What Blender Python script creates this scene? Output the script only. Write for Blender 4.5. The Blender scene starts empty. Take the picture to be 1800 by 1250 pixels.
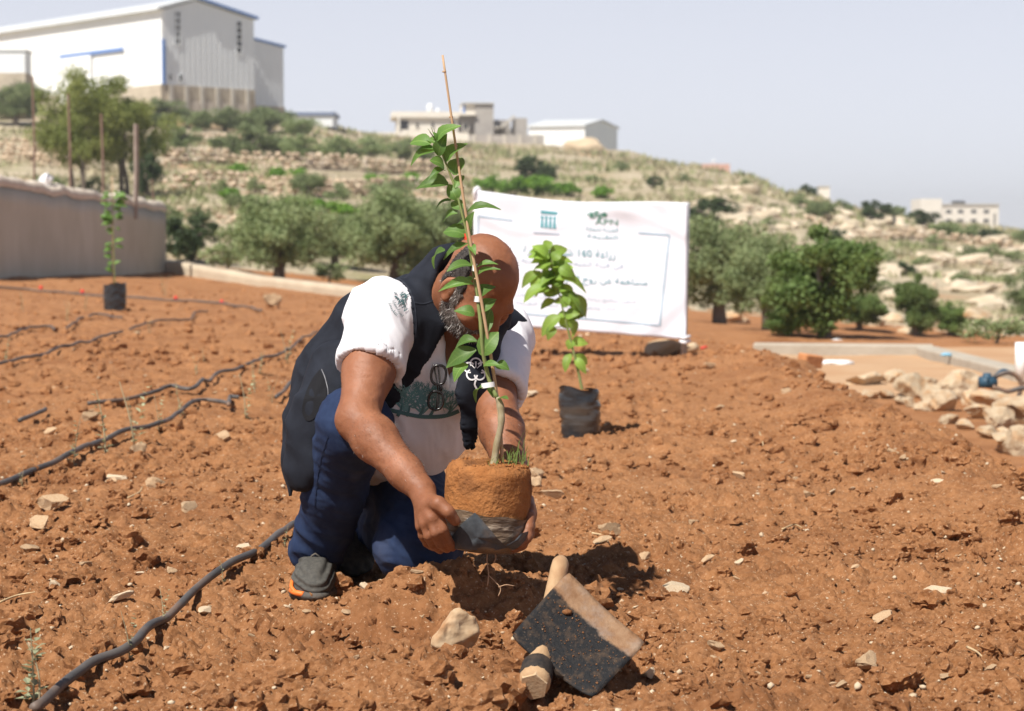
import bpy, bmesh, math, random
import numpy as np
from mathutils import Vector, Matrix
from mathutils.bvhtree import BVHTree

SC = bpy.context.scene
COL = SC.collection
random.seed(7)
RNG = np.random.default_rng(7)

# ------------------------------------------------------------------ camera
FPX, CX, CY, HOR, CAMZ = 3500.0, 900.0, 625.0, 418.0, 0.80
PITCH = math.atan((CY - HOR) / FPX)
cam_d = bpy.data.cameras.new('camera')
cam = bpy.data.objects.new('camera', cam_d)
COL.objects.link(cam)
cam.location = (0, 0, CAMZ)
cam.rotation_euler = (math.pi / 2 - PITCH, 0, 0)
cam_d.sensor_width = 36.0
cam_d.lens = 70.0
cam_d.clip_start = 0.05
cam_d.clip_end = 20000
cam_d.dof.use_dof = True
cam_d.dof.focus_distance = 4.22
cam_d.dof.aperture_fstop = 6.3
cam_d.dof.aperture_blades = 7
SC.camera = cam

# ------------------------------------------------------------------ sky and sun
SUN_H = Vector((-0.62, -0.78, 0)).normalized()       # horizontal direction towards the sun
SUN_EL = math.radians(54)
SUN_DIR = Vector((SUN_H.x * math.cos(SUN_EL), SUN_H.y * math.cos(SUN_EL), math.sin(SUN_EL)))
world = bpy.data.worlds.new('World')
SC.world = world
world.use_nodes = True
wn, wl = world.node_tree.nodes, world.node_tree.links
wn.clear()
w_out = wn.new('ShaderNodeOutputWorld')
w_bg = wn.new('ShaderNodeBackground')
w_sky = wn.new('ShaderNodeTexSky')
w_sky.sky_type = 'NISHITA'
w_sky.sun_disc = False
w_sky.sun_elevation = SUN_EL
w_sky.sun_rotation = math.atan2(SUN_H.x, SUN_H.y)
w_sky.altitude = 0
w_sky.air_density = 0.5
w_sky.dust_density = 0.2
w_sky.ozone_density = 1.0
w_bg.inputs['Strength'].default_value = 0.078
# pale dusty haze in the air, thickest towards the horizon all the way round
w_geo = wn.new('ShaderNodeTexCoord')
w_sep = wn.new('ShaderNodeSeparateXYZ')
w_map = wn.new('ShaderNodeMapRange')
w_map.interpolation_type = 'SMOOTHSTEP'
for k, v in zip((1, 2, 3, 4), (0.0, 0.50, 0.84, 0.03)):
    w_map.inputs[k].default_value = v
w_mix = wn.new('ShaderNodeMix')
w_mix.data_type = 'RGBA'
w_mix.inputs[7].default_value = (8.1, 8.05, 8.5, 1)
wl.new(w_geo.outputs['Generated'], w_sep.inputs[0])
wl.new(w_sep.outputs['Z'], w_map.inputs[0])
wl.new(w_map.outputs[0], w_mix.inputs[0])
wl.new(w_sky.outputs[0], w_mix.inputs[6])
wl.new(w_mix.outputs[2], w_bg.inputs[0])
wl.new(w_bg.outputs[0], w_out.inputs[0])

sun_d = bpy.data.lights.new('sun', 'SUN')
sun_d.energy = 5.0
sun_d.angle = math.radians(0.53)
sun_d.color = (1.0, 0.955, 0.88)
sun = bpy.data.objects.new('sun', sun_d)
COL.objects.link(sun)
sun.location = (-4, -5, 9)
sun.rotation_euler = SUN_DIR.to_track_quat('Z', 'Y').to_euler()

SC.view_settings.view_transform = 'Standard'
SC.view_settings.look = 'None'
SC.view_settings.exposure = 0.55
SC.view_settings.gamma = 1.0
SC.view_settings.use_curve_mapping = False
SC.cycles.max_bounces = 6
SC.cycles.diffuse_bounces = 3
SC.cycles.transparent_max_bounces = 8


# ------------------------------------------------------------------ placing helpers
def P(px, py, Y):
    """world point seen at photo position (px, py), Y metres ahead"""
    th = math.atan((py - CY) / FPX) + PITCH
    z = CAMZ - Y * math.tan(th)
    dep = Y * math.cos(PITCH) - (z - CAMZ) * math.sin(PITCH)
    return np.array([(px - CX) / FPX * dep, Y, z])


def PV(px, py, Y):
    return Vector(P(px, py, Y))


# ------------------------------------------------------------------ noise
_perm = np.random.default_rng(3).permutation(256).astype(np.int64)
_perm = np.concatenate([_perm, _perm, _perm])
_g3 = np.random.default_rng(4).normal(size=(256, 3))
_g3 /= np.linalg.norm(_g3, axis=1)[:, None]


def perlin(p):
    p = np.asarray(p, dtype=np.float64)
    i = np.floor(p).astype(np.int64)
    f = p - i
    i &= 255
    u = f * f * f * (f * (f * 6 - 15) + 10)
    res = 0
    for dx in (0, 1):
        wx = u[..., 0] if dx else 1 - u[..., 0]
        hx = _perm[i[..., 0] + dx]
        for dy in (0, 1):
            wy = u[..., 1] if dy else 1 - u[..., 1]
            hy = _perm[hx + i[..., 1] + dy]
            for dz in (0, 1):
                wz = u[..., 2] if dz else 1 - u[..., 2]
                h = _perm[hy + i[..., 2] + dz]
                g = _g3[h]
                dot = (g[..., 0] * (f[..., 0] - dx) + g[..., 1] * (f[..., 1] - dy) + g[..., 2] * (f[..., 2] - dz))
                res = res + wx * wy * wz * dot
    return res


def n2(x, y, s, z=0.0):
    return perlin(np.stack([x * s + 31.7, y * s + 11.3, np.full_like(x, z)], -1))


def sstep(a, b, x):
    t = np.clip((x - a) / (b - a), 0, 1)
    return t * t * (3 - 2 * t)


# ------------------------------------------------------------------ objects
def tag(o, label=None, cat=None, group=None, kind=None):
    if label:
        o['label'] = label
    if cat:
        o['category'] = cat
    if group:
        o['group'] = group
    if kind or cat:
        o['kind'] = kind or 'thing'
    return o


def link(name, data, parent=None, mats=None):
    o = bpy.data.objects.new(name, data)
    COL.objects.link(o)
    if parent is not None:
        o.parent = parent
        o.matrix_parent_inverse = parent.matrix_world.inverted() if False else Matrix.Translation(-parent.location) if parent.type == 'EMPTY' else Matrix()
    return o


def empty(name, loc=(0, 0, 0)):
    o = bpy.data.objects.new(name, None)
    COL.objects.link(o)
    o.location = Vector(loc)
    o.empty_display_size = 0.1
    return o


def mesh_np(name, V, F, mat=None, smooth=True):
    """V (n,3); F array (m,k) or list of such arrays"""
    me = bpy.data.meshes.new(name)
    V = np.ascontiguousarray(V, dtype=np.float32)
    Fs = F if isinstance(F, (list, tuple)) else [F]
    Fs = [np.asarray(f, dtype=np.int32) for f in Fs if len(f)]
    me.vertices.add(len(V))
    me.vertices.foreach_set('co', V.ravel())
    loops = np.concatenate([f.ravel() for f in Fs])
    tot = np.concatenate([np.full(len(f), f.shape[1], np.int32) for f in Fs])
    st = np.concatenate([[0], np.cumsum(tot)[:-1]]).astype(np.int32)
    me.loops.add(len(loops))
    me.loops.foreach_set('vertex_index', loops)
    me.polygons.add(len(tot))
    me.polygons.foreach_set('loop_start', st)
    me.polygons.foreach_set('loop_total', tot)
    me.update(calc_edges=True)
    me.polygons.foreach_set('use_smooth', np.full(len(tot), smooth))
    if mat is not None:
        for m in (mat if isinstance(mat, (list, tuple)) else [mat]):
            me.materials.append(m)
    return me


def mobj(name, V, F, mat=None, parent=None, smooth=True):
    return link(name, mesh_np(name, V, F, mat, smooth), parent)


class MB:
    """collects simple shapes into one mesh"""

    def __init__(s):
        s.v, s.f = [], []

    def add(s, V, F):
        n = len(s.v)
        s.v += [tuple(map(float, p)) for p in V]
        s.f += [tuple(i + n for i in f) for f in F]
        return s

    def box(s, c, size, rot=None, taper=1.0):
        c = Vector(c)
        h = Vector(size) / 2
        V = []
        for k, (x, y, z) in enumerate([(-1, -1, -1), (1, -1, -1), (1, 1, -1), (-1, 1, -1), (-1, -1, 1), (1, -1, 1), (1, 1, 1), (-1, 1, 1)]):
            t = taper if z > 0 else 1
            q = Vector((x * h.x * t, y * h.y * t, z * h.z))
            if rot is not None:
                q = rot @ q
            V.append(c + q)
        return s.add(V, [(0, 3, 2, 1), (4, 5, 6, 7), (0, 1, 5, 4), (1, 2, 6, 5), (2, 3, 7, 6), (3, 0, 4, 7)])

    def poly(s, V, thick):
        """planar polygon V (list of 3d points) thickened by vector thick"""
        n = len(V)
        V = [Vector(p) for p in V]
        t = Vector(thick)
        W = V + [p + t for p in V]
        F = [tuple(range(n))[::-1], tuple(range(n, 2 * n))]
        F += [(i, (i + 1) % n, n + (i + 1) % n, n + i) for i in range(n)]
        return s.add(W, F)

    def tube(s, pts, rad, seg=8, cap=True):
        V, F = tube_vf(pts, rad, seg, cap)
        return s.add(V, F)

    def build(s, name, mat, parent=None, smooth=False):
        me = bpy.data.meshes.new(name)
        me.from_pydata(s.v, [], s.f)
        me.update()
        if smooth:
            me.polygons.foreach_set('use_smooth', [True] * len(me.polygons))
        for m in (mat if isinstance(mat, (list, tuple)) else [mat] if mat is not None else []):
            me.materials.append(m)
        return link(name, me, parent)


def tube_vf(pts, rad, seg=8, cap=True, flat=None):
    pts = [Vector(p) for p in pts]
    n = len(pts)
    if not hasattr(rad, '__len__'):
        rad = [rad] * n
    V, F = [], []
    t0 = (pts[1] - pts[0]).normalized()
    up = Vector((0, 0, 1)) if abs(t0.z) < 0.9 else Vector((1, 0, 0))
    a = t0.cross(up).normalized()
    for i, p in enumerate(pts):
        t = (pts[min(i + 1, n - 1)] - pts[max(i - 1, 0)]).normalized()
        a = (a - t * a.dot(t)).normalized()
        b = t.cross(a)
        for k in range(seg):
            w = 2 * math.pi * k / seg
            V.append(p + (a * math.cos(w) + b * math.sin(w)) * rad[i])
    for i in range(n - 1):
        for k in range(seg):
            k2 = (k + 1) % seg
            F.append((i * seg + k, i * seg + k2, (i + 1) * seg + k2, (i + 1) * seg + k))
    if cap:
        F.append(tuple(range(seg))[::-1])
        F.append(tuple((n - 1) * seg + k for k in range(seg)))
    return V, F


def spline(pts, n):
    """Catmull-Rom through pts, n points per span"""
    p = [Vector(q) for q in pts]
    p = [p[0] * 2 - p[1]] + p + [p[-1] * 2 - p[-2]]
    out = []
    for i in range(1, len(p) - 2):
        for k in range(n):
            t = k / n
            a, b, c, d = p[i - 1], p[i], p[i + 1], p[i + 2]
            out.append(0.5 * ((2 * b) + (c - a) * t + (2 * a - 5 * b + 4 * c - d) * t * t + (3 * b - a - 3 * c + d) * t ** 3))
    out.append(p[-2].copy())
    return out


def ico(sub):
    bm = bmesh.new()
    bmesh.ops.create_icosphere(bm, subdivisions=sub, radius=1.0)
    V = np.array([v.co for v in bm.verts])
    F = np.array([[v.index for v in f.verts] for f in bm.faces])
    bm.free()
    return V, F


ICO = {k: ico(k) for k in (1, 2, 3, 5)}


def rock_vf(seed, sub=2, rough=0.35, facets=9, squash=(1, .8, .6)):
    """angular stone: sphere cut by random planes and roughened"""
    r = np.random.default_rng(seed)
    V, F = ICO[sub]
    V = V.copy()
    for _ in range(facets):
        n = r.normal(size=3)
        n /= np.linalg.norm(n)
        d = r.uniform(0.45, 0.85)
        e = V @ n - d
        V -= np.where(e > 0, e, 0)[:, None] * n
    V *= 1 + rough * 0.35 * perlin(V * 1.7 + seed * 3.1)[:, None] + rough * 0.12 * perlin(V * 4.3 + seed)[:, None]
    V *= np.array(squash)
    return V, F


# ------------------------------------------------------------------ materials
def new_mat(name):
    m = bpy.data.materials.new(name)
    m.use_nodes = True
    nt = m.node_tree
    return m, nt.nodes, nt.links, nt.nodes['Principled BSDF']


def pm(name, c1, c2=None, scale=6.0, rough=0.85, bump=0.0, bscale=None, c3=None, s3=1.5, th3=(0.55, 0.7), spec=0.3,
       stretch=(1, 1, 1), detail=6, coord='Object', contrast=(0.35, 0.65), sss=0.0, metal=0.0, rand=0.0, bdist=0.02, trans=0.0):
    m, N, L, b = new_mat(name)
    b.inputs['Roughness'].default_value = rough
    b.inputs['Specular IOR Level'].default_value = spec
    b.inputs['Metallic'].default_value = metal
    tc = N.new('ShaderNodeTexCoord')
    mp = N.new('ShaderNodeMapping')
    mp.inputs['Scale'].default_value = stretch
    L.new(tc.outputs[coord], mp.inputs[0])
    col = None
    if c2 is not None:
        nz = N.new('ShaderNodeTexNoise')
        nz.inputs['Scale'].default_value = scale
        nz.inputs['Detail'].default_value = detail
        nz.inputs['Roughness'].default_value = 0.62
        L.new(mp.outputs[0], nz.inputs['Vector'])
        rp = N.new('ShaderNodeMapRange')
        rp.inputs[1].default_value, rp.inputs[2].default_value = contrast
        L.new(nz.outputs['Fac'], rp.inputs[0])
        mx = N.new('ShaderNodeMix')
        mx.data_type = 'RGBA'
        mx.inputs[6].default_value = (*c1, 1)
        mx.inputs[7].default_value = (*c2, 1)
        L.new(rp.outputs[0], mx.inputs[0])
        col = mx.outputs[2]
        if c3 is not None:
            nz3 = N.new('ShaderNodeTexNoise')
            nz3.inputs['Scale'].default_value = s3
            nz3.inputs['Detail'].default_value = 4
            L.new(mp.outputs[0], nz3.inputs['Vector'])
            r3 = N.new('ShaderNodeMapRange')
            r3.inputs[1].default_value, r3.inputs[2].default_value = th3
            L.new(nz3.outputs['Fac'], r3.inputs[0])
            m3 = N.new('ShaderNodeMix')
            m3.data_type = 'RGBA'
            L.new(r3.outputs[0], m3.inputs[0])
            L.new(col, m3.inputs[6])
            m3.inputs[7].default_value = (*c3, 1)
            col = m3.outputs[2]
    if rand > 0:
        oi = N.new('ShaderNodeObjectInfo')
        hs = N.new('ShaderNodeHueSaturation')
        mr = N.new('ShaderNodeMapRange')
        mr.inputs[3].default_value, mr.inputs[4].default_value = 1 - rand, 1 + rand
        L.new(oi.outputs['Random'], mr.inputs[0])
        L.new(mr.outputs[0], hs.inputs['Value'])
        if col is not None:
            L.new(col, hs.inputs['Color'])
        else:
            hs.inputs['Color'].default_value = (*c1, 1)
        col = hs.outputs[0]
    if col is not None:
        L.new(col, b.inputs['Base Color'])
    else:
        b.inputs['Base Color'].default_value = (*c1, 1)
    if bump > 0:
        nb = N.new('ShaderNodeTexNoise')
        nb.inputs['Scale'].default_value = bscale or scale * 4
        nb.inputs['Detail'].default_value = 5
        L.new(mp.outputs[0], nb.inputs['Vector'])
        bp = N.new('ShaderNodeBump')
        bp.inputs['Strength'].default_value = bump
        bp.inputs['Distance'].default_value = bdist
        L.new(nb.outputs['Fac'], bp.inputs['Height'])
        L.new(bp.outputs[0], b.inputs['Normal'])
    if sss > 0:
        b.inputs['Subsurface Weight'].default_value = sss
        b.inputs['Subsurface Radius'].default_value = (0.010, 0.004, 0.002)
        b.inputs['Subsurface Scale'].default_value = 0.5
    if trans > 0:
        out = N['Material Output']
        tr = N.new('ShaderNodeBsdfTranslucent')
        if col is not None:
            hs2 = N.new('ShaderNodeHueSaturation')
            hs2.inputs['Value'].default_value = 1.5
            hs2.inputs['Saturation'].default_value = 1.15
            L.new(col, hs2.inputs['Color'])
            L.new(hs2.outputs[0], tr.inputs['Color'])
        else:
            tr.inputs['Color'].default_value = (*c1, 1)
        ms = N.new('ShaderNodeMixShader')
        ms.inputs[0].default_value = trans
        L.new(b.outputs[0], ms.inputs[1])
        L.new(tr.outputs[0], ms.inputs[2])
        L.new(ms.outputs[0], out.inputs['Surface'])
    return m


# ================================================================== GROUND
def field_base(x, y):
    """field and land up to about 42 m ahead (no clods)"""
    far = np.clip((y - 12) / 28, 0, None)
    z = -far * (0.55 + 0.09 * np.clip(x, -9, 12))
    z = z + 0.035 * n2(x, y, 0.45) + 0.045 * n2(x, y, 1.1, 5) + 0.03 * np.abs(n2(x, y, 2.3, 15))
    # lower yard beyond the field's edge
    ed = x + 0.13 * n2(x, y, 0.9, 9) - 0.02 * (y - 9)
    yard = sstep(1.72, 2.2, ed) * sstep(4.6, 6.6, y) * (1 - sstep(22.0, 24.5, y))
    z = z * (1 - yard) + yard * (-0.47)
    z = z + 0.07 * np.exp(-((ed - 1.5) / 0.22) ** 2) * sstep(4.2, 7, y) * (1 - sstep(13, 16, y))
    # mounds and hollows of the dug soil
    for (mx, my, mh, mr) in MOUNDS:
        z = z + mh * np.exp(-(((x - mx) ** 2 + ((y - my) * 0.9) ** 2) / mr ** 2))
    return z


def flat_xy(px, py):
    """where the sight line meets z = 0"""
    th = math.atan((py - CY) / FPX) + PITCH
    Y = CAMZ / math.tan(th)
    return P(px, py, Y)[:2]


MOUNDS = []
for (px, py, mh, mr) in [(655, 1085, 0.035, 0.10), (730, 1078, 0.06, 0.13), (820, 1072, 0.06, 0.13), (930, 1066, 0.05, 0.13), (905, 1110, -0.03, 0.10), (1010, 1020, 0.02, 0.12), (930, 1225, -0.045, 0.10), (1020, 1215, -0.02, 0.10),
                         (1420, 760, 0.05, 0.45), (1700, 880, 0.05, 0.35), (1120, 700, 0.04, 0.5), (300, 700, 0.04, 0.6), (120, 1140, 0.03, 0.2),
                         (740, 1190, 0.03, 0.16), (480, 1180, 0.02, 0.2), (1000, 960, 0.02, 0.2)]:
    q = flat_xy(px, py)
    MOUNDS.append((q[0], q[1], mh, mr))

# hillside: rows of distances, picture heights of the land at each
TY = np.array([42., 60., 90., 130., 180., 250.])
TPX = np.array([-600., 0., 300., 500., 700., 900., 1100., 1200., 1300., 1400., 1500., 1700., 1800., 2400.])
TPY = np.array([
    [440, 385, 318, 246, 192, 170], [440, 385, 318, 246, 190, 168], [455, 410, 340, 254, 196, 190], [470, 425, 352, 274, 216, 208],
    [490, 445, 372, 308, 262, 240], [505, 465, 400, 330, 284, 256], [520, 480, 412, 338, 292, 268], [527, 487, 420, 345, 297, 292],
    [535, 495, 428, 350, 310, 325], [543, 505, 440, 372, 340, 360], [550, 512, 455, 396, 370, 388], [560, 525, 470, 420, 398, 410],
    [562, 528, 475, 428, 410, 418], [570, 535, 480, 440, 432, 440]], dtype=float)


def hill(x, y):
    px = CX + FPX * x / np.maximum(y, 1)
    fy = np.clip(np.interp(np.log(y), np.log(TY), np.arange(len(TY))), 0, len(TY) - 1)
    fx = np.clip(np.interp(px, TPX, np.arange(len(TPX))), 0, len(TPX) - 1)
    ix, iy = np.minimum(fx.astype(int), len(TPX) - 2), np.minimum(fy.astype(int), len(TY) - 2)
    tx, ty = fx - ix, fy - iy
    tx = tx * tx * (3 - 2 * tx)
    py = (TPY[ix, iy] * (1 - tx) * (1 - ty) + TPY[ix + 1, iy] * tx * (1 - ty) + TPY[ix, iy + 1] * (1 - tx) * ty + TPY[ix + 1, iy + 1] * tx * ty)
    z = CAMZ - y * np.tan(np.arctan((py - CY) / FPX) + PITCH)
    zn = z + (0.5 * n2(x, y, 0.045) + 0.35 * n2(x, y, 0.11, 3) + 0.22 * np.abs(n2(x, y, 0.3, 7))) * sstep(45, 70, y)
    # beyond the crest the land falls away
    drop = np.clip(y - 250, 0, None)
    return zn - drop * 0.055


def ground_z(x, y):
    x, y = np.asarray(x, float), np.asarray(y, float)
    w = sstep(38, 48, y)
    a = field_base(x, np.minimum(y, 48))
    b = hill(x, np.maximum(y, 42))
    return a * (1 - w) + b * w


def clods(x, y):
    """small relief of the tilled soil"""
    m = 0.55 + 0.9 * np.clip(n2(x, y, 1.3, 21) + 0.35, 0, 1)
    m = m * (1 - 0.75 * sstep(20, 40, y))
    wx, wy = x + 0.05 * n2(x, y, 6, 1), y + 0.05 * n2(x, y, 6, 2)
    z = 0.055 * np.abs(n2(wx, wy, 5.0, 3)) + 0.045 * np.abs(n2(wx, wy, 12.0, 4)) + 0.045 * np.abs(n2(wx, wy, 24., 5))
    z += (0.030 * np.abs(n2(x, y, 50., 6)) + 0.016 * np.abs(n2(x, y, 95., 8))) * (1 - sstep(6, 11, y))
    yard = sstep(1.9, 2.3, x - 0.02 * (y - 9)) * sstep(5.5, 7, y)
    return (z - 0.040) * m * (1 - 0.8 * yard)


def gz(x, y):
    """full ground height at one point"""
    x, y = np.array([float(x)]), np.array([float(y)])
    return float((ground_z(x, y) + clods(x, y))[0])


def gpt(px, py, dz=0.0, lo=1.5, hi=60.0):
    """point of the ground seen at a photo position (march along the sight line)"""
    Y = np.exp(np.linspace(math.log(lo), math.log(hi), 1500))
    th = math.atan((py - CY) / FPX) + PITCH
    z = CAMZ - Y * math.tan(th)
    dep = Y * math.cos(PITCH) - (z - CAMZ) * math.sin(PITCH)
    x = (px - CX) / FPX * dep
    hit = np.nonzero(z < ground_z(x, Y) + clods(x, Y))[0]
    i = hit[0] if len(hit) else len(Y) - 1
    return Vector((x[i], Y[i], z[i] + dz))


# --- soil material
def soil_material():
    m, N, L, b = new_mat('tilled_soil')
    b.inputs['Roughness'].default_value = 0.95
    b.inputs['Specular IOR Level'].default_value = 0.12
    tc = N.new('ShaderNodeTexCoord')

    def noise(s, d=6, r=0.6):
        n = N.new('ShaderNodeTexNoise')
        n.inputs['Scale'].default_value = s
        n.inputs['Detail'].default_value = d
        n.inputs['Roughness'].default_value = r
        L.new(tc.outputs['Object'], n.inputs['Vector'])
        return n.outputs['Fac']

    def rng(x, a, c, o0=0.0, o1=1.0):
        r = N.new('ShaderNodeMapRange')
        for k, v in zip((1, 2, 3, 4), (a, c, o0, o1)):
            r.inputs[k].default_value = v
        L.new(x, r.inputs[0])
        return r.outputs[0]

    def mix(f, a, c):
        x = N.new('ShaderNodeMix')
        x.data_type = 'RGBA'
        L.new(f, x.inputs[0])
        for k, v in ((6, a), (7, c)):
            if isinstance(v, tuple):
                x.inputs[k].default_value = (*v, 1)
            else:
                L.new(v, x.inputs[k])
        return x.outputs[2]
    c = mix(rng(noise(9), 0.33, 0.67), (0.200, 0.080, 0.029), (0.318, 0.140, 0.054))
    c = mix(rng(noise(70, 5, 0.75), 0.40, 0.68), c, (0.43, 0.212, 0.098))
    c = mix(rng(noise(0.9, 3), 0.45, 0.72, 0, 0.55), c, (0.39, 0.190, 0.086))
    c = mix(rng(noise(1.7, 4), 0.50, 0.70, 0, 0.6), c, (0.175, 0.062, 0.022))
    c = mix(rng(noise(150, 2, 0.5), 0.63, 0.72, 0, 0.8), c, (0.60, 0.42, 0.27))
    L.new(c, b.inputs['Base Color'])
    bp = N.new('ShaderNodeBump')
    bp.inputs['Strength'].default_value = 0.8
    bp.inputs['Distance'].default_value = 0.012
    L.new(noise(120, 8, 0.75), bp.inputs['Height'])
    L.new(bp.outputs[0], b.inputs['Normal'])
    return m


M_SOIL = soil_material()


def hillside_material():
    m, N, L, b = new_mat('dry_hillside')
    b.inputs['Roughness'].default_value = 0.95
    b.inputs['Specular IOR Level'].default_value = 0.1
    tc = N.new('ShaderNodeTexCoord')

    def noise(s, d=5, r=0.6):
        n = N.new('ShaderNodeTexNoise')
        n.inputs['Scale'].default_value = s
        n.inputs['Detail'].default_value = d
        n.inputs['Roughness'].default_value = r
        L.new(tc.outputs['Object'], n.inputs['Vector'])
        return n.outputs['Fac']

    def layer(prev, f, a, c, colr, top=1.0):
        r = N.new('ShaderNodeMapRange')
        for k, v in zip((1, 2, 3, 4), (a, c, 0, top)):
            r.inputs[k].default_value = v
        L.new(f, r.inputs[0])
        x = N.new('ShaderNodeMix')
        x.data_type = 'RGBA'
        L.new(r.outputs[0], x.inputs[0])
        if isinstance(prev, tuple):
            x.inputs[6].default_value = (*prev, 1)
        else:
            L.new(prev, x.inputs[6])
        x.inputs[7].default_value = (*colr, 1)
        return x.outputs[2]
    c = layer((0.35, 0.285, 0.19), noise(0.12), 0.38, 0.62, (0.44, 0.37, 0.265))
    c = layer(c, noise(0.21), 0.52, 0.68, (0.235, 0.215, 0.10), 0.85)
    c = layer(c, noise(0.5), 0.57, 0.70, (0.155, 0.175, 0.07), 0.75)
    c = layer(c, noise(0.09), 0.55, 0.66, (0.40, 0.23, 0.12), 0.7)
    c = layer(c, noise(1.5, 3), 0.62, 0.70, (0.60, 0.50, 0.37), 0.9)
    L.new(c, b.inputs['Base Color'])
    bp = N.new('ShaderNodeBump')
    bp.inputs['Strength'].default_value = 0.8
    bp.inputs['Distance'].default_value = 0.25
    L.new(noise(2.2), bp.inputs['Height'])
    L.new(bp.outputs[0], b.inputs['Normal'])
    return m


M_HILL = hillside_material()


def fan_mesh(name, ys, us, zfun, mat, fade=None):
    """sheet whose cells grow with distance"""
    yy, uu = np.meshgrid(ys, us, indexing='ij')
    xx = uu * (yy + 1.2)
    zz = zfun(xx, yy)
    V = np.stack([xx, yy, zz], -1).reshape(-1, 3)
    nr, nc = len(ys), len(us)
    i = np.arange(nr * nc).reshape(nr, nc)
    F = np.stack([i[:-1, :-1], i[:-1, 1:], i[1:, 1:], i[1:, :-1]], -1).reshape(-1, 4)
    return mobj(name, V, F, mat)


ys = [2.3]
while ys[-1] < 46:
    ys.append(ys[-1] * (1.0 + (0.0022 if ys[-1] < 9 else 0.0045 if ys[-1] < 20 else 0.011)))
ys = np.array(ys)
us = np.linspace(-0.30, 0.33, 460)
field = fan_mesh('ground', ys, us, lambda x, y: ground_z(x, y) + clods(x, y) - 3.0 * sstep(44.0, 46.0, y), M_SOIL)
tag(field, kind='structure')

# soil beside and behind the camera, coarse, under the edges of the fine sheet
gx = np.linspace(-60, 60, 121)
gy = np.linspace(-40, 46, 87)
GX, GY = np.meshgrid(gx, gy)
Zs = ground_z(GX, np.maximum(GY, 1.0)) + 0.0
inside = (GY > 1.5) & (np.abs(GX / (GY + 1.2) - 0.015) < 0.36)
Zs = Zs - np.where(inside, 0.30 + 0.012 * np.abs(GY), 0.03) - 3.0 * (GY > 44)
i = np.arange(GX.size).reshape(GX.shape)
o = mobj('surrounding_ground', np.stack([GX, GY, Zs], -1).reshape(-1, 3), np.stack([i[:-1, :-1], i[:-1, 1:], i[1:, 1:], i[1:, :-1]], -1).reshape(-1, 4), M_SOIL)
tag(o, kind='structure')

hy = np.concatenate([np.exp(np.linspace(math.log(43), math.log(270), 270)), np.exp(np.linspace(math.log(275), math.log(1200), 30))])
hu = np.concatenate([np.linspace(-1.6, -0.34, 40)[:-1], np.linspace(-0.34, 0.36, 320), np.linspace(0.36, 1.6, 40)[1:]])
yy, uu = np.meshgrid(hy, hu, indexing='ij')
xx = uu * yy
zz = ground_z(xx, yy)
i = np.arange(yy.size).reshape(yy.shape)
terrain = mobj('hillside', np.stack([xx, yy, zz], -1).reshape(-1, 3), np.stack([i[:-1, :-1], i[:-1, 1:], i[1:, 1:], i[1:, :-1]], -1).reshape(-1, 4), M_HILL)
tag(terrain, kind='structure')


# ================================================================== BUILDINGS ON THE HILL
M_WHITE = pm('white_cladding', (0.86, 0.86, 0.84), (0.80, 0.80, 0.78), 0.35, 0.55, spec=0.4)
M_GREYC = pm('grey_cladding', (0.74, 0.76, 0.77), (0.70, 0.72, 0.73), 0.35, 0.5, spec=0.4)
M_BLUE = pm('blue_trim', (0.10, 0.22, 0.52), None, rough=0.5)
M_PLINTH = pm('plinth_block', (0.50, 0.43, 0.33), (0.40, 0.34, 0.26), 1.2, 0.9, bump=0.4, bscale=6, bdist=0.05)
M_DARK = pm('dark_opening', (0.02, 0.02, 0.022), None, rough=0.4)
M_CREAM = pm('cream_render', (0.76, 0.71, 0.62), (0.70, 0.64, 0.55), 0.8, 0.9)
M_BLOCK = pm('grey_blockwork', (0.42, 0.39, 0.35), (0.34, 0.31, 0.28), 1.0, 0.95, bump=0.3, bscale=4, bdist=0.05)
M_CONC = pm('pale_concrete', (0.55, 0.51, 0.44), (0.45, 0.41, 0.35), 1.5, 0.92, bump=0.3, bscale=12)
M_TANK = pm('white_plastic_tank', (0.80, 0.80, 0.80), None, rough=0.4)
M_ROOFM = pm('pale_metal_roof', (0.66, 0.68, 0.68), (0.58, 0.60, 0.60), 0.6, 0.45, spec=0.5)


def lerp3(a, b, t):
    return a + (b - a) * t


class Facade:
    """a vertical wall plane: origin O (bottom), direction along U, height along Z"""

    def __init__(s, a, b, z0):
        s.a, s.b, s.z0 = Vector((a[0], a[1], z0)), Vector((b[0], b[1], z0)), z0
        s.u = (s.b - s.a)
        s.L = s.u.length
        s.u.normalize()
        s.n = Vector((s.u.y, -s.u.x, 0))       # outward, towards the camera side

    def at(s, d, h, out=0.0):
        return s.a + s.u * d + Vector((0, 0, h)) + s.n * out

    def rect(s, d0, d1, h0, h1, out0, out1):
        """box standing between out0 and out1 in front of the plane"""
        return [s.at(d0, h0, out0), s.at(d1, h0, out0), s.at(d1, h1, out0), s.at(d0, h1, out0)], s.n * (out1 - out0)


def rect_part(fc, name, d0, d1, h0, h1, out0, out1, mat, parent):
    m = MB()
    V, t = fc.rect(d0, d1, h0, h1, out0, out1)
    m.poly(V, t)
    return m.build(name, mat, parent)


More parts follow.
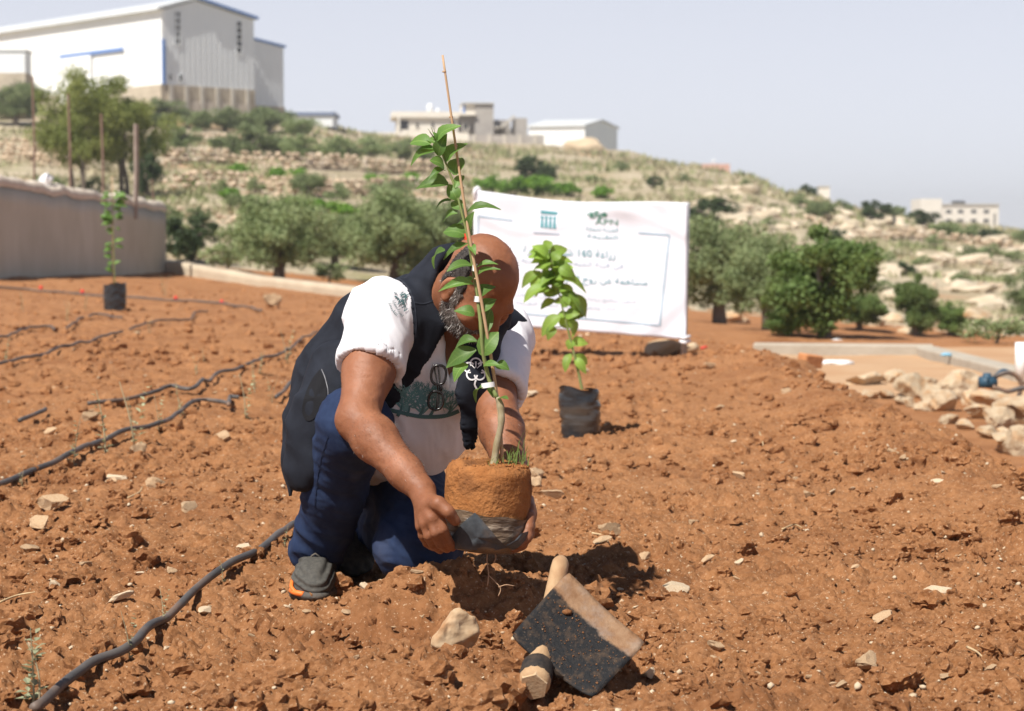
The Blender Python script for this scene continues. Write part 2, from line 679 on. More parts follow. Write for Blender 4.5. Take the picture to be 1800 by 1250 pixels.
def opening(fc, parent, d0, d1, h0, h1, frame=0.12, deep=0.35, mat_frame=None):
    """recess-like window: frame standing proud, dark pane set back inside it"""
    w = empty_part = None
    m = MB()
    f = frame
    for (a, b, c, d) in ((d0 - f, d1 + f, h0 - f, h0), (d0 - f, d1 + f, h1, h1 + f), (d0 - f, d0, h0, h1), (d1, d1 + f, h0, h1)):
        V, t = fc.rect(a, b, c, d, -0.05, 0.07)
        m.poly(V, t)
    w = m.build('window', mat_frame or M_CREAM, parent)
    m = MB()
    V, t = fc.rect(d0, d1, h0, h1, -0.02, 0.015)
    m.poly(V, t)
    m.build('pane', M_DARK, w)
    return w


def ribs(fc, parent, d0, d1, hfun, step, mat, name='cladding_rib', h0=0.0):
    m = MB()
    d = d0 + step
    while d < d1 - step * 0.5:
        V, t = fc.rect(d - 0.06, d + 0.06, h0, hfun(d) - 0.05, 0.003, 0.016)
        m.poly(V, t)
        d += step
    o = m.build(name, mat, parent)
    o['kind'] = 'stuff'
    return o


# ---- large warehouse
WY = 165.0
c_mid = P(285, 148, WY)                 # the corner between the long side and the gable
c_right = P(447, 160, WY + 6.5)
c_left = P(-260, 175, WY + 42)
zb = float(c_mid[2])
ware = empty('warehouse', (c_mid[0], c_mid[1], zb))
tag(ware, 'big white warehouse with grey gable, blue corner trim and stone base on hilltop', 'warehouse')
long_f = Facade(c_left, c_mid, zb)
gab_f = Facade(c_mid, c_right, zb)
eave = P(285, 16, WY)[2] - zb
GL = gab_f.L
rise = P(345, 2, WY + 2.5)[2] - zb
eave_r = P(445, 36, WY + 6.5)[2] - zb
rd = GL * 0.36


def gable_h(d):
    return eave + (rise - eave) * d / rd if d < rd else rise + (eave_r - rise) * (d - rd) / (GL - rd)


back = -gab_f.n * 0 + (Vector((c_left[0], c_left[1], 0)) - Vector((c_mid[0], c_mid[1], 0)))
m = MB()
V, t = long_f.rect(0, long_f.L, 0, eave, 0, -0.3)
m.poly(V, t)
m.build('long_wall', M_WHITE, ware)
m = MB()
m.poly([gab_f.at(0.31, 0), gab_f.at(GL, 0), gab_f.at(GL, eave_r), gab_f.at(rd, rise), gab_f.at(0.31, eave)], -gab_f.n * 0.3)
m.build('gable_wall', M_GREYC, ware)
m = MB()
m.poly([gab_f.at(GL, 0) + back, gab_f.at(0, 0) + back, gab_f.at(0, eave) + back, gab_f.at(rd, rise) + back, gab_f.at(GL, eave_r) + back], -gab_f.n * 0.3)
m.build('rear_gable_wall', M_GREYC, ware)
m = MB()
dx = gab_f.u * GL
m.poly([long_f.at(0, 0) + dx, long_f.at(long_f.L - 0.3, 0) + dx, long_f.at(long_f.L - 0.3, eave_r) + dx, long_f.at(0, eave_r) + dx], long_f.n * 0.29)
m.build('far_wall', M_WHITE, ware)
for (da, ha, db, hb) in ((-0.5, eave + 0.05 - 0.5 * (rise - eave) / rd, rd, rise + 0.1), (rd, rise + 0.1, GL + 0.25, eave_r + 0.05)):
    m = MB()
    o_ = gab_f.n * 0.25
    m.poly([gab_f.at(da, ha) + o_, gab_f.at(db, hb) + o_, gab_f.at(db, hb) + back, gab_f.at(da, ha) + back], (0, 0, 0.22))
    m.build('roof', M_ROOFM, ware)
m = MB()
m.poly([gab_f.at(rd, rise + 0.36, 0.26), gab_f.at(GL + 0.25, eave_r + 0.3, 0.26), gab_f.at(GL + 0.25, eave_r + 0.08, 0.26), gab_f.at(rd, rise + 0.14, 0.26)], gab_f.n * 0.12)
m.build('verge_trim', M_BLUE, ware)
rect_part(gab_f, 'corner_trim', -0.05, 0.22, 0, eave * 0.60, 0.05, 0.2, M_BLUE, ware)
ribs(gab_f, ware, 0.4, GL, gable_h, 0.55, M_GREYC)
ribs(long_f, ware, long_f.L - 42, long_f.L - 0.3, lambda d: eave, 0.9, M_WHITE)
# plinth
pl_h = 2.5
mp_ = MB()
V, t = long_f.rect(0, long_f.L + 0.02, -pl_h, -0.005, 0.12, -0.4)
mp_.poly(V, t)
V, t = gab_f.rect(0.42, GL, -pl_h, -0.005, 0.10, -0.4)
mp_.poly(V, t)
mp_.build('plinth', M_PLINTH, ware)
for k in range(6):
    rect_part(gab_f, 'plinth_pier', 0.6 + k * GL / 6, 0.95 + k * GL / 6, -pl_h, -0.02, 0.10, 0.22, M_CONC, ware)
for k in range(5):
    rect_part(gab_f, 'stone_panel', 1.1 + k * GL / 6, 0.5 + (k + 1) * GL / 6, -pl_h, -1.25, 0.10, 0.16, pm('stone_panel', (0.62, 0.55, 0.46), (0.5, 0.43, 0.35), 2, 0.9), ware)
# louvred windows in the gable
for dd, hh in ((0.165, 0.93), (0.83, 0.87)):
    d = GL * dd
    h1 = gable_h(d) - 0.55
    w = opening(gab_f, ware, d - 0.25, d + 0.25, h1 - 2.6, h1, 0.1, mat_frame=M_GREYC)
    for j in range(4):
        z = h1 - 2.6 + (j + 0.8) * 0.55
        rect_part(gab_f, 'louvre', d - 0.25, d + 0.25, z, z + 0.12, 0.02, 0.06, M_GREYC, w)
for dd in (0.09, 0.19):
    opening(gab_f, ware, GL * dd - 0.16, GL * dd + 0.16, 0.35, 0.85, 0.05, mat_frame=M_GREYC)
# sliding door of the long side with blue rail
d_a, d_b = long_f.L - 15.8, long_f.L - 5.8
ldoor = rect_part(long_f, 'sliding_door', d_a, (d_a + d_b) / 2, -0.9, 3.1, 0.13, 0.22, M_WHITE, ware)
rect_part(long_f, 'door_rail', d_a - 0.1, d_b + 0.2, 3.12, 3.38, 0.13, 0.22, M_BLUE, ware)
rect_part(long_f, 'door_edge', (d_a + d_b) / 2 + 0.02, (d_a + d_b) / 2 + 0.12, -0.6, 3.08, 0.13, 0.2, M_GREYC, ware)
# lower wing beside the gable
w0 = gab_f.at(GL - 0.2, 0) - gab_f.n * 5.0
wing_a = P(447, 185, WY + 11)
wing_b = P(499, 188, WY + 13.5)
wf = Facade(wing_a, wing_b, float(wing_a[2]))
wing = empty('warehouse_wing', wing_a)
tag(wing, 'narrow grey lean-to wing with blue roof edge beside the big warehouse', 'building')
h_a = P(447, 68, WY + 11)[2] - wing_a[2]
h_b = P(499, 84, WY + 13.5)[2] - wing_a[2]
m = MB()
m.poly([wf.at(-1, 0), wf.at(wf.L, 0), wf.at(wf.L, h_b), wf.at(-1, h_a)], -wf.n * 22)
m.build('wall', M_GREYC, wing)
ribs(wf, wing, 0.0, wf.L, lambda d: h_a + (h_b - h_a) * d / wf.L, 0.5, M_GREYC)
m = MB()
m.poly([wf.at(-1, h_a + 0.01, 0.2), wf.at(wf.L + 0.15, h_b + 0.01, 0.2), wf.at(wf.L + 0.15, h_b + 0.2, 0.2), wf.at(-1, h_a + 0.2, 0.2)], -wf.n * 22.4)
m.build('roof', M_BLUE, wing)
m = MB()
V, t = wf.rect(-1, wf.L + 0.05, -3.0, -0.01, 0.1, -22)
m.poly(V, t)
m.build('plinth', M_PLINTH, wing)
# grey shed in front of the long side, cut by the picture edge
sf = Facade(P(-140, 128, 150), P(44, 126, 150), float(P(0, 128, 150)[2]))
shed = empty('storage_shed', sf.a)
tag(shed, 'low grey shed on a stone base standing before the white warehouse wall', 'shed')
m = MB()
V, t = sf.rect(0, sf.L, 0, 1.6, 0, -2)
m.poly(V, t)
m.build('wall', M_GREYC, shed)
m = MB()
V, t = sf.rect(-0.2, sf.L + 0.1, 1.61, 1.75, 0.1, -2.1)
m.poly(V, t)
m.build('roof', M_ROOFM, shed)
m = MB()
V, t = sf.rect(-0.05, sf.L + 0.05, -3.4, -0.01, 0.1, -2.0)
m.poly(V, t)
m.build('plinth', M_PLINTH, shed)
opening(sf, shed, sf.L * 0.62, sf.L * 0.67 + 0.3, 0.3, 1.2, 0.08, mat_frame=M_GREYC)

# ---- house under construction
HY = 262.0
k = HY / FPX
hz = P(690, 238, HY)[2]
hf = Facade(P(690, 238, HY), P(868, 238, HY + 1), hz)
house = empty('unfinished_house', hf.a)
tag(house, 'cream two-level flat-roofed house with grey stair tower on the hill crest', 'house')


def hpx(px):
    return (px - 690) * k


def hpy(py):
    return (238 - py) * k


def solid(name, x0, x1, y0, y1, o0, o1, mat, parent, fc=None):
    return rect_part(fc or hf, name, hpx(x0), hpx(x1), hpy(y1), hpy(y0), o0, o1, mat, parent)


solid('ground_wall', 697, 805, 207, 242, 0, -9, M_CREAM, house)
solid('roof_slab', 688, 806, 197, 206.9, 0.5, -9.2, M_CREAM, house)
solid('porch_wall', 806.1, 834, 199, 242, -0.8, -9, M_BLOCK, house)
solid('porch_slab', 806.1, 835, 199, 203, 0.8, -0.79, M_CREAM, house)
solid('stair_tower', 834.1, 867, 184, 242, 0.3, -6, M_BLOCK, house)
solid('stair_tower_wall', 812, 834, 183, 198.9, 0.1, -5, M_CREAM, house)
solid('tower_slab', 811, 868, 181, 182.9, 0.6, -6.3, M_CONC, house)
solid('tower_door', 813, 817, 184, 198.5, 0.12, 0.2, M_BLUE, house)
for (a, b, c, d) in ((703, 718, 212, 228), (731, 736, 216, 225), (758, 763, 215, 225), (792, 798, 212, 228), (814, 822, 217, 228)):
    opening(hf, house, hpx(a), hpx(b), hpy(d), hpy(c), 0.12)
solid('column', 699, 702, 207, 240, 0.9, 1.2, M_CREAM, house)
solid('balcony_parapet', 699, 720, 229, 240, 0.7, 0.9, M_CREAM, house)
for tx, tw, ty in ((752, 10, 180), (768, 6, 188)):
    m = MB()
    c0 = hf.at(hpx(tx + tw / 2), hpy(198), -3)
    h_ = hpy(ty) - hpy(198)
    m.tube([c0, c0 + Vector((0, 0, h_ * 0.88)), c0 + Vector((0, 0, h_))], [tw * k / 2, tw * k / 2, tw * k / 4], 12)
    tank = m.build('water_tank', M_TANK, None, True)
    tag(tank, 'tall white water tank on the flat cream roof' if tw == 10 else 'small white water tank on the flat cream roof', 'water tank')
ann = empty('concrete_annex', hf.at(hpx(868), 0))
tag(ann, 'grey open concrete annex with sloping stair slab beside the unfinished house', 'building')
solid('back_wall', 868.1, 900, 207, 242, -4.0, -6, M_BLOCK, ann)
solid('side_wall', 905, 926, 207, 242, 0.3, -6, M_BLOCK, ann)
solid('flat_slab', 868.2, 890, 222, 225, 0.2, -3.9, M_CONC, ann)
for cx_ in (870, 884, 897):
    solid('column', cx_, cx_ + 2.5, 225.1, 242, -0.3, -0.8, M_CONC, ann)
m = MB()
m.poly([hf.at(hpx(878), hpy(221.5), 0.4), hf.at(hpx(903), hpy(202), 0.4), hf.at(hpx(905), hpy(206), 0.4), hf.at(hpx(882), hpy(224), 0.4)], -hf.n * 3.5)
m.build('stair_slab', M_CONC, ann)
opening(hf, ann, hpx(909), hpx(913), hpy(235), hpy(223), 0.08, mat_frame=M_BLOCK)
hf2 = Facade(hf.at(hpx(640), 0, 3), hf.at(hpx(952), 0, 3.5), hz - 2.0)
yardw = empty('courtyard_wall', hf2.a)
tag(yardw, 'pale block wall with piers enclosing the unfinished house plot', 'wall')
rect_part(hf2, 'wall', 0, hf2.L * 0.58, -1.5, 2.0 + hpy(235), 0, -0.3, M_CREAM, yardw)
rect_part(hf2, 'wall', hf2.L * 0.58 + 0.01, hf2.L, -1.5, 2.0 + hpy(239), 0, -0.3, M_BLOCK, yardw)
for j in range(5):
    d = hf2.L * (0.60 + 0.085 * j)
    rect_part(hf2, 'pier', d, d + 0.5, -1.5, 2.0 + hpy(238), 0.01, 0.12, M_CONC, yardw)

# ---- second warehouse behind
BY = 330.0
kb = BY / FPX
bz = P(930, 262, BY)[2]
s2a, s2b, s2c = P(930, 262, BY + 3), P(1028, 262, BY), P(1085, 262, BY + 8)
l2, g2 = Facade(s2a, s2b, bz - 3), Facade(s2b, s2c, bz - 3)
w2 = empty('metal_hall', s2b)
tag(w2, 'pale metal hall with green-grey gable and low roof behind the spoil heap', 'warehouse')
e2, r2 = 3 + (262 - 222) * kb, 3 + (262 - 212) * kb
bk = Vector(s2a) - Vector(s2b)
bk.z = 0
rect_part(l2, 'long_wall', 0, l2.L, 0, e2, 0, -0.3, M_WHITE, w2)
m = MB()
m.poly([g2.at(0.31, 0), g2.at(g2.L, 0), g2.at(g2.L, e2), g2.at(g2.L * .5, r2), g2.at(0.31, e2)], -g2.n * 0.3)
m.build('gable_wall', pm('green_grey_cladding', (0.68, 0.73, 0.72), (0.64, 0.69, 0.69), 0.4, 0.5), w2)
ribs(g2, w2, 0.4, g2.L, lambda d: e2, 0.9, M_GREYC)
for a, ha, b_, hb_ in ((-.3, e2 - 0.05, g2.L * .5, r2 + .1), (g2.L * .5, r2 + .1, g2.L + .3, e2 - .05)):
    m = MB()
    m.poly([g2.at(a, ha, .3), g2.at(b_, hb_, .3), g2.at(b_, hb_, .3) + bk * 1.05, g2.at(a, ha, .3) + bk * 1.05], (0, 0, .3))
    m.build('roof', M_ROOFM, w2)

# ---- far apartment block at right
AY = 520.0
ka = AY / FPX
af = Facade(P(1617, 405, AY), P(1755, 405, AY), float(P(1617, 405, AY)[2]))
apt = empty('apartment_block', af.a)
tag(apt, 'cream three-storey apartment block with rows of dark windows beyond the terraces', 'apartment block')


def apx(x):
    return (x - 1617) * ka


def apy(y):
    return (405 - y) * ka


rect_part(af, 'wall', apx(1655), apx(1755), -8, apy(361), 0, -12, M_CREAM, apt)
rect_part(af, 'stair_tower', apx(1617), apx(1654.5), -8, apy(350), 0.3, -12, M_CREAM, apt)
rect_part(af, 'parapet', apx(1655), apx(1756), apy(360.8), apy(358.6), 0.4, -12.2, M_CONC, apt)
for x0 in (1662, 1683, 1706, 1728):
    for y0 in (369, 385):
        opening(af, apt, apx(x0), apx(x0 + 10), apy(y0 + 6), apy(y0), 0.2)
opening(af, apt, apx(1746), apx(1749), apy(396), apy(375), 0.2)
m = MB()
m.box(af.at(apx(1690), apy(356), -4), (3.2, 2, 0.9))
m.build('roof_equipment', M_DARK, apt)
# small hut, salmon wall with mast on the far crest, dark roof behind the olives
hut = empty('stone_hut', P(1437, 345, 200))
tag(hut, 'tiny cream stone hut beside a lone round bush on the crest', 'hut')
m = MB()
m.box(P(1448, 336, 200) - np.array([0, 0, .3]), (1.0, 1.2, 1.5))
m.build('wall', M_CREAM, hut)
m = MB()
m.box(P(1448, 328.5, 200), (1.15, 1.35, 0.12))
m.build('roof', M_CONC, hut)
sal = empty('salmon_wall', P(1255, 300, 215))
tag(sal, 'salmon pink low wall with a thin mast on the bare hilltop', 'wall')
m = MB()
m.box(P(1258, 299, 215), (3.0, 0.6, 1.3))
m.build('wall', pm('salmon_render', (0.62, 0.38, 0.30), (0.55, 0.33, 0.26), 1, 0.9), sal)
m = MB()
m.tube([P(1252, 297, 215), P(1256, 279, 215)], 0.05, 6)
m.tube([P(1250, 284, 215), P(1258, 282, 215)], 0.08, 6)
m.build('mast', M_GREYC, sal)
rb = empty('low_blue_building', P(545, 214, 205))
tag(rb, 'low bluish-grey roof showing behind the olive row below the warehouse', 'building')
m = MB()
m.box(P(548, 212, 205), (4.8, 6, 1.6))
m.build('wall', M_GREYC, rb)
m = MB()
m.box(P(548, 203, 205), (5.2, 6.4, 0.35))
m.build('roof', pm('blue_grey_roof', (0.16, 0.20, 0.30), None, rough=0.5), rb)
tk = MB()
tk.tube([P(550, 214, 203), P(550, 204, 203)], [0.33, 0.30], 12)
tag(tk.build('water_tank', M_TANK, None, True), 'white round water tank beside the low bluish-grey roof', 'water tank')


# ================================================================== TREES, SHRUBS, STONE TERRACES
M_OLIVE = pm('olive_leaves', (0.148, 0.190, 0.078), (0.265, 0.312, 0.150), 3.0, 0.65, spec=0.3, rand=0.2, trans=0.25, coord='Object')
M_GREEN = pm('green_leaves', (0.095, 0.155, 0.04), (0.185, 0.25, 0.078), 3.0, 0.6, spec=0.3, rand=0.2, trans=0.25)
M_DARKG = pm('dark_leaves', (0.035, 0.062, 0.022), (0.075, 0.105, 0.04), 3.0, 0.65, rand=0.18, trans=0.15)
M_YELG = pm('yellow_green_leaves', (0.15, 0.18, 0.045), (0.26, 0.285, 0.085), 1.2, 0.65, rand=0.1, trans=0.25)
M_VINE = pm('vine_leaves', (0.12, 0.24, 0.035), (0.20, 0.34, 0.06), 4.0, 0.6, rand=0.2, trans=0.3)
M_BARK = pm('grey_bark', (0.10, 0.08, 0.06), (0.17, 0.14, 0.11), 8, 0.95, bump=0.5, bscale=25, stretch=(1, 1, 0.3))
M_OUT = pm('outcrop_limestone', (0.54, 0.46, 0.345), (0.45, 0.365, 0.255), 1.2, 0.95, bump=.5, bscale=6, bdist=.05, rand=.1)
M_TSTONE = pm('terrace_stone', (0.54, 0.43, 0.31), (0.42, 0.31, 0.21), 1.1, 0.95, c3=(0.58, 0.50, 0.40), s3=0.6, bump=0.5, bscale=8, bdist=0.05)
M_LIME = pm('limestone', (0.50, 0.40, 0.275), (0.42, 0.30, 0.185), 2.2, 0.92, c3=(0.46, 0.27, 0.135), s3=1.6, th3=(0.52, 0.7), bump=0.5, bscale=14, bdist=0.03, rand=0.12)


def leaf_cloud(seed, nclump, nleaf, size, shape=(1, 1, 0.8), spread=0.24, hollow=0.35, flat=0.0, aspect=0.45, skirt=0.0):
    """crown of unit half-width around the origin: clumps of leaf-sized faces"""
    r = np.random.default_rng(seed)
    c = r.normal(size=(nclump, 3))
    c /= np.linalg.norm(c, axis=1)[:, None]
    rad = (hollow + (1 - hollow) * r.random(nclump) ** 0.6)
    c *= (rad * r.uniform(0.72, 1.04, nclump))[:, None]
    c[:, 2] = np.where(c[:, 2] < -0.55, -0.55 + skirt * (c[:, 2] + 0.55), c[:, 2])
    c *= np.array(shape) * 0.86
    cs = spread * r.uniform(0.6, 1.25, nclump)
    k = r.integers(0, nclump, nleaf)
    q = r.normal(size=(nleaf, 3))
    q /= np.linalg.norm(q, axis=1)[:, None]
    q *= (r.random(nleaf) ** 0.45)[:, None]
    p = c[k] + q * cs[k][:, None] * np.array([1, 1, 0.8])
    d = r.normal(size=(nleaf, 3)) + q * 0.8
    d[:, 2] *= (1 - flat)
    d /= np.linalg.norm(d, axis=1)[:, None]
    e = np.cross(d, r.normal(size=(nleaf, 3)))
    e /= np.linalg.norm(e, axis=1)[:, None]
    s = size * r.uniform(0.6, 1.4, nleaf)[:, None]
    V = np.stack([p - d * s, p + e * s * aspect, p + d * s, p - e * s * aspect], 1).reshape(-1, 3)
    return V, np.arange(nleaf * 4).reshape(-1, 4), c


def crown_mesh(name, mat, seed, **kw):
    V, F, c = leaf_cloud(seed, **kw)
    return mesh_np(name, V, F, mat, smooth=False), c


def trunk_mesh(name, seed, clumps, base=-1.25, rad=0.085, stems=1, limbs=7, lean=0.12):
    r = random.Random(seed)
    mb = MB()
    order = list(range(len(clumps)))
    r.shuffle(order)
    for s in range(stems):
        x0, y0 = (r.uniform(-.18, .18), r.uniform(-.18, .18)) if stems > 1 else (0, 0)
        fork = Vector((x0 * 1.5 + r.uniform(-lean, lean), y0 * 1.5 + r.uniform(-lean, lean), base + 0.62 + r.uniform(-.1, .1)))
        b = Vector((x0, y0, base - 0.12))
        pts = spline([b, b.lerp(fork, .5) + Vector((r.uniform(-.06, .06), r.uniform(-.06, .06), 0)), fork], 4)
        mb.tube(pts, [rad * (1.35 - 0.6 * i / (len(pts) - 1)) for i in range(len(pts))], 8)
        for j in range(limbs // stems):
            e = Vector(clumps[order[(s * 7 + j) % len(order)]]) * 0.85
            mid = fork.lerp(e, 0.5) + Vector((r.uniform(-.1, .1), r.uniform(-.1, .1), 0.08))
            pts = spline([fork - (fork - b) * 0.1, mid, e], 3)
            mb.tube(pts, [rad * 0.6 * (1 - 0.8 * i / (len(pts) - 1)) for i in range(len(pts))], 6)
    o = mb.build(name, M_BARK, None, True)
    me = o.data
    bpy.data.objects.remove(o)
    return me


KINDS = {}


def kind(nm, mat, seeds, stems=1, base=-1.25, rad=.085, **kw):
    L = []
    for s in seeds:
        me, c = crown_mesh('crown', mat, s, **kw)
        L.append((me, trunk_mesh('trunk', s, c, base, rad, stems)))
    KINDS[nm] = (L, base)


kind('olive', M_OLIVE, (1, 2, 3, 4), nclump=78, nleaf=16000, size=0.036, aspect=0.36, shape=(1, 1, .85), spread=.25, base=-0.90, skirt=.5)
kind('olive_low', M_OLIVE, (11, 12, 13), nclump=34, nleaf=4500, size=0.055, aspect=0.38, shape=(1, 1, .8), spread=.27, base=-0.72, skirt=.6)
kind('green', M_GREEN, (21, 22), nclump=54, nleaf=15000, size=0.036, aspect=0.62, shape=(1, 1, .95), spread=.25, base=-0.92, skirt=0.9)
kind('dark', M_DARKG, (31, 32, 33), nclump=26, nleaf=3600, size=0.055, aspect=0.5, shape=(1, 1, .8), base=-0.70, skirt=.7)
kind('yellow', M_YELG, (41, 42), nclump=60, nleaf=18000, size=0.028, aspect=0.45, shape=(1, 1, .95), spread=.24, base=-1.2, rad=.04, stems=3, skirt=.5)
kind('vine', M_VINE, (51, 52), nclump=16, nleaf=900, size=0.10, aspect=0.7, shape=(1, 1, .6), spread=.35, base=-0.6, rad=.04)
kind('scrub', M_OLIVE, (61, 62), nclump=16, nleaf=900, size=0.085, aspect=0.4, shape=(1, 1, .6), spread=.33, base=-0.6, rad=.04)


def tree(name, knd, px, Y, wpx, hf, label, cat, group=None, top=None, dz=0.0, seed=None):
    """crown wpx photo pixels wide, standing on the land at distance Y; hf stretches the height"""
    L, base = KINDS[knd]
    Y = gpt(px, Y, lo=3.0, hi=300.0).y          # Y given as the photo height of the foot
    r = random.Random(int(px * 13 + Y * 7))
    x = (px - CX) / FPX * Y
    z = float(ground_z(np.array([x]), np.array([Y]))[0])
    s = wpx / FPX * Y / 2 * (1.32 if knd == 'olive' else 1.22)
    e = empty(name, (x, Y, z + dz))
    me_c, me_t = r.choice(L)
    for nm, me in (('crown', me_c), ('trunk', me_t)):
        o = bpy.data.objects.new(nm, me)
        COL.objects.link(o)
        o.parent = e
        o.location = (0, 0, -base * s * hf * .86)
    for o in e.children:
        o.scale = (s, s * r.uniform(.9, 1.1), s * hf * .86)
    e.rotation_euler = (0, 0, r.uniform(0, 6.28))
    tag(e, label, cat, group)
    return e


g1 = 'olive trees in the row below the big warehouse'
for px, Y, w, l1 in ((250, 222, 70, 'small olive tree below the white long side of the warehouse'), (303, 226, 96, 'wide olive tree below the blue-trimmed corner of the warehouse'), (350, 230, 62, 'small olive tree below the first louvred gable window'),
                     (395, 232, 76, 'olive tree below the middle of the grey gable'), (440, 232, 62, 'small olive tree where the gable meets the narrow wing'), (475, 235, 88, 'wide olive tree in front of the narrow warehouse wing'),
                     (532, 244, 66, 'last olive of the row, beside the low bluish-grey roof')):
    tree('olive_tree', 'olive_low', px, Y, w, 0.78, l1, 'olive tree', g1)
g2_, l2_ = 'olive trees on the upper terrace', 'rounded olive tree standing on the upper stone-walled terrace'
for px, Y, w in ((325, 266, 70), (385, 266, 40), (420, 274, 56), (458, 280, 98), (500, 280, 56), (530, 285, 70), (590, 285, 66), (622, 283, 48), (655, 283, 66), (705, 281, 56), (745, 284, 44)):
    tree('olive_tree', 'olive_low', px, Y, w, 0.95, l2_, 'olive tree', g2_)
tree('olive_tree', 'olive', 36, 222, 90, 1.0, 'olive tree standing apart from the tall yellow-green trees', 'olive tree')
tree('almond_tree', 'yellow', 142, 352, 170, 1.32, 'tall yellow-green tree rising behind the boundary wall and rusty posts', 'tree')
tree('almond_tree', 'yellow', 215, 350, 150, 1.3, 'smaller yellow-green tree crowding the tall one behind the wall', 'tree')
tree('carob_tree', 'dark', 264, 345, 70, 2.2, 'dark glossy-leaved tree tucked behind the yellow-green trees', 'tree')
tree('shrub', 'scrub', 300, 400, 60, 1.0, 'dull green shrub just past the boundary wall end', 'shrub')
for px, Y, w in ((95, 350, 70), (165, 350, 60)):
    tree('shrub', 'scrub', px, Y, w, 1.0, 'dull green shrub peeping over the boundary wall', 'shrub', 'shrubs behind the wall')
tree('olive_tree', 'dark', 335, 462, 120, 1.05, 'dark round olive tree beside the end of the boundary wall', 'olive tree')
tree('olive_tree', 'olive', 486, 500, 180, 0.95, 'broad olive tree with a leaning trunk behind the low wall', 'olive tree')
tree('olive_tree', 'olive', 690, 504, 190, 0.98, 'broad olive tree directly behind the crouching man', 'olive tree')
tree('olive_tree', 'olive', 592, 470, 120, 0.85, 'middle olive tree between the two broad ones beyond the low wall', 'olive tree')
tree('olive_tree', 'olive', 775, 496, 160, 0.98, 'olive tree beside the banner, partly hidden by the man', 'olive tree')
for px, Y, w in ((400, 476, 80), (582, 500, 60), (745, 510, 90)):
    tree('shrub', 'scrub', px, Y, w, 1.1, 'low grey-green shrub filling the gap between the olive trees', 'shrub', 'shrubs between the olives')
for px, Y, w, kd in ((395, 350, 52, 'scrub'), (540, 346, 64, 'olive_low'), (595, 358, 56, 'scrub'), (450, 340, 42, 'scrub'), (660, 350, 50, 'scrub'), (350, 398, 50, 'olive_low'), (430, 375, 60, 'scrub'), (700, 350, 60, 'scrub')):
    tree('shrub', kd, px, Y, w, 1.0, 'dusty green shrub growing among the lower terrace walls', 'shrub', 'shrubs on the terraces')
for px, Y, w in ((333, 330, 36), (420, 308, 38), (490, 316, 40), (528, 312, 36), (655, 325, 42), (722, 328, 46), (405, 356, 46), (560, 380, 64), (520, 366, 44), (610, 385, 54), (860, 338, 60), (905, 344, 70), (955, 344, 74), (1000, 346, 48), (1060, 350, 44)):
    tree('grape_vine', 'vine', px, Y, w, 0.8, 'bright green grape vine sprawling on a stone terrace', 'vine', 'grape vines on the terraces')
tree('carob_tree', 'dark', 940, 322, 78, 0.92, 'lone dark rounded bush on the dry slope above the banner', 'bush')
tree('carob_tree', 'dark', 1242, 404, 100, 0.85, 'dark green bush on the slope above the olive by the banner', 'bush')
tree('olive_tree', 'olive', 1266, 568, 185, 1.12, 'silvery olive tree with a dark slanting trunk beside the banner', 'olive tree')
tree('olive_tree', 'olive', 1350, 580, 165, 1.1, 'grey olive tree growing against the bright green fig', 'olive tree')
tree('fig_tree', 'green', 1446, 594, 210, 1.08, 'dense bright green fig tree reaching down to the ground', 'tree')
tree('fig_tree', 'green', 1515, 582, 96, 0.85, 'small green bush crowding the big green fig', 'bush')
tree('sapling_tree', 'green', 1612, 592, 80, 1.6, 'slim young green tree among pale rocks', 'tree')
tree('shrub', 'green', 1672, 592, 64, 1.1, 'small round green shrub beside the slim young tree', 'shrub')
tree('olive_tree', 'olive', 1822, 574, 110, 1.05, 'grey olive tree at the edge of the rocky slope', 'olive tree')
tree('shrub', 'scrub', 1750, 604, 110, 0.7, 'low spreading grey-green shrub below the rocky slope', 'shrub')
tree('shrub', 'green', 1385, 592, 80, 0.8, 'leafy weed clump at the foot of the grey olive', 'shrub')
tree('round_bush', 'dark', 1419, 344, 32, 0.95, 'lone dark bush standing up on the far crest', 'bush')
for px, Y, w, kd in ((1500, 370, 34, 'dark'), (1530, 374, 40, 'dark'), (1548, 374, 40, 'dark'), (1592, 380, 26, 'dark'), (1628, 384, 30, 'dark'), (1405, 366, 44, 'scrub'), (1440, 386, 60, 'olive_low'),
                     (1480, 376, 46, 'scrub'), (1540, 392, 60, 'dark'), (1620, 398, 54, 'dark'), (1570, 384, 40, 'olive_low'), (1350, 400, 34, 'scrub'), (1470, 430, 44, 'dark'), (1590, 484, 42, 'dark'),
                     (1660, 420, 54, 'olive_low'), (1700, 424, 50, 'olive_low'), (1735, 428, 46, 'dark'), (1640, 434, 40, 'scrub'), (1740, 458, 54, 'scrub'), (1700, 458, 50, 'scrub'), (1780, 462, 44, 'scrub'), (1795, 428, 40, 'olive_low'),
                     (1560, 462, 36, 'scrub'), (1690, 502, 46, 'scrub'), (1310, 332, 30, 'scrub'), (1090, 302, 36, 'scrub'), (1150, 332, 34, 'dark'), (1200, 322, 30, 'scrub'), (1040, 322, 30, 'scrub'), (1540, 520, 60, 'scrub'), (1620, 470, 40, 'scrub')):
    tree('shrub', kd, px, Y, w, 0.85, 'small shrub dotted over the dry rocky hillside', 'shrub', 'shrubs on the far hillside')

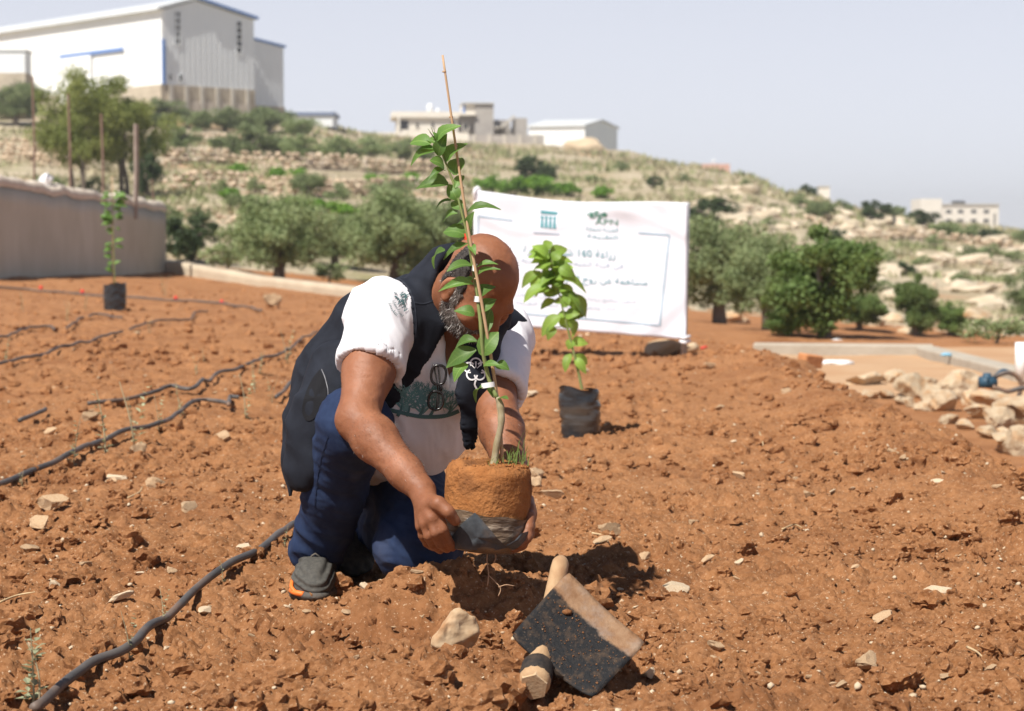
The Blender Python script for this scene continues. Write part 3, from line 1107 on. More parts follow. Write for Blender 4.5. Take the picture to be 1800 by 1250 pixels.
# ---- dry stone terrace walls: each a run of separate rough blocks
ROCKS = [mesh_np('stone', *rock_vf(100 + k, 2, .35, 9, (1, .85, .7)), M_LIME, smooth=False) for k in range(8)]
OUTC = [mesh_np('boulder', *rock_vf(100 + k, 2, .35, 9, (1, .85, .7)), M_OUT, smooth=False) for k in range(8)]
ROUGH = []
for k in range(6):
    _v, _f = rock_vf(150 + k, 3, .6, 12, (1, .85, .72))
    _v = _v * (1 + .22 * perlin(_v * 3.1 + k)[:, None] + .16 * np.abs(perlin(_v * 6.5 + k))[:, None])
    ROUGH.append(mesh_np('stone', _v, _f, M_LIME, smooth=False))
ROCKV = [rock_vf(200 + k, 1, .3, 6, (1, .8, .72)) for k in range(6)]


def terrace(pts, h, label, stone=0.34, sink=0.12):
    """pts: photo positions along the wall's foot"""
    r = np.random.default_rng(int(pts[0][0] + pts[0][1] * 3))
    Vs, Fs, n = [], [], 0
    P3 = [gpt(px, py, lo=3.0, hi=300.0) for px, py in pts]
    pth = spline(P3, 10)
    L = 0.0
    seglen = [(pth[i + 1] - pth[i]).length for i in range(len(pth) - 1)]
    tot = sum(seglen)
    ncol = int(tot / (stone * 1.0))
    xs = np.interp(np.linspace(0, tot, ncol), np.concatenate([[0], np.cumsum(seglen)]), [p.x for p in pth])
    ysn = np.interp(np.linspace(0, tot, ncol), np.concatenate([[0], np.cumsum(seglen)]), [p.y for p in pth])
    zs = ground_z(xs, ysn)
    rows = max(1, int(h / (stone * 0.75)))
    for c in range(ncol):
        hh = rows - (r.random() < 0.35) - (r.random() < 0.12)
        for j in range(max(1, hh)):
            V, F = ROCKV[r.integers(len(ROCKV))]
            a = r.uniform(0, 6.28)
            R = np.array([[math.cos(a), -math.sin(a), 0], [math.sin(a), math.cos(a), 0], [0, 0, 1]])
            s = stone * r.uniform(0.55, 0.85)
            W = (V * s * np.array([1.15, .9, .85])) @ R.T + np.array([xs[c] + r.normal() * .08 + (j % 2) * stone * .5, ysn[c] + j * .10 + r.normal() * .07, zs[c] - sink + (j + .5) * stone * 0.75])
            Vs.append(W)
            Fs.append(F + n)
            n += len(W)
    w = empty('terrace_wall', (float(xs[0]), float(ysn[0]), float(zs[0])))
    tag(w, label, 'stone wall')
    o = mobj('stones', np.concatenate(Vs), np.concatenate(Fs), M_TSTONE, w, smooth=False)
    o['kind'] = 'stuff'
    return w


terrace([(285, 292), (400, 291), (520, 297), (640, 301), (770, 306)], 1.2, 'long pale dry-stone terrace wall below the upper olive row', .36)
terrace([(290, 338), (420, 336), (540, 344), (660, 342), (790, 346)], 1.1, 'tumbled dry-stone terrace wall above the vines and shrubs')
terrace([(285, 388), (350, 390), (430, 396), (500, 402)], 0.65, 'low crumbling terrace wall behind the dark olive', .28)
terrace([(-80, 282), (10, 285), (90, 290), (150, 298)], 1.7, 'high reddish stone terrace seen beyond the rusty posts')
terrace([(-80, 340), (0, 340), (100, 342)], 0.8, 'lower stone terrace close behind the boundary wall')
terrace([(340, 244), (450, 248), (560, 256)], 0.8, 'short stone terrace wall between the two olive rows', .4)
terrace([(560, 402), (660, 398), (760, 394), (860, 392)], 0.6, 'stone terrace wall behind the tall planted stake', .28)
terrace([(1495, 424), (1580, 420), (1680, 428), (1790, 442)], 0.95, 'grey stone terrace wall below the apartment block')
terrace([(1600, 462), (1700, 470), (1830, 480)], 0.7, 'pale stone terrace wall across the dry slope with shrubs')
terrace([(1640, 508), (1740, 510), (1840, 512)], 0.55, 'lowest stone terrace wall on the rocky slope', .26)
terrace([(1300, 372), (1380, 385), (1460, 402)], 0.6, 'broken line of stones climbing the bare slope')

# ---- pale rock outcrops on the slope: individual boulders
rr = np.random.default_rng(77)


def boulder(x, y, s, me, label, group, sq=0.6, name='boulder', z=None, lift=0.1):
    o = bpy.data.objects.new(name, me)
    COL.objects.link(o)
    zz = float(ground_z(np.array([x]), np.array([y]))[0]) if z is None else z
    o.location = (x, y, zz + s * lift)
    o.scale = (s * rr.uniform(.8, 1.3), s * rr.uniform(.8, 1.2), s * sq * rr.uniform(.8, 1.2))
    o.rotation_euler = (rr.uniform(-.2, .2), rr.uniform(-.2, .2), rr.uniform(0, 6.28))
    tag(o, label, 'rock', group)
    return o


cnt = 0
while cnt < 150:
    px = rr.uniform(1230, 1830)
    Y = rr.uniform(48, 150)
    if px < 1520 and Y < 75:
        continue
    x = (px - CX) / FPX * Y
    boulder(x, Y, rr.uniform(0.3, 0.95) * (Y / 80) ** .5, OUTC[rr.integers(8)], 'pale limestone outcrop boulder on the dry hillside', 'limestone outcrops on the hillside', .55)
    cnt += 1
for px, Y, s in ((1640, 44, .62), (1600, 42, .4), (1715, 46, .5), (1570, 44, .35), (1300, 40, .3), (1275, 40, .35), (1540, 43, .3), (1760, 50, .5)):
    boulder((px - CX) / FPX * Y, Y, s, ROCKS[int(px) % 8], 'weathered pale boulder among the shrubs at the slope foot', 'boulders at the slope foot', .8)
sp = MB()
V, F = rock_vf(333, 3, 1.5, 6, (3.4, 2.2, 1.6))
spz = ground_z(np.array([(1035 - CX) / FPX * 240]), np.array([240.]))[0]
sp_o = mobj('spoil_heap', V + np.array([(1035 - CX) / FPX * 240, 240, spz + .1]), F, pm('spoil', (0.55, 0.43, 0.29), (0.46, 0.36, 0.24), 1.0, 0.95, bump=0.6, bscale=4, bdist=.2), None, True)
tag(sp_o, 'heap of pale excavated earth in front of the metal hall', 'earth heap')

# ---- dry grass tufts and scrub over the hillside
gr = np.random.default_rng(5)
n = 26000
pxs = gr.uniform(-150, 1950, n)
Ys = np.exp(gr.uniform(math.log(44), math.log(235), n))
xs = (pxs - CX) / FPX * Ys
zs = ground_z(xs, Ys)
msk = n2(xs, Ys, 0.13, 2) > 0.0
xs, Ys, zs = xs[msk], Ys[msk], zs[msk]
Vs, Fs = [], []
n = len(xs)
for b in range(3):
    a = gr.uniform(0, 6.28, n)
    w = gr.uniform(.05, .16, n) * (Ys / 90) ** .9 * .8
    h = gr.uniform(.15, .5, n) * (Ys / 90) ** .9 * .8
    cx, cy = xs + gr.normal(size=n) * .15, Ys + gr.normal(size=n) * .15
    base = np.stack([cx, cy, zs - .04], -1)
    side = np.stack([np.cos(a) * w, np.sin(a) * w, 0 * a], -1)
    tip = base + np.stack([gr.normal(size=n) * .15, gr.normal(size=n) * .15, h], -1)
    Vs.append(np.stack([base - side, base + side, tip], 1).reshape(-1, 3))
V = np.concatenate(Vs)
grs = mobj('dry_grass', V, np.arange(len(V)).reshape(-1, 3), pm('dry_grass', (0.40, 0.345, 0.225), (0.215, 0.235, 0.105), 0.16, 0.9, contrast=(.42, .57), trans=.1), None, False)
tag(grs, 'dry straw-coloured and green grass tufts over the hillside', 'grass', kind='stuff')


# ================================================================== WALLS, POSTS, YARD
M_WALL = pm('stained_concrete', (0.50, 0.475, 0.405), (0.43, 0.405, 0.335), 1.6, 0.95, c3=(0.53, 0.51, 0.445), s3=1.2, bump=0.3, bscale=9, stretch=(1.2, 1.2, 0.45))
M_CREST = pm('rough_concrete_crest', (0.66, 0.58, 0.48), (0.55, 0.46, 0.37), 5, 0.95, bump=0.6, bscale=14)
M_LOWW = pm('beige_concrete', (0.50, 0.42, 0.31), (0.42, 0.34, 0.25), 2.0, 0.95, bump=0.4, bscale=14)
M_RUST = pm('rusty_steel', (0.24, 0.165, 0.125), (0.17, 0.11, 0.085), 14, 0.8)
M_GREYPOST = pm('grey_wood', (0.33, 0.27, 0.23), (0.26, 0.21, 0.175), 8, 0.9)


def wall_run(name, label, pts, z0, tops, thick, mat, mat_top=None, seg=60, rough=0.04, crest=0.12):
    """pts (x,y) line, tops heights; an uneven wall body with a lumpy crest"""
    e = empty(name, (pts[0][0], pts[0][1], z0[0]))
    tag(e, label, 'wall')
    n = seg
    t = np.linspace(0, 1, n)
    kx = np.linspace(0, 1, len(pts))
    X, Y = np.interp(t, kx, [p[0] for p in pts]), np.interp(t, kx, [p[1] for p in pts])
    ZB, ZT = np.interp(t, kx, z0), np.interp(t, kx, tops)
    ZT = ZT + rough * n2(X, Y, 1.3) + rough * .7 * n2(X, Y, 4., 3)
    d = np.stack([np.gradient(X), np.gradient(Y)], -1)
    d /= np.linalg.norm(d, axis=1)[:, None]
    nx, ny = d[:, 1], -d[:, 0]
    rows = 8
    V = []
    for side in (0, 1):
        for r_ in range(rows):
            zz = ZB + (ZT - ZB) * r_ / (rows - 1)
            off = (thick / 2 if side == 0 else -thick / 2) + 0.02 * n2(X * 3 + side * 9, zz * 3, 1.0)
            V.append(np.stack([X + nx * off, Y + ny * off, zz], -1))
    V = np.concatenate(V)
    F = []
    idx = lambda s, r_, c: (s * rows + r_) * n + c
    for c in range(n - 1):
        for r_ in range(rows - 1):
            F.append((idx(0, r_, c), idx(0, r_, c + 1), idx(0, r_ + 1, c + 1), idx(0, r_ + 1, c)))
            F.append((idx(1, r_, c + 1), idx(1, r_, c), idx(1, r_ + 1, c), idx(1, r_ + 1, c + 1)))
        F.append((idx(0, rows - 1, c), idx(0, rows - 1, c + 1), idx(1, rows - 1, c + 1), idx(1, rows - 1, c)))
    for c, fl in ((0, 0), (n - 1, 1)):
        for r_ in range(rows - 1):
            q = (idx(0, r_, c), idx(0, r_ + 1, c), idx(1, r_ + 1, c), idx(1, r_, c))
            F.append(q if not fl else q[::-1])
    mobj('wall_body', V, np.array(F), mat, e)
    if mat_top is not None:
        Vt, Ft = [], []
        prof = [(-.56, -.01), (-.60, .35), (-.4, .9), (0, 1.0), (.42, .85), (.60, .3), (.56, -.01)]
        for (po, pz) in prof:
            hh = crest * pz * (0.75 + 0.9 * np.abs(n2(X, Y, 3.1, 8)))
            Vt.append(np.stack([X + nx * thick * po * -1, Y + ny * thick * po * -1, ZT + hh + 0.004], -1))
        Vt = np.concatenate(Vt)
        for a in range(len(prof) - 1):
            for c in range(n - 1):
                Ft.append((a * n + c, a * n + c + 1, (a + 1) * n + c + 1, (a + 1) * n + c))
        mobj('crest', Vt, np.array(Ft), mat_top, e)
    return e


wa, wb = P(-60, 470, 31.5), P(281, 483, 40)
wall_run('boundary_wall', 'brown stained concrete boundary wall in shade with rough pale crest', [wa[:2], wb[:2]], [wa[2] - .5, wb[2] - .6],
         [P(-60, 322, 31.5)[2], P(281, 372, 40)[2]], 0.28, M_WALL, M_CREST, rough=.09, crest=.22)
la, lb, lc = P(286, 475, 40.4), P(450, 500, 38), P(640, 525, 35)
wall_run('low_wall', 'low sunlit beige concrete wall continuing past the boundary wall', [la[:2], lb[:2], lc[:2], P(860, 545, 32)[:2]], [la[2] - .5, lb[2] - .5, lc[2] - .5, -1.0],
         [P(286, 455, 40.4)[2], P(450, 484, 38)[2], P(640, 506, 35)[2], P(860, 532, 32)[2]], 0.30, M_LOWW, None, rough=.03)
for px, top, base_, Y, r_, lab in ((60, 135, 345, 34.5, .035, 'thin rusty fence post with the wall crest right under it'), (123, 165, 345, 36, .04, 'rusty fence post standing in front of the tall yellow-green tree'),
                                   (181, 200, 350, 37.2, .04, 'short rusty fence post between the tree trunks'), (237, 218, 360, 38.3, .085, 'thick grey-brown square fence post at the wall end'),
                                   (270, 315, 372, 39.5, .03, 'stub of rusty rod at the boundary wall end')):
    m = MB()
    a, b = P(px, base_ + 25, Y), P(px - 3 if r_ < .08 else px + 2, top, Y)
    m.tube([a, (a + b) / 2 + np.array([.02, 0, 0]), b], [r_ * .6, r_ * .58, r_ * .55], 4 if r_ > .08 else 7)
    post = m.build('fence_post', M_GREYPOST if r_ > .08 else M_RUST, None)
    tag(post, lab, 'post', 'rusty posts along the boundary wall')
m = MB()
V, F = rock_vf(5, 2, .9, 5, (.16, .12, .17))
m.add(V + P(82, 322, 34.8), F)
tag(m.build('plastic_bag', M_TANK, None, True), 'scrap of white plastic caught on the wall crest', 'plastic bag')

# ---- yard beyond the field's edge
M_YARD = pm('dusty_yard', (0.46, 0.30, 0.175), (0.40, 0.235, 0.125), 1.3, 0.95, bump=0.4, bscale=30)
ZY = -0.47
yv, yf = [], []
yx = np.linspace(2.25, 9, 40)
yy_ = np.linspace(14.6, 22.5, 40)
GX, GY = np.meshgrid(yx, yy_)
Zy = np.full_like(GX, ZY) + 0.012 + 0.05 * n2(GX, GY, .8) - 0.25 * sstep(0.35, 0.0, GX - 2.25) - .2 * sstep(1.6, 0, GY - 14.6) + 0.012
i = np.arange(GX.size).reshape(GX.shape)
yard = mobj('yard', np.stack([GX, GY, Zy], -1).reshape(-1, 3), np.stack([i[:-1, :-1], i[:-1, 1:], i[1:, 1:], i[1:, :-1]], -1).reshape(-1, 4), M_YARD)
tag(yard, kind='structure')
M_KERB = pm('pale_kerb_concrete', (0.42, 0.37, 0.30), (0.36, 0.31, 0.245), 3, 0.9, bump=0.3, bscale=20)


def kerb(label, a, b, z0, h, w):
    a, b = Vector((a[0], a[1], 0)), Vector((b[0], b[1], 0))
    u = (b - a).normalized()
    nn = Vector((u.y, -u.x, 0)) * w
    m = MB()
    m.poly([a + Vector((0, 0, z0)), b + Vector((0, 0, z0)), b + Vector((0, 0, z0 + h)), a + Vector((0, 0, z0 + h))], nn)
    o = m.build('concrete_kerb', M_KERB, None)
    bv = o.modifiers.new('b', 'BEVEL')
    bv.width = .02
    bv.segments = 2
    tag(o, label, 'kerb')


k0, k1, k2 = P(1325, 618, 21.5), P(1640, 622, 21.2), P(1830, 672, 17.2)
kerb('long pale concrete kerb between the yard and the reddish soil strip', k0, k1, ZY - .1, .24, .22)
kerb('short pale concrete kerb angling off from the long one', k1 + np.array([0.02, -.05, 0]), k2, ZY - .1, .22, .24)
for px, py, s, lab in ((1520, 672, .30, None), (1575, 668, .26, None), (1605, 688, .36, None), (1645, 695, .30, None), (1690, 690, .46, None), (1745, 705, .34, None), (1665, 712, .30, None), (1790, 735, .40, None),
                       (1760, 740, .25, None), (1785, 785, .36, None), (1725, 725, .22, None), (1800, 790, .3, None), (1560, 690, .18, None), (1630, 672, .2, None), (1530, 690, .16, None), (1670, 735, .14, None), (1700, 745, .16, None), (1740, 760, .16, None), (1770, 765, .2, None), (1600, 705, .14, None), (1625, 712, .16, None), (1500, 672, .16, None), (1545, 665, .2, None), (1715, 700, .24, None), (1770, 715, .2, None), (1585, 700, .12, None)):
    Yp = (CAMZ - ZY) * FPX / (py + 10 - HOR)
    x = (px - CX) / FPX * Yp
    boulder(x, Yp, s * .52, ROUGH[int(px + py) % 6], ('big cream limestone block in the pile along the yard edge' if s > .29 else 'middling cream stone in the pile along the yard edge' if s > .17 else 'small cream stone at the fringe of the yard-edge pile'), ('big' if s > .29 else 'middling' if s > .17 else 'small') + ' limestone blocks at the yard edge', .85, z=ZY, lift=.35)
M_BRICK = pm('clay_block', (0.50, 0.22, 0.09), (0.40, 0.17, 0.07), 9, .9, bump=.3, bscale=30)
for px, py, Y, s, lab in ((1424, 634, 13.5, (.15, .1, .085), 'orange clay block lying on the soil bank edge'), (1742, 692, 15.6, (.17, .14, .12), 'orange clay block leaning among the cream rocks')):
    m = MB()
    m.box((0, 0, 0), s)
    o = m.build('clay_block', M_BRICK, None)
    q = P(px, py, Y)
    o.location = q
    o.rotation_euler = (.1, .12, .5)
    bv = o.modifiers.new('b', 'BEVEL')
    bv.width = .008
    tag(o, lab, 'block')
for px, py, Y, s, lab in ((1482, 606, 23.5, (.28, .16, .07), 'white crumpled sack lying behind the long kerb'), (1472, 638, 19.6, (.19, .11, .03), 'flat white sheet of litter on the yard')):
    V, F = rock_vf(int(px), 3, 1.4, 3, s)
    o = mobj('white_sack', V + P(px, py, Y), F, M_TANK)
    tag(o, lab, 'sack')
m = MB()
m.tube([P(1795, 668, 17.0), P(1795, 602, 17.0)], .05, 10)
tag(m.build('white_post', M_TANK, None, True), 'short white post at the end of the angled kerb', 'post')
# blue irrigation valve with black hoses
M_VALVE = pm('blue_plastic', (0.035, 0.085, 0.13), (0.025, 0.06, 0.095), 8, .5)
M_HOSE = pm('black_polythene', (0.06, 0.057, 0.056), (0.11, 0.095, 0.085), 9, 0.6, c3=(0.22, 0.13, 0.08), s3=4, th3=(.5, .75), spec=.4)
vq = P(1735, 672, 15.3)
val = empty('irrigation_valve', vq)
tag(val, 'blue plastic irrigation valve lying on the cream rocks', 'valve')
m = MB()
m.tube([vq + np.array([-.06, 0, 0]), vq + np.array([.07, 0, .0])], [.045, .05], 10)
m.tube([vq, vq + np.array([.0, 0, .07])], [.05, .03], 10)
m.build('valve_body', M_VALVE, val, True)
m = MB()
m.tube(spline([vq + np.array([.05, 0, .03]), vq + np.array([.12, .0, .09]), vq + np.array([.2, 0, .06])], 5), .016, 8)
m.build('handle', M_VALVE, val, True)
for k_, (pts, lab) in enumerate(((((1748, 662), (1775, 655), (1795, 672), (1790, 700)), 'black hose looping up from the blue valve'), (((1745, 680), (1770, 688), (1800, 682), (1830, 690)), 'black hose trailing from the blue valve over the rocks'))):
    m = MB()
    m.tube(spline([P(a, b, 15.2 - .1 * k_) for a, b in pts], 6), .018, 8)
    tag(m.build('black_hose', M_HOSE, None, True), lab, 'hose')
m = MB()
V, F = rock_vf(9, 2, 1.2, 4, (.06, .04, .02))
m.add(V + P(1664, 624, 19.5), F)
tag(m.build('litter', pm('light_blue_plastic', (.2, .45, .62), None, rough=.5), None, True), 'scrap of light blue plastic on the yard by the kerb', 'litter')
q = PV(1218, 612, 14.0)
m = MB()
V, F = rock_vf(55, 2, .4, 8, (.20, .12, .085))
m.add(V + np.array(gpt(1175, 622)) + np.array([0, 0, .04]), F)
tag(m.build('stone', M_LIME, None), 'tan squared stone holding down the foot of the banner', 'stone')
tag(mobj('stone', rock_vf(56, 2, .4, 8, (.06, .05, .045))[0] + np.array(gpt(1216, 618)) + np.array([0, 0, .03]), ICO[2][1], M_LIME), 'small cream stone beside the grey banner post', 'stone')
m = MB()
a = gpt(1232, 617, .02)
m.tube([a, a + Vector((.05, .01, .015))], [.012, .009], 8)
tag(m.build('red_cap', pm('red_plastic', (.6, .05, .04), None, rough=.4), None, True), 'small red plastic cap beside the banner post', 'cap')

# ================================================================== DRIP HOSES
def hose(label, pts, r_, lift=0.6, wob=.008):
    w = [gpt(a, b) for a, b in pts]
    rr_ = random.Random(int(pts[0][0] * 3 + pts[0][1]))
    L = spline(w, 10)
    out = []
    for i_, p in enumerate(L):
        p = p.copy()
        g = float(ground_z(np.array([p.x]), np.array([p.y]))[0])
        p.z = g + .014 + r_ * lift + .012 * float(n2(np.array([p.x]), np.array([p.y]), 2.2, 4)[0])
        out.append(p)
    m = MB()
    m.tube(out, r_, 12)
    o = m.build('drip_hose', M_HOSE, None, True)
    tag(o, label, 'hose', 'black drip hoses laid across the tilled soil')
    return out


H1 = hose('long black drip hose running from the low foreground plant to the man\'s shoe', [(60, 1262), (150, 1205), (225, 1160), (275, 1105), (340, 1055), (400, 1005), (455, 975), (505, 945), (540, 915)], .0090, .25)
H2 = hose('black drip hose curving up to a bend, thin weeds standing along it', [(-20, 862), (40, 848), (110, 822), (180, 790), (230, 768), (280, 762), (320, 735), (355, 712), (385, 718), (402, 725)], .0098)
H3 = hose('dark drip hose weaving between the bent end and the man\'s back', [(155, 724), (210, 716), (260, 702), (300, 690), (345, 693), (380, 668), (420, 657), (460, 636), (500, 628), (520, 612), (560, 590)], .0098)
hose('short broken piece of drip hose lying alone in the soil', [(35, 750), (60, 741), (80, 732)], .0098)
hose('upright bent tip of drip hose poking from the soil', [(402, 727), (404, 712), (412, 707), (420, 706)], .0098)
hose('short drip hose end showing beside the vest', [(485, 708), (505, 695), (525, 678)], .0098)
hose('thin drip hose rising gently, the nearer of the two by the wall', [(-20, 648), (40, 637), (100, 622), (140, 607), (200, 590), (215, 590)], .0105)
hose('continuation of the gently rising hose beyond a covered gap', [(228, 584), (260, 572), (300, 566), (335, 566), (342, 556), (365, 553)], .0105)
hose('drip hose humping over clods below the potted sapling', [(-20, 607), (20, 592), (50, 582), (90, 580), (95, 585)], .011)
hose('short arched hose length just below the potted sapling', [(117, 584), (135, 568), (160, 560), (190, 562), (215, 564)], .011)
hose('straight grey supply hose with red clips before the boundary wall', [(-20, 508), (60, 514), (120, 519), (185, 524), (260, 530), (330, 533), (400, 540), (460, 550)], .014, .8)
M_CLIP = pm('red_clip', (.65, .05, .03), None, rough=.4)
for px, py in ((72, 510), (145, 517), (309, 528), (390, 535)):
    g = gpt(px, py, .035)
    m = MB()
    m.tube([g + Vector((-.025, 0, 0)), g + Vector((.025, 0, 0))], .022, 8)
    m.tube([g, g + Vector((0, 0, .035))], [.012, .008], 6)
    tag(m.build('hose_clip', M_CLIP, None, True), 'small red clip on the grey supply hose', 'clip', 'red clips on the supply hose')


# ================================================================== CLODS AND STONES ON THE SOIL
def scatter_lumps(n, ymin, ymax, smin, smax, sub, seed, power=1.7):
    r = np.random.default_rng(seed)
    Y = np.exp(r.uniform(math.log(ymin), math.log(ymax), n * 2))
    u = r.uniform(-0.285, 0.30, n * 2)
    x = u * (Y + 0.6)
    keep = (n2(x, Y, 1.6, 33) + 0.28 * r.normal(size=n * 2) > -0.10)
    keep &= ~((x - 0.02 * (Y - 9) > 1.75) & (Y > 5))
    x, Y = x[keep][:n], Y[keep][:n]
    n = len(x)
    z = ground_z(x, Y) + clods(x, Y)
    s = smin * (smax / smin) ** (r.random(n) ** power)
    V0, F0 = ICO[sub]
    shapes = []
    for k in range(12):
        q = V0.copy()
        for _ in range(7):
            nn = r.normal(size=3)
            nn /= np.linalg.norm(nn)
            e = q @ nn - r.uniform(.4, .8)
            q = q - np.where(e > 0, e * .8, 0)[:, None] * nn
        q = q * (1 + 0.8 * perlin(V0 * 1.9 + k * 7.7)[:, None] + 0.75 * np.abs(perlin(V0 * 4.2 + k * 3.1))[:, None] + (.5 * perlin(V0 * 9 + k)[:, None] if sub == 3 else 0))
        shapes.append(q * np.array([1.05, .95, .78]))
    shapes = np.array(shapes)
    k = r.integers(0, 12, n)
    a = r.uniform(0, 6.28, n)
    ca, sa = np.cos(a), np.sin(a)
    S = shapes[k] * s[:, None, None]
    W = np.stack([S[..., 0] * ca[:, None] - S[..., 1] * sa[:, None], S[..., 0] * sa[:, None] + S[..., 1] * ca[:, None], S[..., 2]], -1)
    W = W + np.stack([x, Y, z + s * .18], -1)[:, None, :]
    F = F0[None] + (np.arange(n) * len(V0))[:, None, None]
    return W.reshape(-1, 3), F.reshape(-1, 3)


V0_, F0_ = scatter_lumps(560, 2.9, 7, .016, .042, 3, 21, 2.4)
V1, F1 = scatter_lumps(3700, 2.9, 9, .005, .020, 2, 1, 1.8)
V2, F2 = scatter_lumps(7500, 2.8, 7.0, .0028, .009, 1, 2, 1.2)
V3, F3 = scatter_lumps(2400, 6.5, 15, .009, .040, 2, 3, 2.4)
Vf, Ff = scatter_lumps(2200, 13, 34, .015, .055, 1, 4, 2.0)
V3, F3 = np.concatenate([V3, Vf]), np.concatenate([F3, Ff + len(V3)])
o = mobj('soil_clods', np.concatenate([V1, V2, V3, V0_]), np.concatenate([F1, F2 + len(V1), F3 + len(V1) + len(V2), F0_ + len(V1) + len(V2) + len(V3)]), M_SOIL, None, False)
tag(o, 'reddish-brown loose clods of tilled earth strewn over the field', 'soil clods', kind='stuff')

M_STONE = pm('field_limestone', (0.50, 0.37, 0.235), (0.40, 0.265, 0.15), 30, 0.9, c3=(0.36, 0.19, 0.09), s3=18, th3=(.48, .7), bump=.5, bscale=90, bdist=.004, rand=.18)
M_PALE = pm('pale_limestone', (0.60, 0.50, 0.36), (0.52, 0.39, 0.255), 30, 0.9, c3=(0.42, 0.24, 0.12), s3=18, th3=(.52, .75), bump=.5, bscale=90, bdist=.004, rand=.12)
def chip_vf(seed, sq):
    v, f = rock_vf(seed, 3, .8, 15, (1, 1, 1))
    r = np.random.default_rng(seed)
    for _ in range(4):                       # broken faces
        nn = r.normal(size=3)
        nn /= np.linalg.norm(nn)
        e = v @ nn - r.uniform(.25, .45)
        v = v - np.where(e > 0, e, 0)[:, None] * nn
    v = v * (1 + .10 * perlin(v * 5 + seed)[:, None])
    return v * np.array(sq), f


FST = [mesh_np('stone', *chip_vf(400 + k, ((1.1, .8, .62), (1.2, .7, .5), (1.1, .95, .7), (1.25, .6, .5))[k % 4]), (M_STONE, M_PALE, M_STONE)[k % 3], smooth=False) for k in range(12)]
sr = np.random.default_rng(12)


def field_stone(px, py, wpx, variant=None, label=None, group='pale stones lying on the tilled soil', sink=.30, small=False):
    g = gpt(px, py)
    s = wpx / FPX * g.y / 2 * 1.3
    o = bpy.data.objects.new('stone', FST[int(sr.integers(12)) if variant is None else variant])
    COL.objects.link(o)
    o.location = g + Vector((0, 0, s * sink))
    o.scale = (s, s * sr.uniform(.8, 1.2), s * sr.uniform(.8, 1.3))
    o.rotation_euler = (sr.uniform(-.35, .35), sr.uniform(-.35, .35), sr.uniform(-.6, .6) + (3.14 if sr.random() < .5 else 0))
    if small:
        tag(o, 'tiny pale stone chip half sunk in the tilled soil', 'stone', 'tiny stone chips in the soil')
    else:
        tag(o, label or 'pale limestone fragment lying on the reddish tilled soil', 'stone', None if label else group)


for t in ((205, 845, 34), (270, 857, 46), (95, 893, 60), (75, 927, 40), (60, 968, 30), (105, 1026, 36), (100, 1036, 34), (210, 1055, 36), (362, 1078, 26), (243, 803, 34), (395, 772, 34), (87, 764, 24), (975, 877, 40), (942, 845, 34),
          (940, 862, 36), (1070, 937, 40), (1060, 955, 30), (1182, 1042, 44), (1550, 1087, 34), (1525, 1176, 50), (1250, 1138, 34), (1265, 1166, 28), (1298, 994, 24), (1567, 798, 20), (1587, 810, 18), (1398, 843, 14), (1423, 873, 24),
          (1460, 867, 14), (1300, 841, 22), (1245, 986, 22), (1683, 1086, 18), (1245, 648, 22), (920, 664, 22), (932, 696, 24), (160, 735, 30), (200, 848, 20), (330, 895, 36), (300, 1010, 22), (430, 965, 24), (590, 1050, 22),
          (615, 1080, 20), (1010, 1045, 26), (1130, 985, 22), (1425, 1195, 24), (1590, 1200, 26), (1740, 1180, 24), (1660, 1190, 20), (1480, 1208, 22), (1465, 1205, 18), (1140, 1190, 34), (730, 1010, 22), (640, 1035, 20), (1380, 690, 20),
          (1265, 720, 22), (1005, 640, 20), (480, 985, 16), (1650, 850, 20), (1750, 860, 18), (1690, 980, 18), (1780, 1010, 18), (1500, 1000, 16), (545, 1078, 18), (1220, 920, 18), (150, 995, 22), (65, 1085, 20), (250, 1010, 16)):
    field_stone(*t)
field_stone(1642, 1048, 50, 1, 'bone-white two-lobed stone chip lying flat on the soil')
field_stone(478, 541, 36, 2, 'rounded tan stone lying out beyond the supply hose')
for _ in range(150):
    py = 560 + 680 * sr.random() ** .8
    px = sr.uniform(10, 1790)
    if 500 < px < 960 and 700 < py < 1030 or (px > 1300 and py < 600 + (px - 1300) * .42):
        continue
    field_stone(px, py, sr.uniform(5, 13), small=True)
# pale crumbs too small to count
V4, F4 = scatter_lumps(2600, 2.8, 14, .002, .0085, 1, 9, 1.6)
o = mobj('stone_grit', V4, F4, M_PALE)
tag(o, 'tiny pale stone chips scattered through the soil', 'grit', kind='stuff')
# the large lump of rock beside the hoe
g = gpt(795, 1140)
Vr, Fr = rock_vf(911, 5, .7, 10, (.052, .045, .055))
Vr = Vr * (1 + .09 * perlin(Vr * 60)[:, None] + .05 * np.abs(perlin(Vr * 140))[:, None])
o = mobj('rock', Vr + np.array(g) + np.array([0, .01, .022]), Fr, M_STONE, None, True)
tag(o, 'large rough tan rock standing in the soil beside the hoe', 'rock')


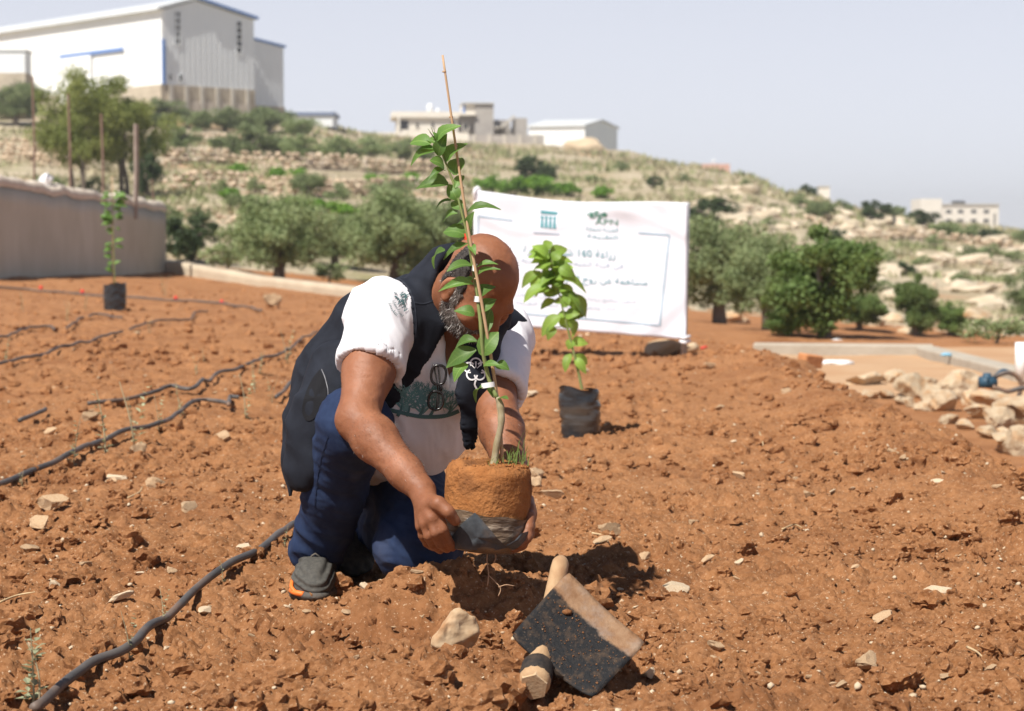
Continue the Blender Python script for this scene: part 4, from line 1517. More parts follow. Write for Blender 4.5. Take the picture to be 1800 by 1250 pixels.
# ================================================================== THE MAN
class Sdf:
    """signed distance grid; shapes are blended in, the surface is read out as quads"""

    def __init__(s, lo, hi, h):
        s.lo, s.h = np.array(lo, float), h
        n = np.ceil((np.array(hi) - s.lo) / h).astype(int) + 1
        s.ax = [(s.lo[i] + h * np.arange(n[i])).astype(np.float32) for i in range(3)]
        s.d = np.full(n, 0.5, np.float32)

    def sub(s, lo, hi):
        sl = []
        for i in range(3):
            a = max(0, int((lo[i] - s.lo[i]) / s.h) - 1)
            b = min(len(s.ax[i]), int((hi[i] - s.lo[i]) / s.h) + 2)
            if b <= a:
                return None, None
            sl.append(slice(a, b))
        X, Y, Z = np.meshgrid(*[s.ax[i][sl[i]] for i in range(3)], indexing='ij')
        return tuple(sl), np.stack([X, Y, Z], -1)

    def put(s, sl, b, k, op):
        a = s.d[sl]
        if op == 'u':
            h = np.clip(.5 + .5 * (a - b) / k, 0, 1)
            s.d[sl] = a * (1 - h) + b * h - k * h * (1 - h)
        else:
            b = -b
            h = np.clip(.5 + .5 * (b - a) / k, 0, 1)
            s.d[sl] = a * (1 - h) + b * h + k * h * (1 - h)

    def cone(s, a, b, ra, rb, k=.02, op='u', flat=None, ff=1.0):
        a, b = np.array(a, float), np.array(b, float)
        m = max(ra, rb) * max(1, ff) + k + .03
        sl, p = s.sub(np.minimum(a, b) - m, np.maximum(a, b) + m)
        if sl is None:
            return s
        q, ab = p - a, b - a
        if flat is not None:
            nn = np.array(flat, float)
            nn /= np.linalg.norm(nn)
            q = q + (q @ nn)[..., None] * nn * (1 / ff - 1)
            ab = ab + ab @ nn * nn * (1 / ff - 1)
        t = np.clip((q @ ab) / max(1e-9, ab @ ab), 0, 1)
        d = np.linalg.norm(q - t[..., None] * ab, axis=-1) - (ra + (rb - ra) * t)
        s.put(sl, d.astype(np.float32), k, op)
        return s

    def chain(s, pts, rs, k=.015, op='u', **kw):
        for i in range(len(pts) - 1):
            s.cone(pts[i], pts[i + 1], rs[i], rs[i + 1], k, op, **kw)
        return s

    def ell(s, c, axes, r, k=.03, op='u'):
        c, r = np.array(c, float), np.array(r, float)
        A = np.array([np.array(v, float) / np.linalg.norm(v) for v in axes])
        m = r.max() + k + .03
        sl, p = s.sub(c - m, c + m)
        if sl is None:
            return s
        q = (p - c) @ A.T
        k0 = np.linalg.norm(q / r, axis=-1)
        k1 = np.linalg.norm(q / (r * r), axis=-1) + 1e-6
        s.put(sl, (k0 * (k0 - 1) / k1).astype(np.float32), k, op)
        return s

    def plane(s, p0, n, k=.006, lo=None, hi=None):
        """cut away the side n points to"""
        sl, p = s.sub(s.lo if lo is None else lo, np.array([a[-1] for a in s.ax]) if hi is None else hi)
        n = np.array(n, float) / np.linalg.norm(n)
        s.put(sl, (-((p - np.array(p0)) @ n)).astype(np.float32), k, 's')
        return s

    def carve(s, fun, k=.006, lo=None, hi=None):
        """cut away where fun(points) < 0"""
        sl, p = s.sub(s.lo if lo is None else lo, np.array([a[-1] for a in s.ax]) if hi is None else hi)
        s.put(sl, fun(p).astype(np.float32), k, 's')
        return s

    def clone(s, off=0.0):
        o = object.__new__(Sdf)
        o.lo, o.h, o.ax, o.d = s.lo, s.h, s.ax, s.d - np.float32(off)
        return o

    def nets(s):
        d = s.d
        ins = d < 0
        nx, ny, nz = d.shape
        cs = np.zeros((nx - 1, ny - 1, nz - 1), np.int8)
        corners = [(i, j, k) for i in (0, 1) for j in (0, 1) for k in (0, 1)]
        for (i, j, k) in corners:
            cs += ins[i:nx - 1 + i, j:ny - 1 + j, k:nz - 1 + k]
        I = np.argwhere((cs > 0) & (cs < 8))
        idx = np.full(cs.shape, -1, np.int32)
        idx[I[:, 0], I[:, 1], I[:, 2]] = np.arange(len(I))
        val = {c: d[I[:, 0] + c[0], I[:, 1] + c[1], I[:, 2] + c[2]] for c in corners}
        acc, cnt = np.zeros((len(I), 3)), np.zeros(len(I))
        for c in corners:
            for ax in range(3):
                if c[ax] == 0:
                    e = list(c)
                    e[ax] = 1
                    v0, v1 = val[c], val[tuple(e)]
                    m = (v0 < 0) != (v1 < 0)
                    t = np.where(m, v0 / np.where(m, v0 - v1, 1), 0)
                    q = np.tile(np.array(c, float), (len(I), 1))
                    q[:, ax] = t
                    acc[m] += q[m]
                    cnt[m] += 1
        V = s.lo + s.h * (I + acc / cnt[:, None])
        F = []
        for ax in range(3):
            a0 = [slice(1, n_ - 1) for n_ in d.shape]
            a0[ax] = slice(0, d.shape[ax] - 1)
            a1 = list(a0)
            a1[ax] = slice(1, d.shape[ax])
            i0, i1 = ins[tuple(a0)], ins[tuple(a1)]
            E = np.argwhere(i0 != i1)
            fl = i0[E[:, 0], E[:, 1], E[:, 2]]
            off = np.array([1, 1, 1])
            off[ax] = 0
            E = E + off
            b, c = [(1, 2), (2, 0), (0, 1)][ax]
            q = []
            for (db, dc) in ((0, 0), (-1, 0), (-1, -1), (0, -1)):
                g = E.copy()
                g[:, b] += db
                g[:, c] += dc
                q.append(idx[g[:, 0], g[:, 1], g[:, 2]])
            Q = np.stack(q, -1)
            F.append(np.where(fl[:, None], Q, Q[:, ::-1]))
        return V, np.concatenate(F)


def vnormals(V, F):
    n = np.cross(V[F[:, 2]] - V[F[:, 0]], V[F[:, 3]] - V[F[:, 1]])
    N = np.zeros_like(V)
    for k in range(4):
        np.add.at(N, F[:, k], n)
    return N / (np.linalg.norm(N, axis=1)[:, None] + 1e-12)


def relax(V, F, n=2, w=.5):
    e = np.concatenate([F[:, [0, 1]], F[:, [1, 2]], F[:, [2, 3]], F[:, [3, 0]]])
    for _ in range(n):
        A = np.zeros_like(V)
        C = np.zeros(len(V))
        for a, b in ((0, 1), (1, 0)):
            np.add.at(A, e[:, a], V[e[:, b]])
            np.add.at(C, e[:, a], 1)
        V = V * (1 - w) + w * A / np.maximum(C, 1)[:, None]
    return V


def nrm(v):
    v = np.array(v, float)
    return v / np.linalg.norm(v)


# ---- joints
SR, SL = P(672, 552, 4.40), P(874, 592, 4.62)
ER, WR = P(628, 738, 4.22), P(742, 862, 4.07)
EL, WL = P(872, 715, 4.38), P(908, 868, 4.20)
PC, NB = P(640, 796, 4.70), P(792, 525, 4.47)
TT = nrm(NB - PC)
TR = nrm(SL - SR)
TR = nrm(TR - TT * (TR @ TT))
TN = np.cross(TR, TT)
HRp, HLp = PC - TR * .065, PC + TR * .10
KR, AR = P(624, 748, 4.30), P(556, 965, 4.56)
KL, AL = P(738, 936, 4.44), P(668, 925, 4.76)
MS = (SR + SL) / 2
CH = MS - TT * .10 + TN * .01
BE = PC + TT * .17 + TN * .055
TAX = (TR, TT, TN)
# head frame
HPHI, HPIT = math.radians(40), math.radians(50)
HU = np.array([math.sin(HPHI) * math.sin(HPIT), -math.cos(HPHI) * math.sin(HPIT), math.cos(HPIT)])
HF = np.array([math.sin(HPHI) * math.cos(HPIT), -math.cos(HPHI) * math.cos(HPIT), -math.sin(HPIT)])
HE = np.array([-math.cos(HPHI), -math.sin(HPHI), 0])
HC = P(845, 500, 4.33)
HS = 0.935
HAX = (HE, HF, HU)


def hp(e, f, u):
    return HC + HS * (HE * e + HF * f + HU * u)


def head_sdf(g, off=0.0):
    g.ell(hp(0, -.012, .030), HAX, HS * np.array([.0735, .0945, .083]) + off, .01)
    g.ell(hp(0, .020, -.035), HAX, HS * np.array([.064, .073, .077]) + off, .03)
    g.ell(hp(0, .032, -.085), HAX, HS * np.array([.051, .055, .036]) + off, .03)
    g.cone(hp(-.036, .080, .006), hp(.036, .080, .006), .012 + off, .012 + off, .02)
    for sgn in (-1, 1):
        g.ell(hp(.040 * sgn, .062, -.035), HAX, HS * np.array([.022, .020, .018]) + off, .03)
    return g


# ---- skin: head, neck, chest, arms and hands in one surface
H = .0042
lo = np.array([-.62, 3.92, -.02])
hi = np.array([.16, 5.0, .86])
G = Sdf(lo, hi, .0038)
head_sdf(G)
for sgn in (-1, 1):
    G.ell(hp(.031 * sgn, .094, -.014), HAX, HS * np.array((.017, .012, .012)), .012, 's')
    G.ell(hp(.031 * sgn, .083, -.014), HAX, HS * np.array((.014, .012, .011)), .004)
G.chain([hp(0, .088, -.004), hp(0, .100, -.026), hp(0, .110, -.044)], [.009, .011, .014], .014)
for sgn in (-1, 1):
    G.ell(hp(.012 * sgn, .099, -.047), HAX, HS * np.array((.009, .010, .008)), .008)
    # ears
    eo = hp(.080 * sgn, -.008, -.018)
    oa = nrm(HE * sgn * .75 + HF * .55)
    fa = nrm(np.cross(HU, oa))
    G.ell(eo, (oa, fa, HU), HS * np.array((.009, .019, .034)), .006)
    G.ell(eo + oa * .010 + fa * 0, (oa, fa, HU), HS * np.array((.007, .012, .024)), .004, 's')
    G.ell(hp(.079 * sgn, .002, -.045), HAX, HS * np.array((.008, .009, .010)), .006)
G.cone(hp(-.022, .088, -.070), hp(.022, .088, -.070), .0065, .0065, .008)
G.cone(hp(-.018, .087, -.080), hp(.018, .087, -.080), .0075, .0075, .008)
G.cone(hp(0, -.030, -.045), NB - TT * .02, .060, .066, .03)
# trunk inside the clothes
G.ell(CH, TAX, (.172, .15, .112), .03)
G.ell(BE, TAX, (.15, .14, .125), .05)
G.ell(PC + TT * .03, TAX, (.15, .11, .115), .05)
for S_, sg in ((SR, 1), (SL, -1)):
    G.cone(MS + TT * .0, S_, .07, .058, .04)
for hip, kn, an in ((HRp, KR, AR), (HLp, KL, AL)):
    G.cone(hip, kn, .07, .05, .03)
    G.cone(kn, an, .048, .035, .02)


def arm(S_, E_, W_):
    u = nrm(E_ - S_)
    v = nrm(W_ - E_)
    G.cone(S_, S_ + (E_ - S_) * .55, .056, .053, .03)
    G.cone(S_ + (E_ - S_) * .5, E_, .052, .043, .03)
    G.cone(E_, E_ + (W_ - E_) * .28, .043, .047, .02)
    G.cone(E_ + (W_ - E_) * .28, E_ + (W_ - E_) * .75, .047, .034, .02)
    G.cone(E_ + (W_ - E_) * .75, W_, .034, .0285, .02)


arm(SR, ER, WR)
arm(SL, EL, WL)


def finger(pts, r0, r1, k=.006):
    n = len(pts)
    rs = [r0 + (r1 - r0) * i / (n - 1) for i in range(n)]
    for i in range(n - 1):
        G.cone(pts[i], pts[i + 1], rs[i] * (1.04 if i else 1), rs[i + 1], k)


# hand whose back faces the camera: thumb on the front of the root ball, fingers curling under it
mcp = [P(771, 902, 3.998), P(759, 912, 3.998), P(748, 920, 4.008), P(740, 925, 4.028)]
for q, r_ in zip(mcp, (.0155, .0150, .0140, .0125)):
    G.cone(WR, q, .020, r_, .008)
G.cone(WR, P(752, 888, 4.02), .022, .019, .010)
finger([mcp[0], P(779, 931, 3.992), P(787, 950, 4.015), P(796, 962, 4.05)], .0112, .0090, .0025)
finger([mcp[1], P(765, 937, 3.990), P(774, 956, 4.015), P(786, 965, 4.06)], .0112, .0090, .0025)
finger([mcp[2], P(752.5, 942, 4.004), P(761, 958, 4.03), P(774, 967, 4.075)], .0106, .0086, .0025)
finger([mcp[3], P(743, 942, 4.035), P(750, 955, 4.06), P(762, 963, 4.095)], .0096, .0076, .0025)
finger([P(752, 880, 4.03), P(771, 886, 3.985), P(788, 900, 3.975), P(801, 916, 3.985)], .0175, .0108, .004)
# other hand, under the far side of the ball
mc2 = [P(926, 893, 4.14), P(929, 903, 4.13), P(929, 912, 4.14), P(926, 920, 4.16)]
for q, r_ in zip(mc2, (.017, .017, .016, .015)):
    G.cone(WL, q, .021, r_, .012)
finger([mc2[0], P(931, 908, 4.085), P(929, 928, 4.06), P(922, 944, 4.05)], .0125, .009)
finger([mc2[1], P(931, 925, 4.08), P(926, 945, 4.05), P(912, 957, 4.04)], .0125, .009)
finger([mc2[2], P(929, 940, 4.09), P(918, 958, 4.06), P(903, 965, 4.05)], .012, .0088)
finger([mc2[3], P(922, 948, 4.12), P(910, 962, 4.09), P(896, 968, 4.08)], .0105, .0078)
finger([WL, P(926, 880, 4.16), P(931, 893, 4.11)], .017, .011)

M_SKIN = pm('tanned_skin', (0.250, 0.100, 0.048), (0.195, 0.073, 0.034), 26, 0.55, bump=.4, bscale=260, bdist=.0018, c3=(0.33, 0.14, 0.074), s3=9, th3=(.5, .75), spec=.33, sss=.08, contrast=(.3, .7))
M_NAIL = pm('nail', (0.62, 0.42, 0.33), None, rough=.3)
Vb, Fb = G.nets()
Vb = relax(Vb, Fb, 2, .45)
Nb = vnormals(Vb, Fb)
# tendons, veins and skin folds
amp = .0010 * perlin(Vb * 55) + .0007 * perlin(Vb * 160) + .0012 * np.abs(perlin(Vb * np.array([38., 38., 60.]) + 5))
Vb = Vb + Nb * amp[:, None]
foot_c = AR * .5 + AL * .5
person = empty('person', (foot_c[0], foot_c[1], gz(foot_c[0], foot_c[1])))
tag(person, 'bald bearded person in navy vest and white T-shirt crouching with a young tree', 'person')
body = mobj('body', Vb, Fb, M_SKIN, person)
nb = MB()
V, F = ICO[2]
tn = nrm(P(801, 916, 3.985) - P(788, 900, 3.975))
sd = nrm(np.cross(tn, np.array([0, -1., .2])))
up_ = np.cross(sd, tn)
up_ = up_ * (1 if up_[1] < 0 else -1)
nb.add(P(799.5, 914, 3.985) + up_ * .0092 + (V[:, :1] * tn * .0075 + V[:, 1:2] * sd * .0062 + V[:, 2:] * up_ * .0022), F)
nb.build('thumbnail', M_NAIL, body, True)

# ---- beard and side hair: thin layers over the head with short bristles
Gh = Sdf(HC - .19, HC + .19, .0038)
head_sdf(Gh, .0045)
Gh.cone(hp(0, -.030, -.045), NB - TT * .02, .060, .066, .03)
bd = Gh.clone()


def hl(p):
    q = p - HC
    q = q / HS
    return q @ HE, q @ HF, q @ HU


def beard_cut(p):
    e, f, u = hl(p)
    ae = np.abs(e)
    jaw = np.maximum(u + .052 + .25 * (f - .05), -(u + .135))            # below the cheek line
    side = np.maximum(np.maximum(np.abs(f - .012 - .12 * (u + .05)) - .017, u + .0), .045 - ae)   # sideburn
    jaw = np.maximum(jaw, -(f + .012))
    mouth = .011 - np.sqrt((e * .42) ** 2 + (u + .075) ** 2 + np.where(f > .05, 0, 1))
    keep = np.minimum(jaw, side)
    keep = np.maximum(keep, mouth)
    mus = np.maximum(np.abs(u + .060) - .007, np.maximum(ae - .028, .07 - f))
    keep = np.minimum(keep, mus)
    return -keep


bd.carve(lambda p: beard_cut(p), .004)
# keep only a thin skin near the face surface
hr = Gh.clone()


def hair_cut(p):
    e, f, u = hl(p)
    ae = np.abs(e)
    line = np.maximum(u - .072 - .25 * (-f), f - .028 + .55 * np.maximum(u - .02, 0))
    keep = np.maximum(np.maximum(line, -(u + .050 - .5 * np.minimum(f, 0) * 0)), -(ae - .034) * (f > -.055))
    ear = .030 - np.sqrt((f + .008) ** 2 + (u + .030) ** 2 * .8)
    keep = np.maximum(keep, np.where(ae > .05, ear, -1))
    return -keep


hr.carve(lambda p: hair_cut(p), .004)
M_HAIRD = pm('greying_hair', (0.022, 0.018, 0.016), (0.06, 0.052, 0.047), 140, .7)
M_HAIRW = pm('white_hair', (0.50, 0.47, 0.44), None, rough=.6)
M_BEARD = pm('grey_beard', (0.075, 0.058, 0.048), (0.20, 0.165, 0.145), 220, .8, bump=.8, bscale=320, bdist=.003)


def bristles(name, V, F, n, L, white, seed, parent, droop):
    r = np.random.default_rng(seed)
    N = vnormals(V, F)
    k = r.integers(0, len(F), n)
    w = r.dirichlet((1, 1, 1, 1), n)
    p = (V[F[k]] * w[..., None]).sum(1)
    nn = (N[F[k]] * w[..., None]).sum(1)
    d = nn * .7 + np.array(droop) * .9 + r.normal(size=(n, 3)) * .35
    d /= np.linalg.norm(d, axis=1)[:, None]
    s = np.cross(d, r.normal(size=(n, 3)))
    s /= np.linalg.norm(s, axis=1)[:, None]
    ln = L * r.uniform(.5, 1.3, n)[:, None]
    hw = .00045 if name == 'bristles' else .0002
    W = np.stack([p - s * hw, p + s * hw, p + d * ln], 1).reshape(-1, 3)
    o = mobj(name, W, np.arange(3 * n).reshape(-1, 3), [M_HAIRD, M_HAIRW], parent, False)
    mi = (r.random(n) < white).astype(np.int32)
    o.data.polygons.foreach_set('material_index', mi)
    o['kind'] = 'stuff'


Vq, Fq = bd.nets()
beard = mobj('beard', relax(Vq, Fq, 1), Fq, M_BEARD, person)
bristles('bristles', Vq, Fq, 7000, .009, .30, 1, beard, -HU * .8 + np.array([0, 0, -.3]))
Vq, Fq = hr.nets()
hair = mobj('hair', relax(Vq, Fq, 1), Fq, M_HAIRD, person)
bristles('bristles', Vq, Fq, 5000, .006, .10, 2, hair, -HF * .7 - HU * .3)

# ---- white T-shirt
H = .0047
Gs = Sdf(lo, hi, H)
Gs.ell(CH, TAX, (.186, .165, .124), .03)
Gs.ell(BE, TAX, (.168, .152, .140), .06)
Gs.ell(PC + TT * .04, TAX, (.160, .10, .125), .05)
for S_ in (SR, SL):
    Gs.cone(MS - TT * .0, S_, .078, .067, .05)
Gs.cone(MS, NB - TT * .01, .08, .070, .04)
for S_, E_, tcut, sgn in ((SR, ER, .50, 1), (SL, EL, .80, -1)):
    dv = E_ - S_
    Gs.cone(S_, S_ + dv * (tcut + .25), .068, .067 if sgn > 0 else .060, .03)
    c = S_ + dv * tcut
    dn = nrm(dv)
    Gs.carve(lambda p, c=c, dn=dn: np.maximum(-((p - c) @ dn), np.linalg.norm(p - c, axis=-1) - .135), .004, c - .15, c + .15)
    Gs.cone(c - dn * .012, c + dn * .05, .0605 if sgn > 0 else .0535, .062 if sgn > 0 else .055, .003, 's')
# V neck
vb = P(788, 655, 4.36)
Gs.cone(NB + TT * .05 + TN * .02, NB + TT * .10 + TN * .02, .072, .10, .012, 's')
nv = NB + TN * .085


def vneck(p):
    q = p - NB
    a, b, c = q @ TR, q @ TT, q @ TN
    return np.maximum(np.maximum(np.abs(a) - np.clip(.062 + (b - .0) * .42, 0, .08), -(c - .01)), -(b + .150))


Gs.carve(vneck, .008, NB - .25, NB + .25)
M_TEE = pm('white_cotton', (0.78, 0.77, 0.80), (0.72, 0.71, 0.74), 18, .9, bump=.25, bscale=500, bdist=.001, spec=.2)
Vs_, Fs_ = Gs.nets()
Vs_ = relax(Vs_, Fs_, 2, .5)
Ns_ = vnormals(Vs_, Fs_)


def folds(V, freq, amp, axis, squeeze=.28, seed=0.0):
    """soft creases that run across axis"""
    axis = nrm(axis)
    t = V @ axis
    W = V - np.outer(t, axis) * (1 - 1.0) - np.outer(t, axis) * 0
    q = V * freq * squeeze + np.outer(t * freq * (1 - squeeze), axis)
    w = perlin(V * freq * .22 + seed + 4)
    q = q + w[:, None] * .9
    r1 = 1 - 2.2 * np.abs(perlin(q + seed))
    return amp * r1 * (0.45 + 1.1 * np.clip(perlin(V * 7 + seed + 9) + .45, 0, 1))


Vs_ = Vs_ + Ns_ * (folds(Vs_, 13, .0075, TT * .4 + TR * .9, .35, 8.0) + folds(Vs_, 24, .0055, TT * .7 + TR * .7, .3, 1.0) + folds(Vs_, 40, .0016, np.array([1, .3, .2]), .35, 3.0))[:, None]
tee = mobj('t_shirt', Vs_, Fs_, M_TEE, person)
tee['label'] = 'white short-sleeved T-shirt with a teal tree print'

# ---- navy vest
Gv = Sdf(lo, hi, H)
Gv.ell(CH - TN * .006, TAX, (.199, .175, .138), .03)
Gv.ell(BE - TN * .015, TAX, (.186, .168, .146), .06)
Gv.ell(PC + TT * .02 - TN * .02, TAX, (.178, .13, .145), .06)
for S_ in (SR, SL):
    Gv.cone(MS - TT * .0, MS + (S_ - MS) * (.86 if S_ is SR else 1.12), .093, .080, .05)
Gv.cone(MS, NB + TT * .035 - TN * .015, .092, .086, .04)
# loose tail hanging beside the hip
tail_n = nrm((-.5, -.86, .1))
Gv.chain([P(590, 660, 4.44), P(551, 738, 4.375), P(534, 815, 4.38), P(526, 902, 4.41)], [.075, .054, .042, .014], .03, flat=tail_n, ff=.45)
Gv.chain([P(590, 660, 4.60), P(556, 740, 4.56), P(534, 815, 4.52), P(520, 888, 4.47)], [.09, .062, .040, .013], .05, flat=tail_n, ff=.8)
# rounded back
Gv.chain([P(725, 540, 4.60), P(662, 590, 4.64), P(615, 680, 4.68), P(590, 780, 4.70)], [.072, .100, .115, .098], .05)
# arm holes, neck, front opening
for S_, E_ in ((SR, ER), (SL, EL)):
    dv = nrm(E_ - S_)
    ax_ = nrm(S_ - MS)
    o1, o2, rr1 = (.012, .05, .081) if S_ is SR else (.05, .085, .070)
    Gv.cone(S_ + ax_ * o1, S_ + ax_ * o1 + dv * .16, rr1, rr1 + .007, .008, 's')
    Gv.cone(S_ + ax_ * o2 + TT * .02, S_ + ax_ * (o2 + .05), .073, .078, .012, 's')
Gv.cone(NB + TT * .045 + TN * .03, NB + TT * .12 + TN * .05, .076, .10, .012, 's')


def front_open(p):
    q = p - NB
    a, b, c = q @ TR, q @ TT, q @ TN
    w = np.clip(.050 + (-.02 - b) * .30, .045, .125)
    wl_ = np.clip(.040 + (-.02 - b) * .10, .04, .07)
    return np.maximum(np.maximum(a - wl_, -w - a), -(c - .012))


Gv.carve(front_open, .006)
Gv.plane(PC - TT * .075 + TN * .03, nrm(-TT * .8 + TN * .7), .01, PC - .3 + np.array([.16, -.3, 0]), PC + .3)
Gv.chain([P(872, 556, 4.48), P(845, 615, 4.40), P(832, 690, 4.365), P(824, 785, 4.40)], [.034, .037, .032, .010], .012, flat=(.35, -.9, -.2), ff=.24)
M_VEST = pm('navy_cloth', (0.0075, 0.009, 0.0145), (0.014, 0.017, 0.026), 16, .85, bump=.3, bscale=420, bdist=.0012, spec=.25)
Vv, Fv = Gv.nets()
Vv = relax(Vv, Fv, 5, .5)
Nv = vnormals(Vv, Fv)
Vv = Vv + Nv * (folds(Vv, 17, .0075, np.array([.5, 0, .85]), .32, 6.0) + folds(Vv, 36, .0013, np.array([1, 0, .3]), .4, 2.0))[:, None]
vest = mobj('vest', Vv, Fv, M_VEST, person)
vest['label'] = 'dark navy sleeveless vest with hanging tail and open pocket'

# ---- jeans
Gj = Sdf(lo, hi, H)
Gj.ell(PC, TAX, (.155, .12, .125), .04)
for hip, kn, an, r0 in ((HRp, KR, AR, .088), (HLp, KL, AL, .088)):
    Gj.cone(hip, kn, r0, .074, .04)
    Gj.cone(kn, kn + (an - kn) * .5, .069, .061, .03)
    Gj.cone(kn + (an - kn) * .5, an, .061, .057, .03)
aR = nrm(AR - KR)
Gj.carve(lambda p: np.maximum(-((p - AR) @ aR - .012), np.linalg.norm(p - AR, axis=-1) - .13), .005, AR - .15, AR + .15)
Gj.cone(AR - aR * .02, AR + aR * .08, .047, .050, .004, 's')
aL = nrm(AL - KL)
Gj.carve(lambda p: np.maximum(-((p - AL) @ aL + .0), np.linalg.norm(p - AL, axis=-1) - .13), .005, AL - .15, AL + .15)
Gj.cone(KL + np.array([-.02, -.035, -.02]), KL + np.array([.02, .05, -.03]), .07, .07, .03)
M_JEAN = pm('blue_denim', (0.011, 0.020, 0.054), (0.019, 0.034, 0.080), 26, .85, bump=.3, bscale=600, bdist=.001, c3=(0.06, 0.07, 0.11), s3=7, th3=(.58, .8), spec=.2, stretch=(1, 1, .4))
Vj, Fj = Gj.nets()
Vj = relax(Vj, Fj, 3, .5)
Nj = vnormals(Vj, Fj)
low = np.clip(1 - (Vj[:, 2] - .1) / .18, 0, 1)
Vj = Vj + Nj * (folds(Vj, 20, .0078, np.array([.25, 0, 1]), .25, 11.0) * (0.6 + .9 * low) + folds(Vj, 31, .0042, np.array([.5, .1, .85]), .35, 15.0) + folds(Vj, 60, .0016, np.array([.2, .2, 1]), .3, 5.0))[:, None]
jeans = mobj('jeans', Vj, Fj, M_JEAN, person)
BV_J = BVHTree.FromPolygons([tuple(v) for v in Vj], [tuple(f) for f in Fj])
BV_V = BVHTree.FromPolygons([tuple(v) for v in Vv], [tuple(f) for f in Fv])
BV_S = BVHTree.FromPolygons([tuple(v) for v in Vs_], [tuple(f) for f in Fs_])
CAMP = Vector((0, 0, CAMZ))


def on(bvh, px, py, off=.0015):
    """point of a garment where the sight line through (px, py) meets it"""
    d = (PV(px, py, 4.0) - CAMP).normalized()
    h = bvh.ray_cast(CAMP, d)
    if h[0] is None:
        return None
    nn = h[1] if h[1].dot(d) < 0 else -h[1]
    return h[0] + nn * off


def strip_on(bvh, pts, wpx, off=.0012, out=None, fill=4):
    """ribbon laid on a garment along photo points"""
    m = out if out is not None else MB()
    P2 = [Vector((a, b, 0)) for a, b in pts]
    L = spline(P2, fill) if len(P2) > 2 else [P2[0].lerp(P2[1], t / fill) for t in range(fill + 1)]
    ws = wpx if hasattr(wpx, '__len__') else (wpx, wpx)
    prev = None
    for i_, p in enumerate(L):
        t = (L[min(i_ + 1, len(L) - 1)] - L[max(i_ - 1, 0)]).normalized()
        nn = Vector((-t.y, t.x, 0)) * (ws[0] + (ws[1] - ws[0]) * i_ / (len(L) - 1)) / 2
        a, b = on(bvh, p.x + nn.x, p.y + nn.y, off), on(bvh, p.x - nn.x, p.y - nn.y, off)
        if a is None or b is None or (prev and (a - prev[0]).length > .05):
            prev = None
            continue
        if prev:
            m.add([prev[0], a, b, prev[1]], [(0, 1, 2, 3)])
        prev = (a, b)
    return m


M_TEAL = pm('teal_print', (0.12, 0.26, 0.275), (0.16, 0.32, 0.33), 40, .85)
M_TEALD = pm('dark_teal_print', (0.08, 0.17, 0.18), None, rough=.85)
# ---- printed trees on the chest
pr = random.Random(4)
m = MB()


def twig(x, y, a, L, w, depth):
    x2, y2 = x + math.cos(a) * L, y - math.sin(a) * L
    strip_on(BV_S, [(x, y), (x2, y2)], (w * .75, w * .5), .0022, m, 2)
    if depth == 0:
        return
    for k in range(2 if depth < 5 else 3):
        twig(x2, y2, a + pr.uniform(-.75, .75), L * pr.uniform(.68, .9), w * .68, depth - 1)


for x, y, L, w, dpt, sp in ((712, 722, 14, 6, 6, .8), (742, 726, 15, 6, 6, .8), (792, 722, 11, 4, 5, .8), (764, 722, 13, 5, 6, .7)):
    for a in (.75, 1.2, 1.57, 2.0, 2.45):
        twig(x, y, a, L, w, dpt - 1)
m.build('tree_print', M_TEAL, tee)
m = MB()
strip_on(BV_S, [(672, 716), (700, 724), (740, 732), (780, 731), (806, 722)], 7, .0020, m, 6)
for x in (704, 718, 742, 760, 790):
    strip_on(BV_S, [(x - 5, 731), (x, 722), (x + 2, 712)], (6, 3), .0024, m, 3)
m.build('ground_print', M_TEALD, tee)


# ---- lettering helpers
AR_FORMS = {}
for k_, (iso, fin, ini, med) in {'ا': (0xFE8D, 0xFE8E, 0, 0), 'ب': (0xFE8F, 0xFE90, 0xFE91, 0xFE92), 'ة': (0xFE93, 0xFE94, 0, 0), 'ت': (0xFE95, 0xFE96, 0xFE97, 0xFE98), 'ث': (0xFE99, 0xFE9A, 0xFE9B, 0xFE9C), 'ج': (0xFE9D, 0xFE9E, 0xFE9F, 0xFEA0),
                                 'ح': (0xFEA1, 0xFEA2, 0xFEA3, 0xFEA4), 'د': (0xFEA9, 0xFEAA, 0, 0), 'ذ': (0xFEAB, 0xFEAC, 0, 0), 'ر': (0xFEAD, 0xFEAE, 0, 0), 'ز': (0xFEAF, 0xFEB0, 0, 0), 'س': (0xFEB1, 0xFEB2, 0xFEB3, 0xFEB4),
                                 'ش': (0xFEB5, 0xFEB6, 0xFEB7, 0xFEB8), 'ض': (0xFEBD, 0xFEBE, 0xFEBF, 0xFEC0), 'ط': (0xFEC1, 0xFEC2, 0xFEC3, 0xFEC4), 'ع': (0xFEC9, 0xFECA, 0xFECB, 0xFECC), 'ف': (0xFED1, 0xFED2, 0xFED3, 0xFED4),
                                 'ق': (0xFED5, 0xFED6, 0xFED7, 0xFED8), 'ل': (0xFEDD, 0xFEDE, 0xFEDF, 0xFEE0), 'م': (0xFEE1, 0xFEE2, 0xFEE3, 0xFEE4), 'ن': (0xFEE5, 0xFEE6, 0xFEE7, 0xFEE8), 'ه': (0xFEE9, 0xFEEA, 0xFEEB, 0xFEEC),
                                 'و': (0xFEED, 0xFEEE, 0, 0), 'ي': (0xFEF1, 0xFEF2, 0xFEF3, 0xFEF4)}.items():
    AR_FORMS[k_] = (iso, fin, ini, med)


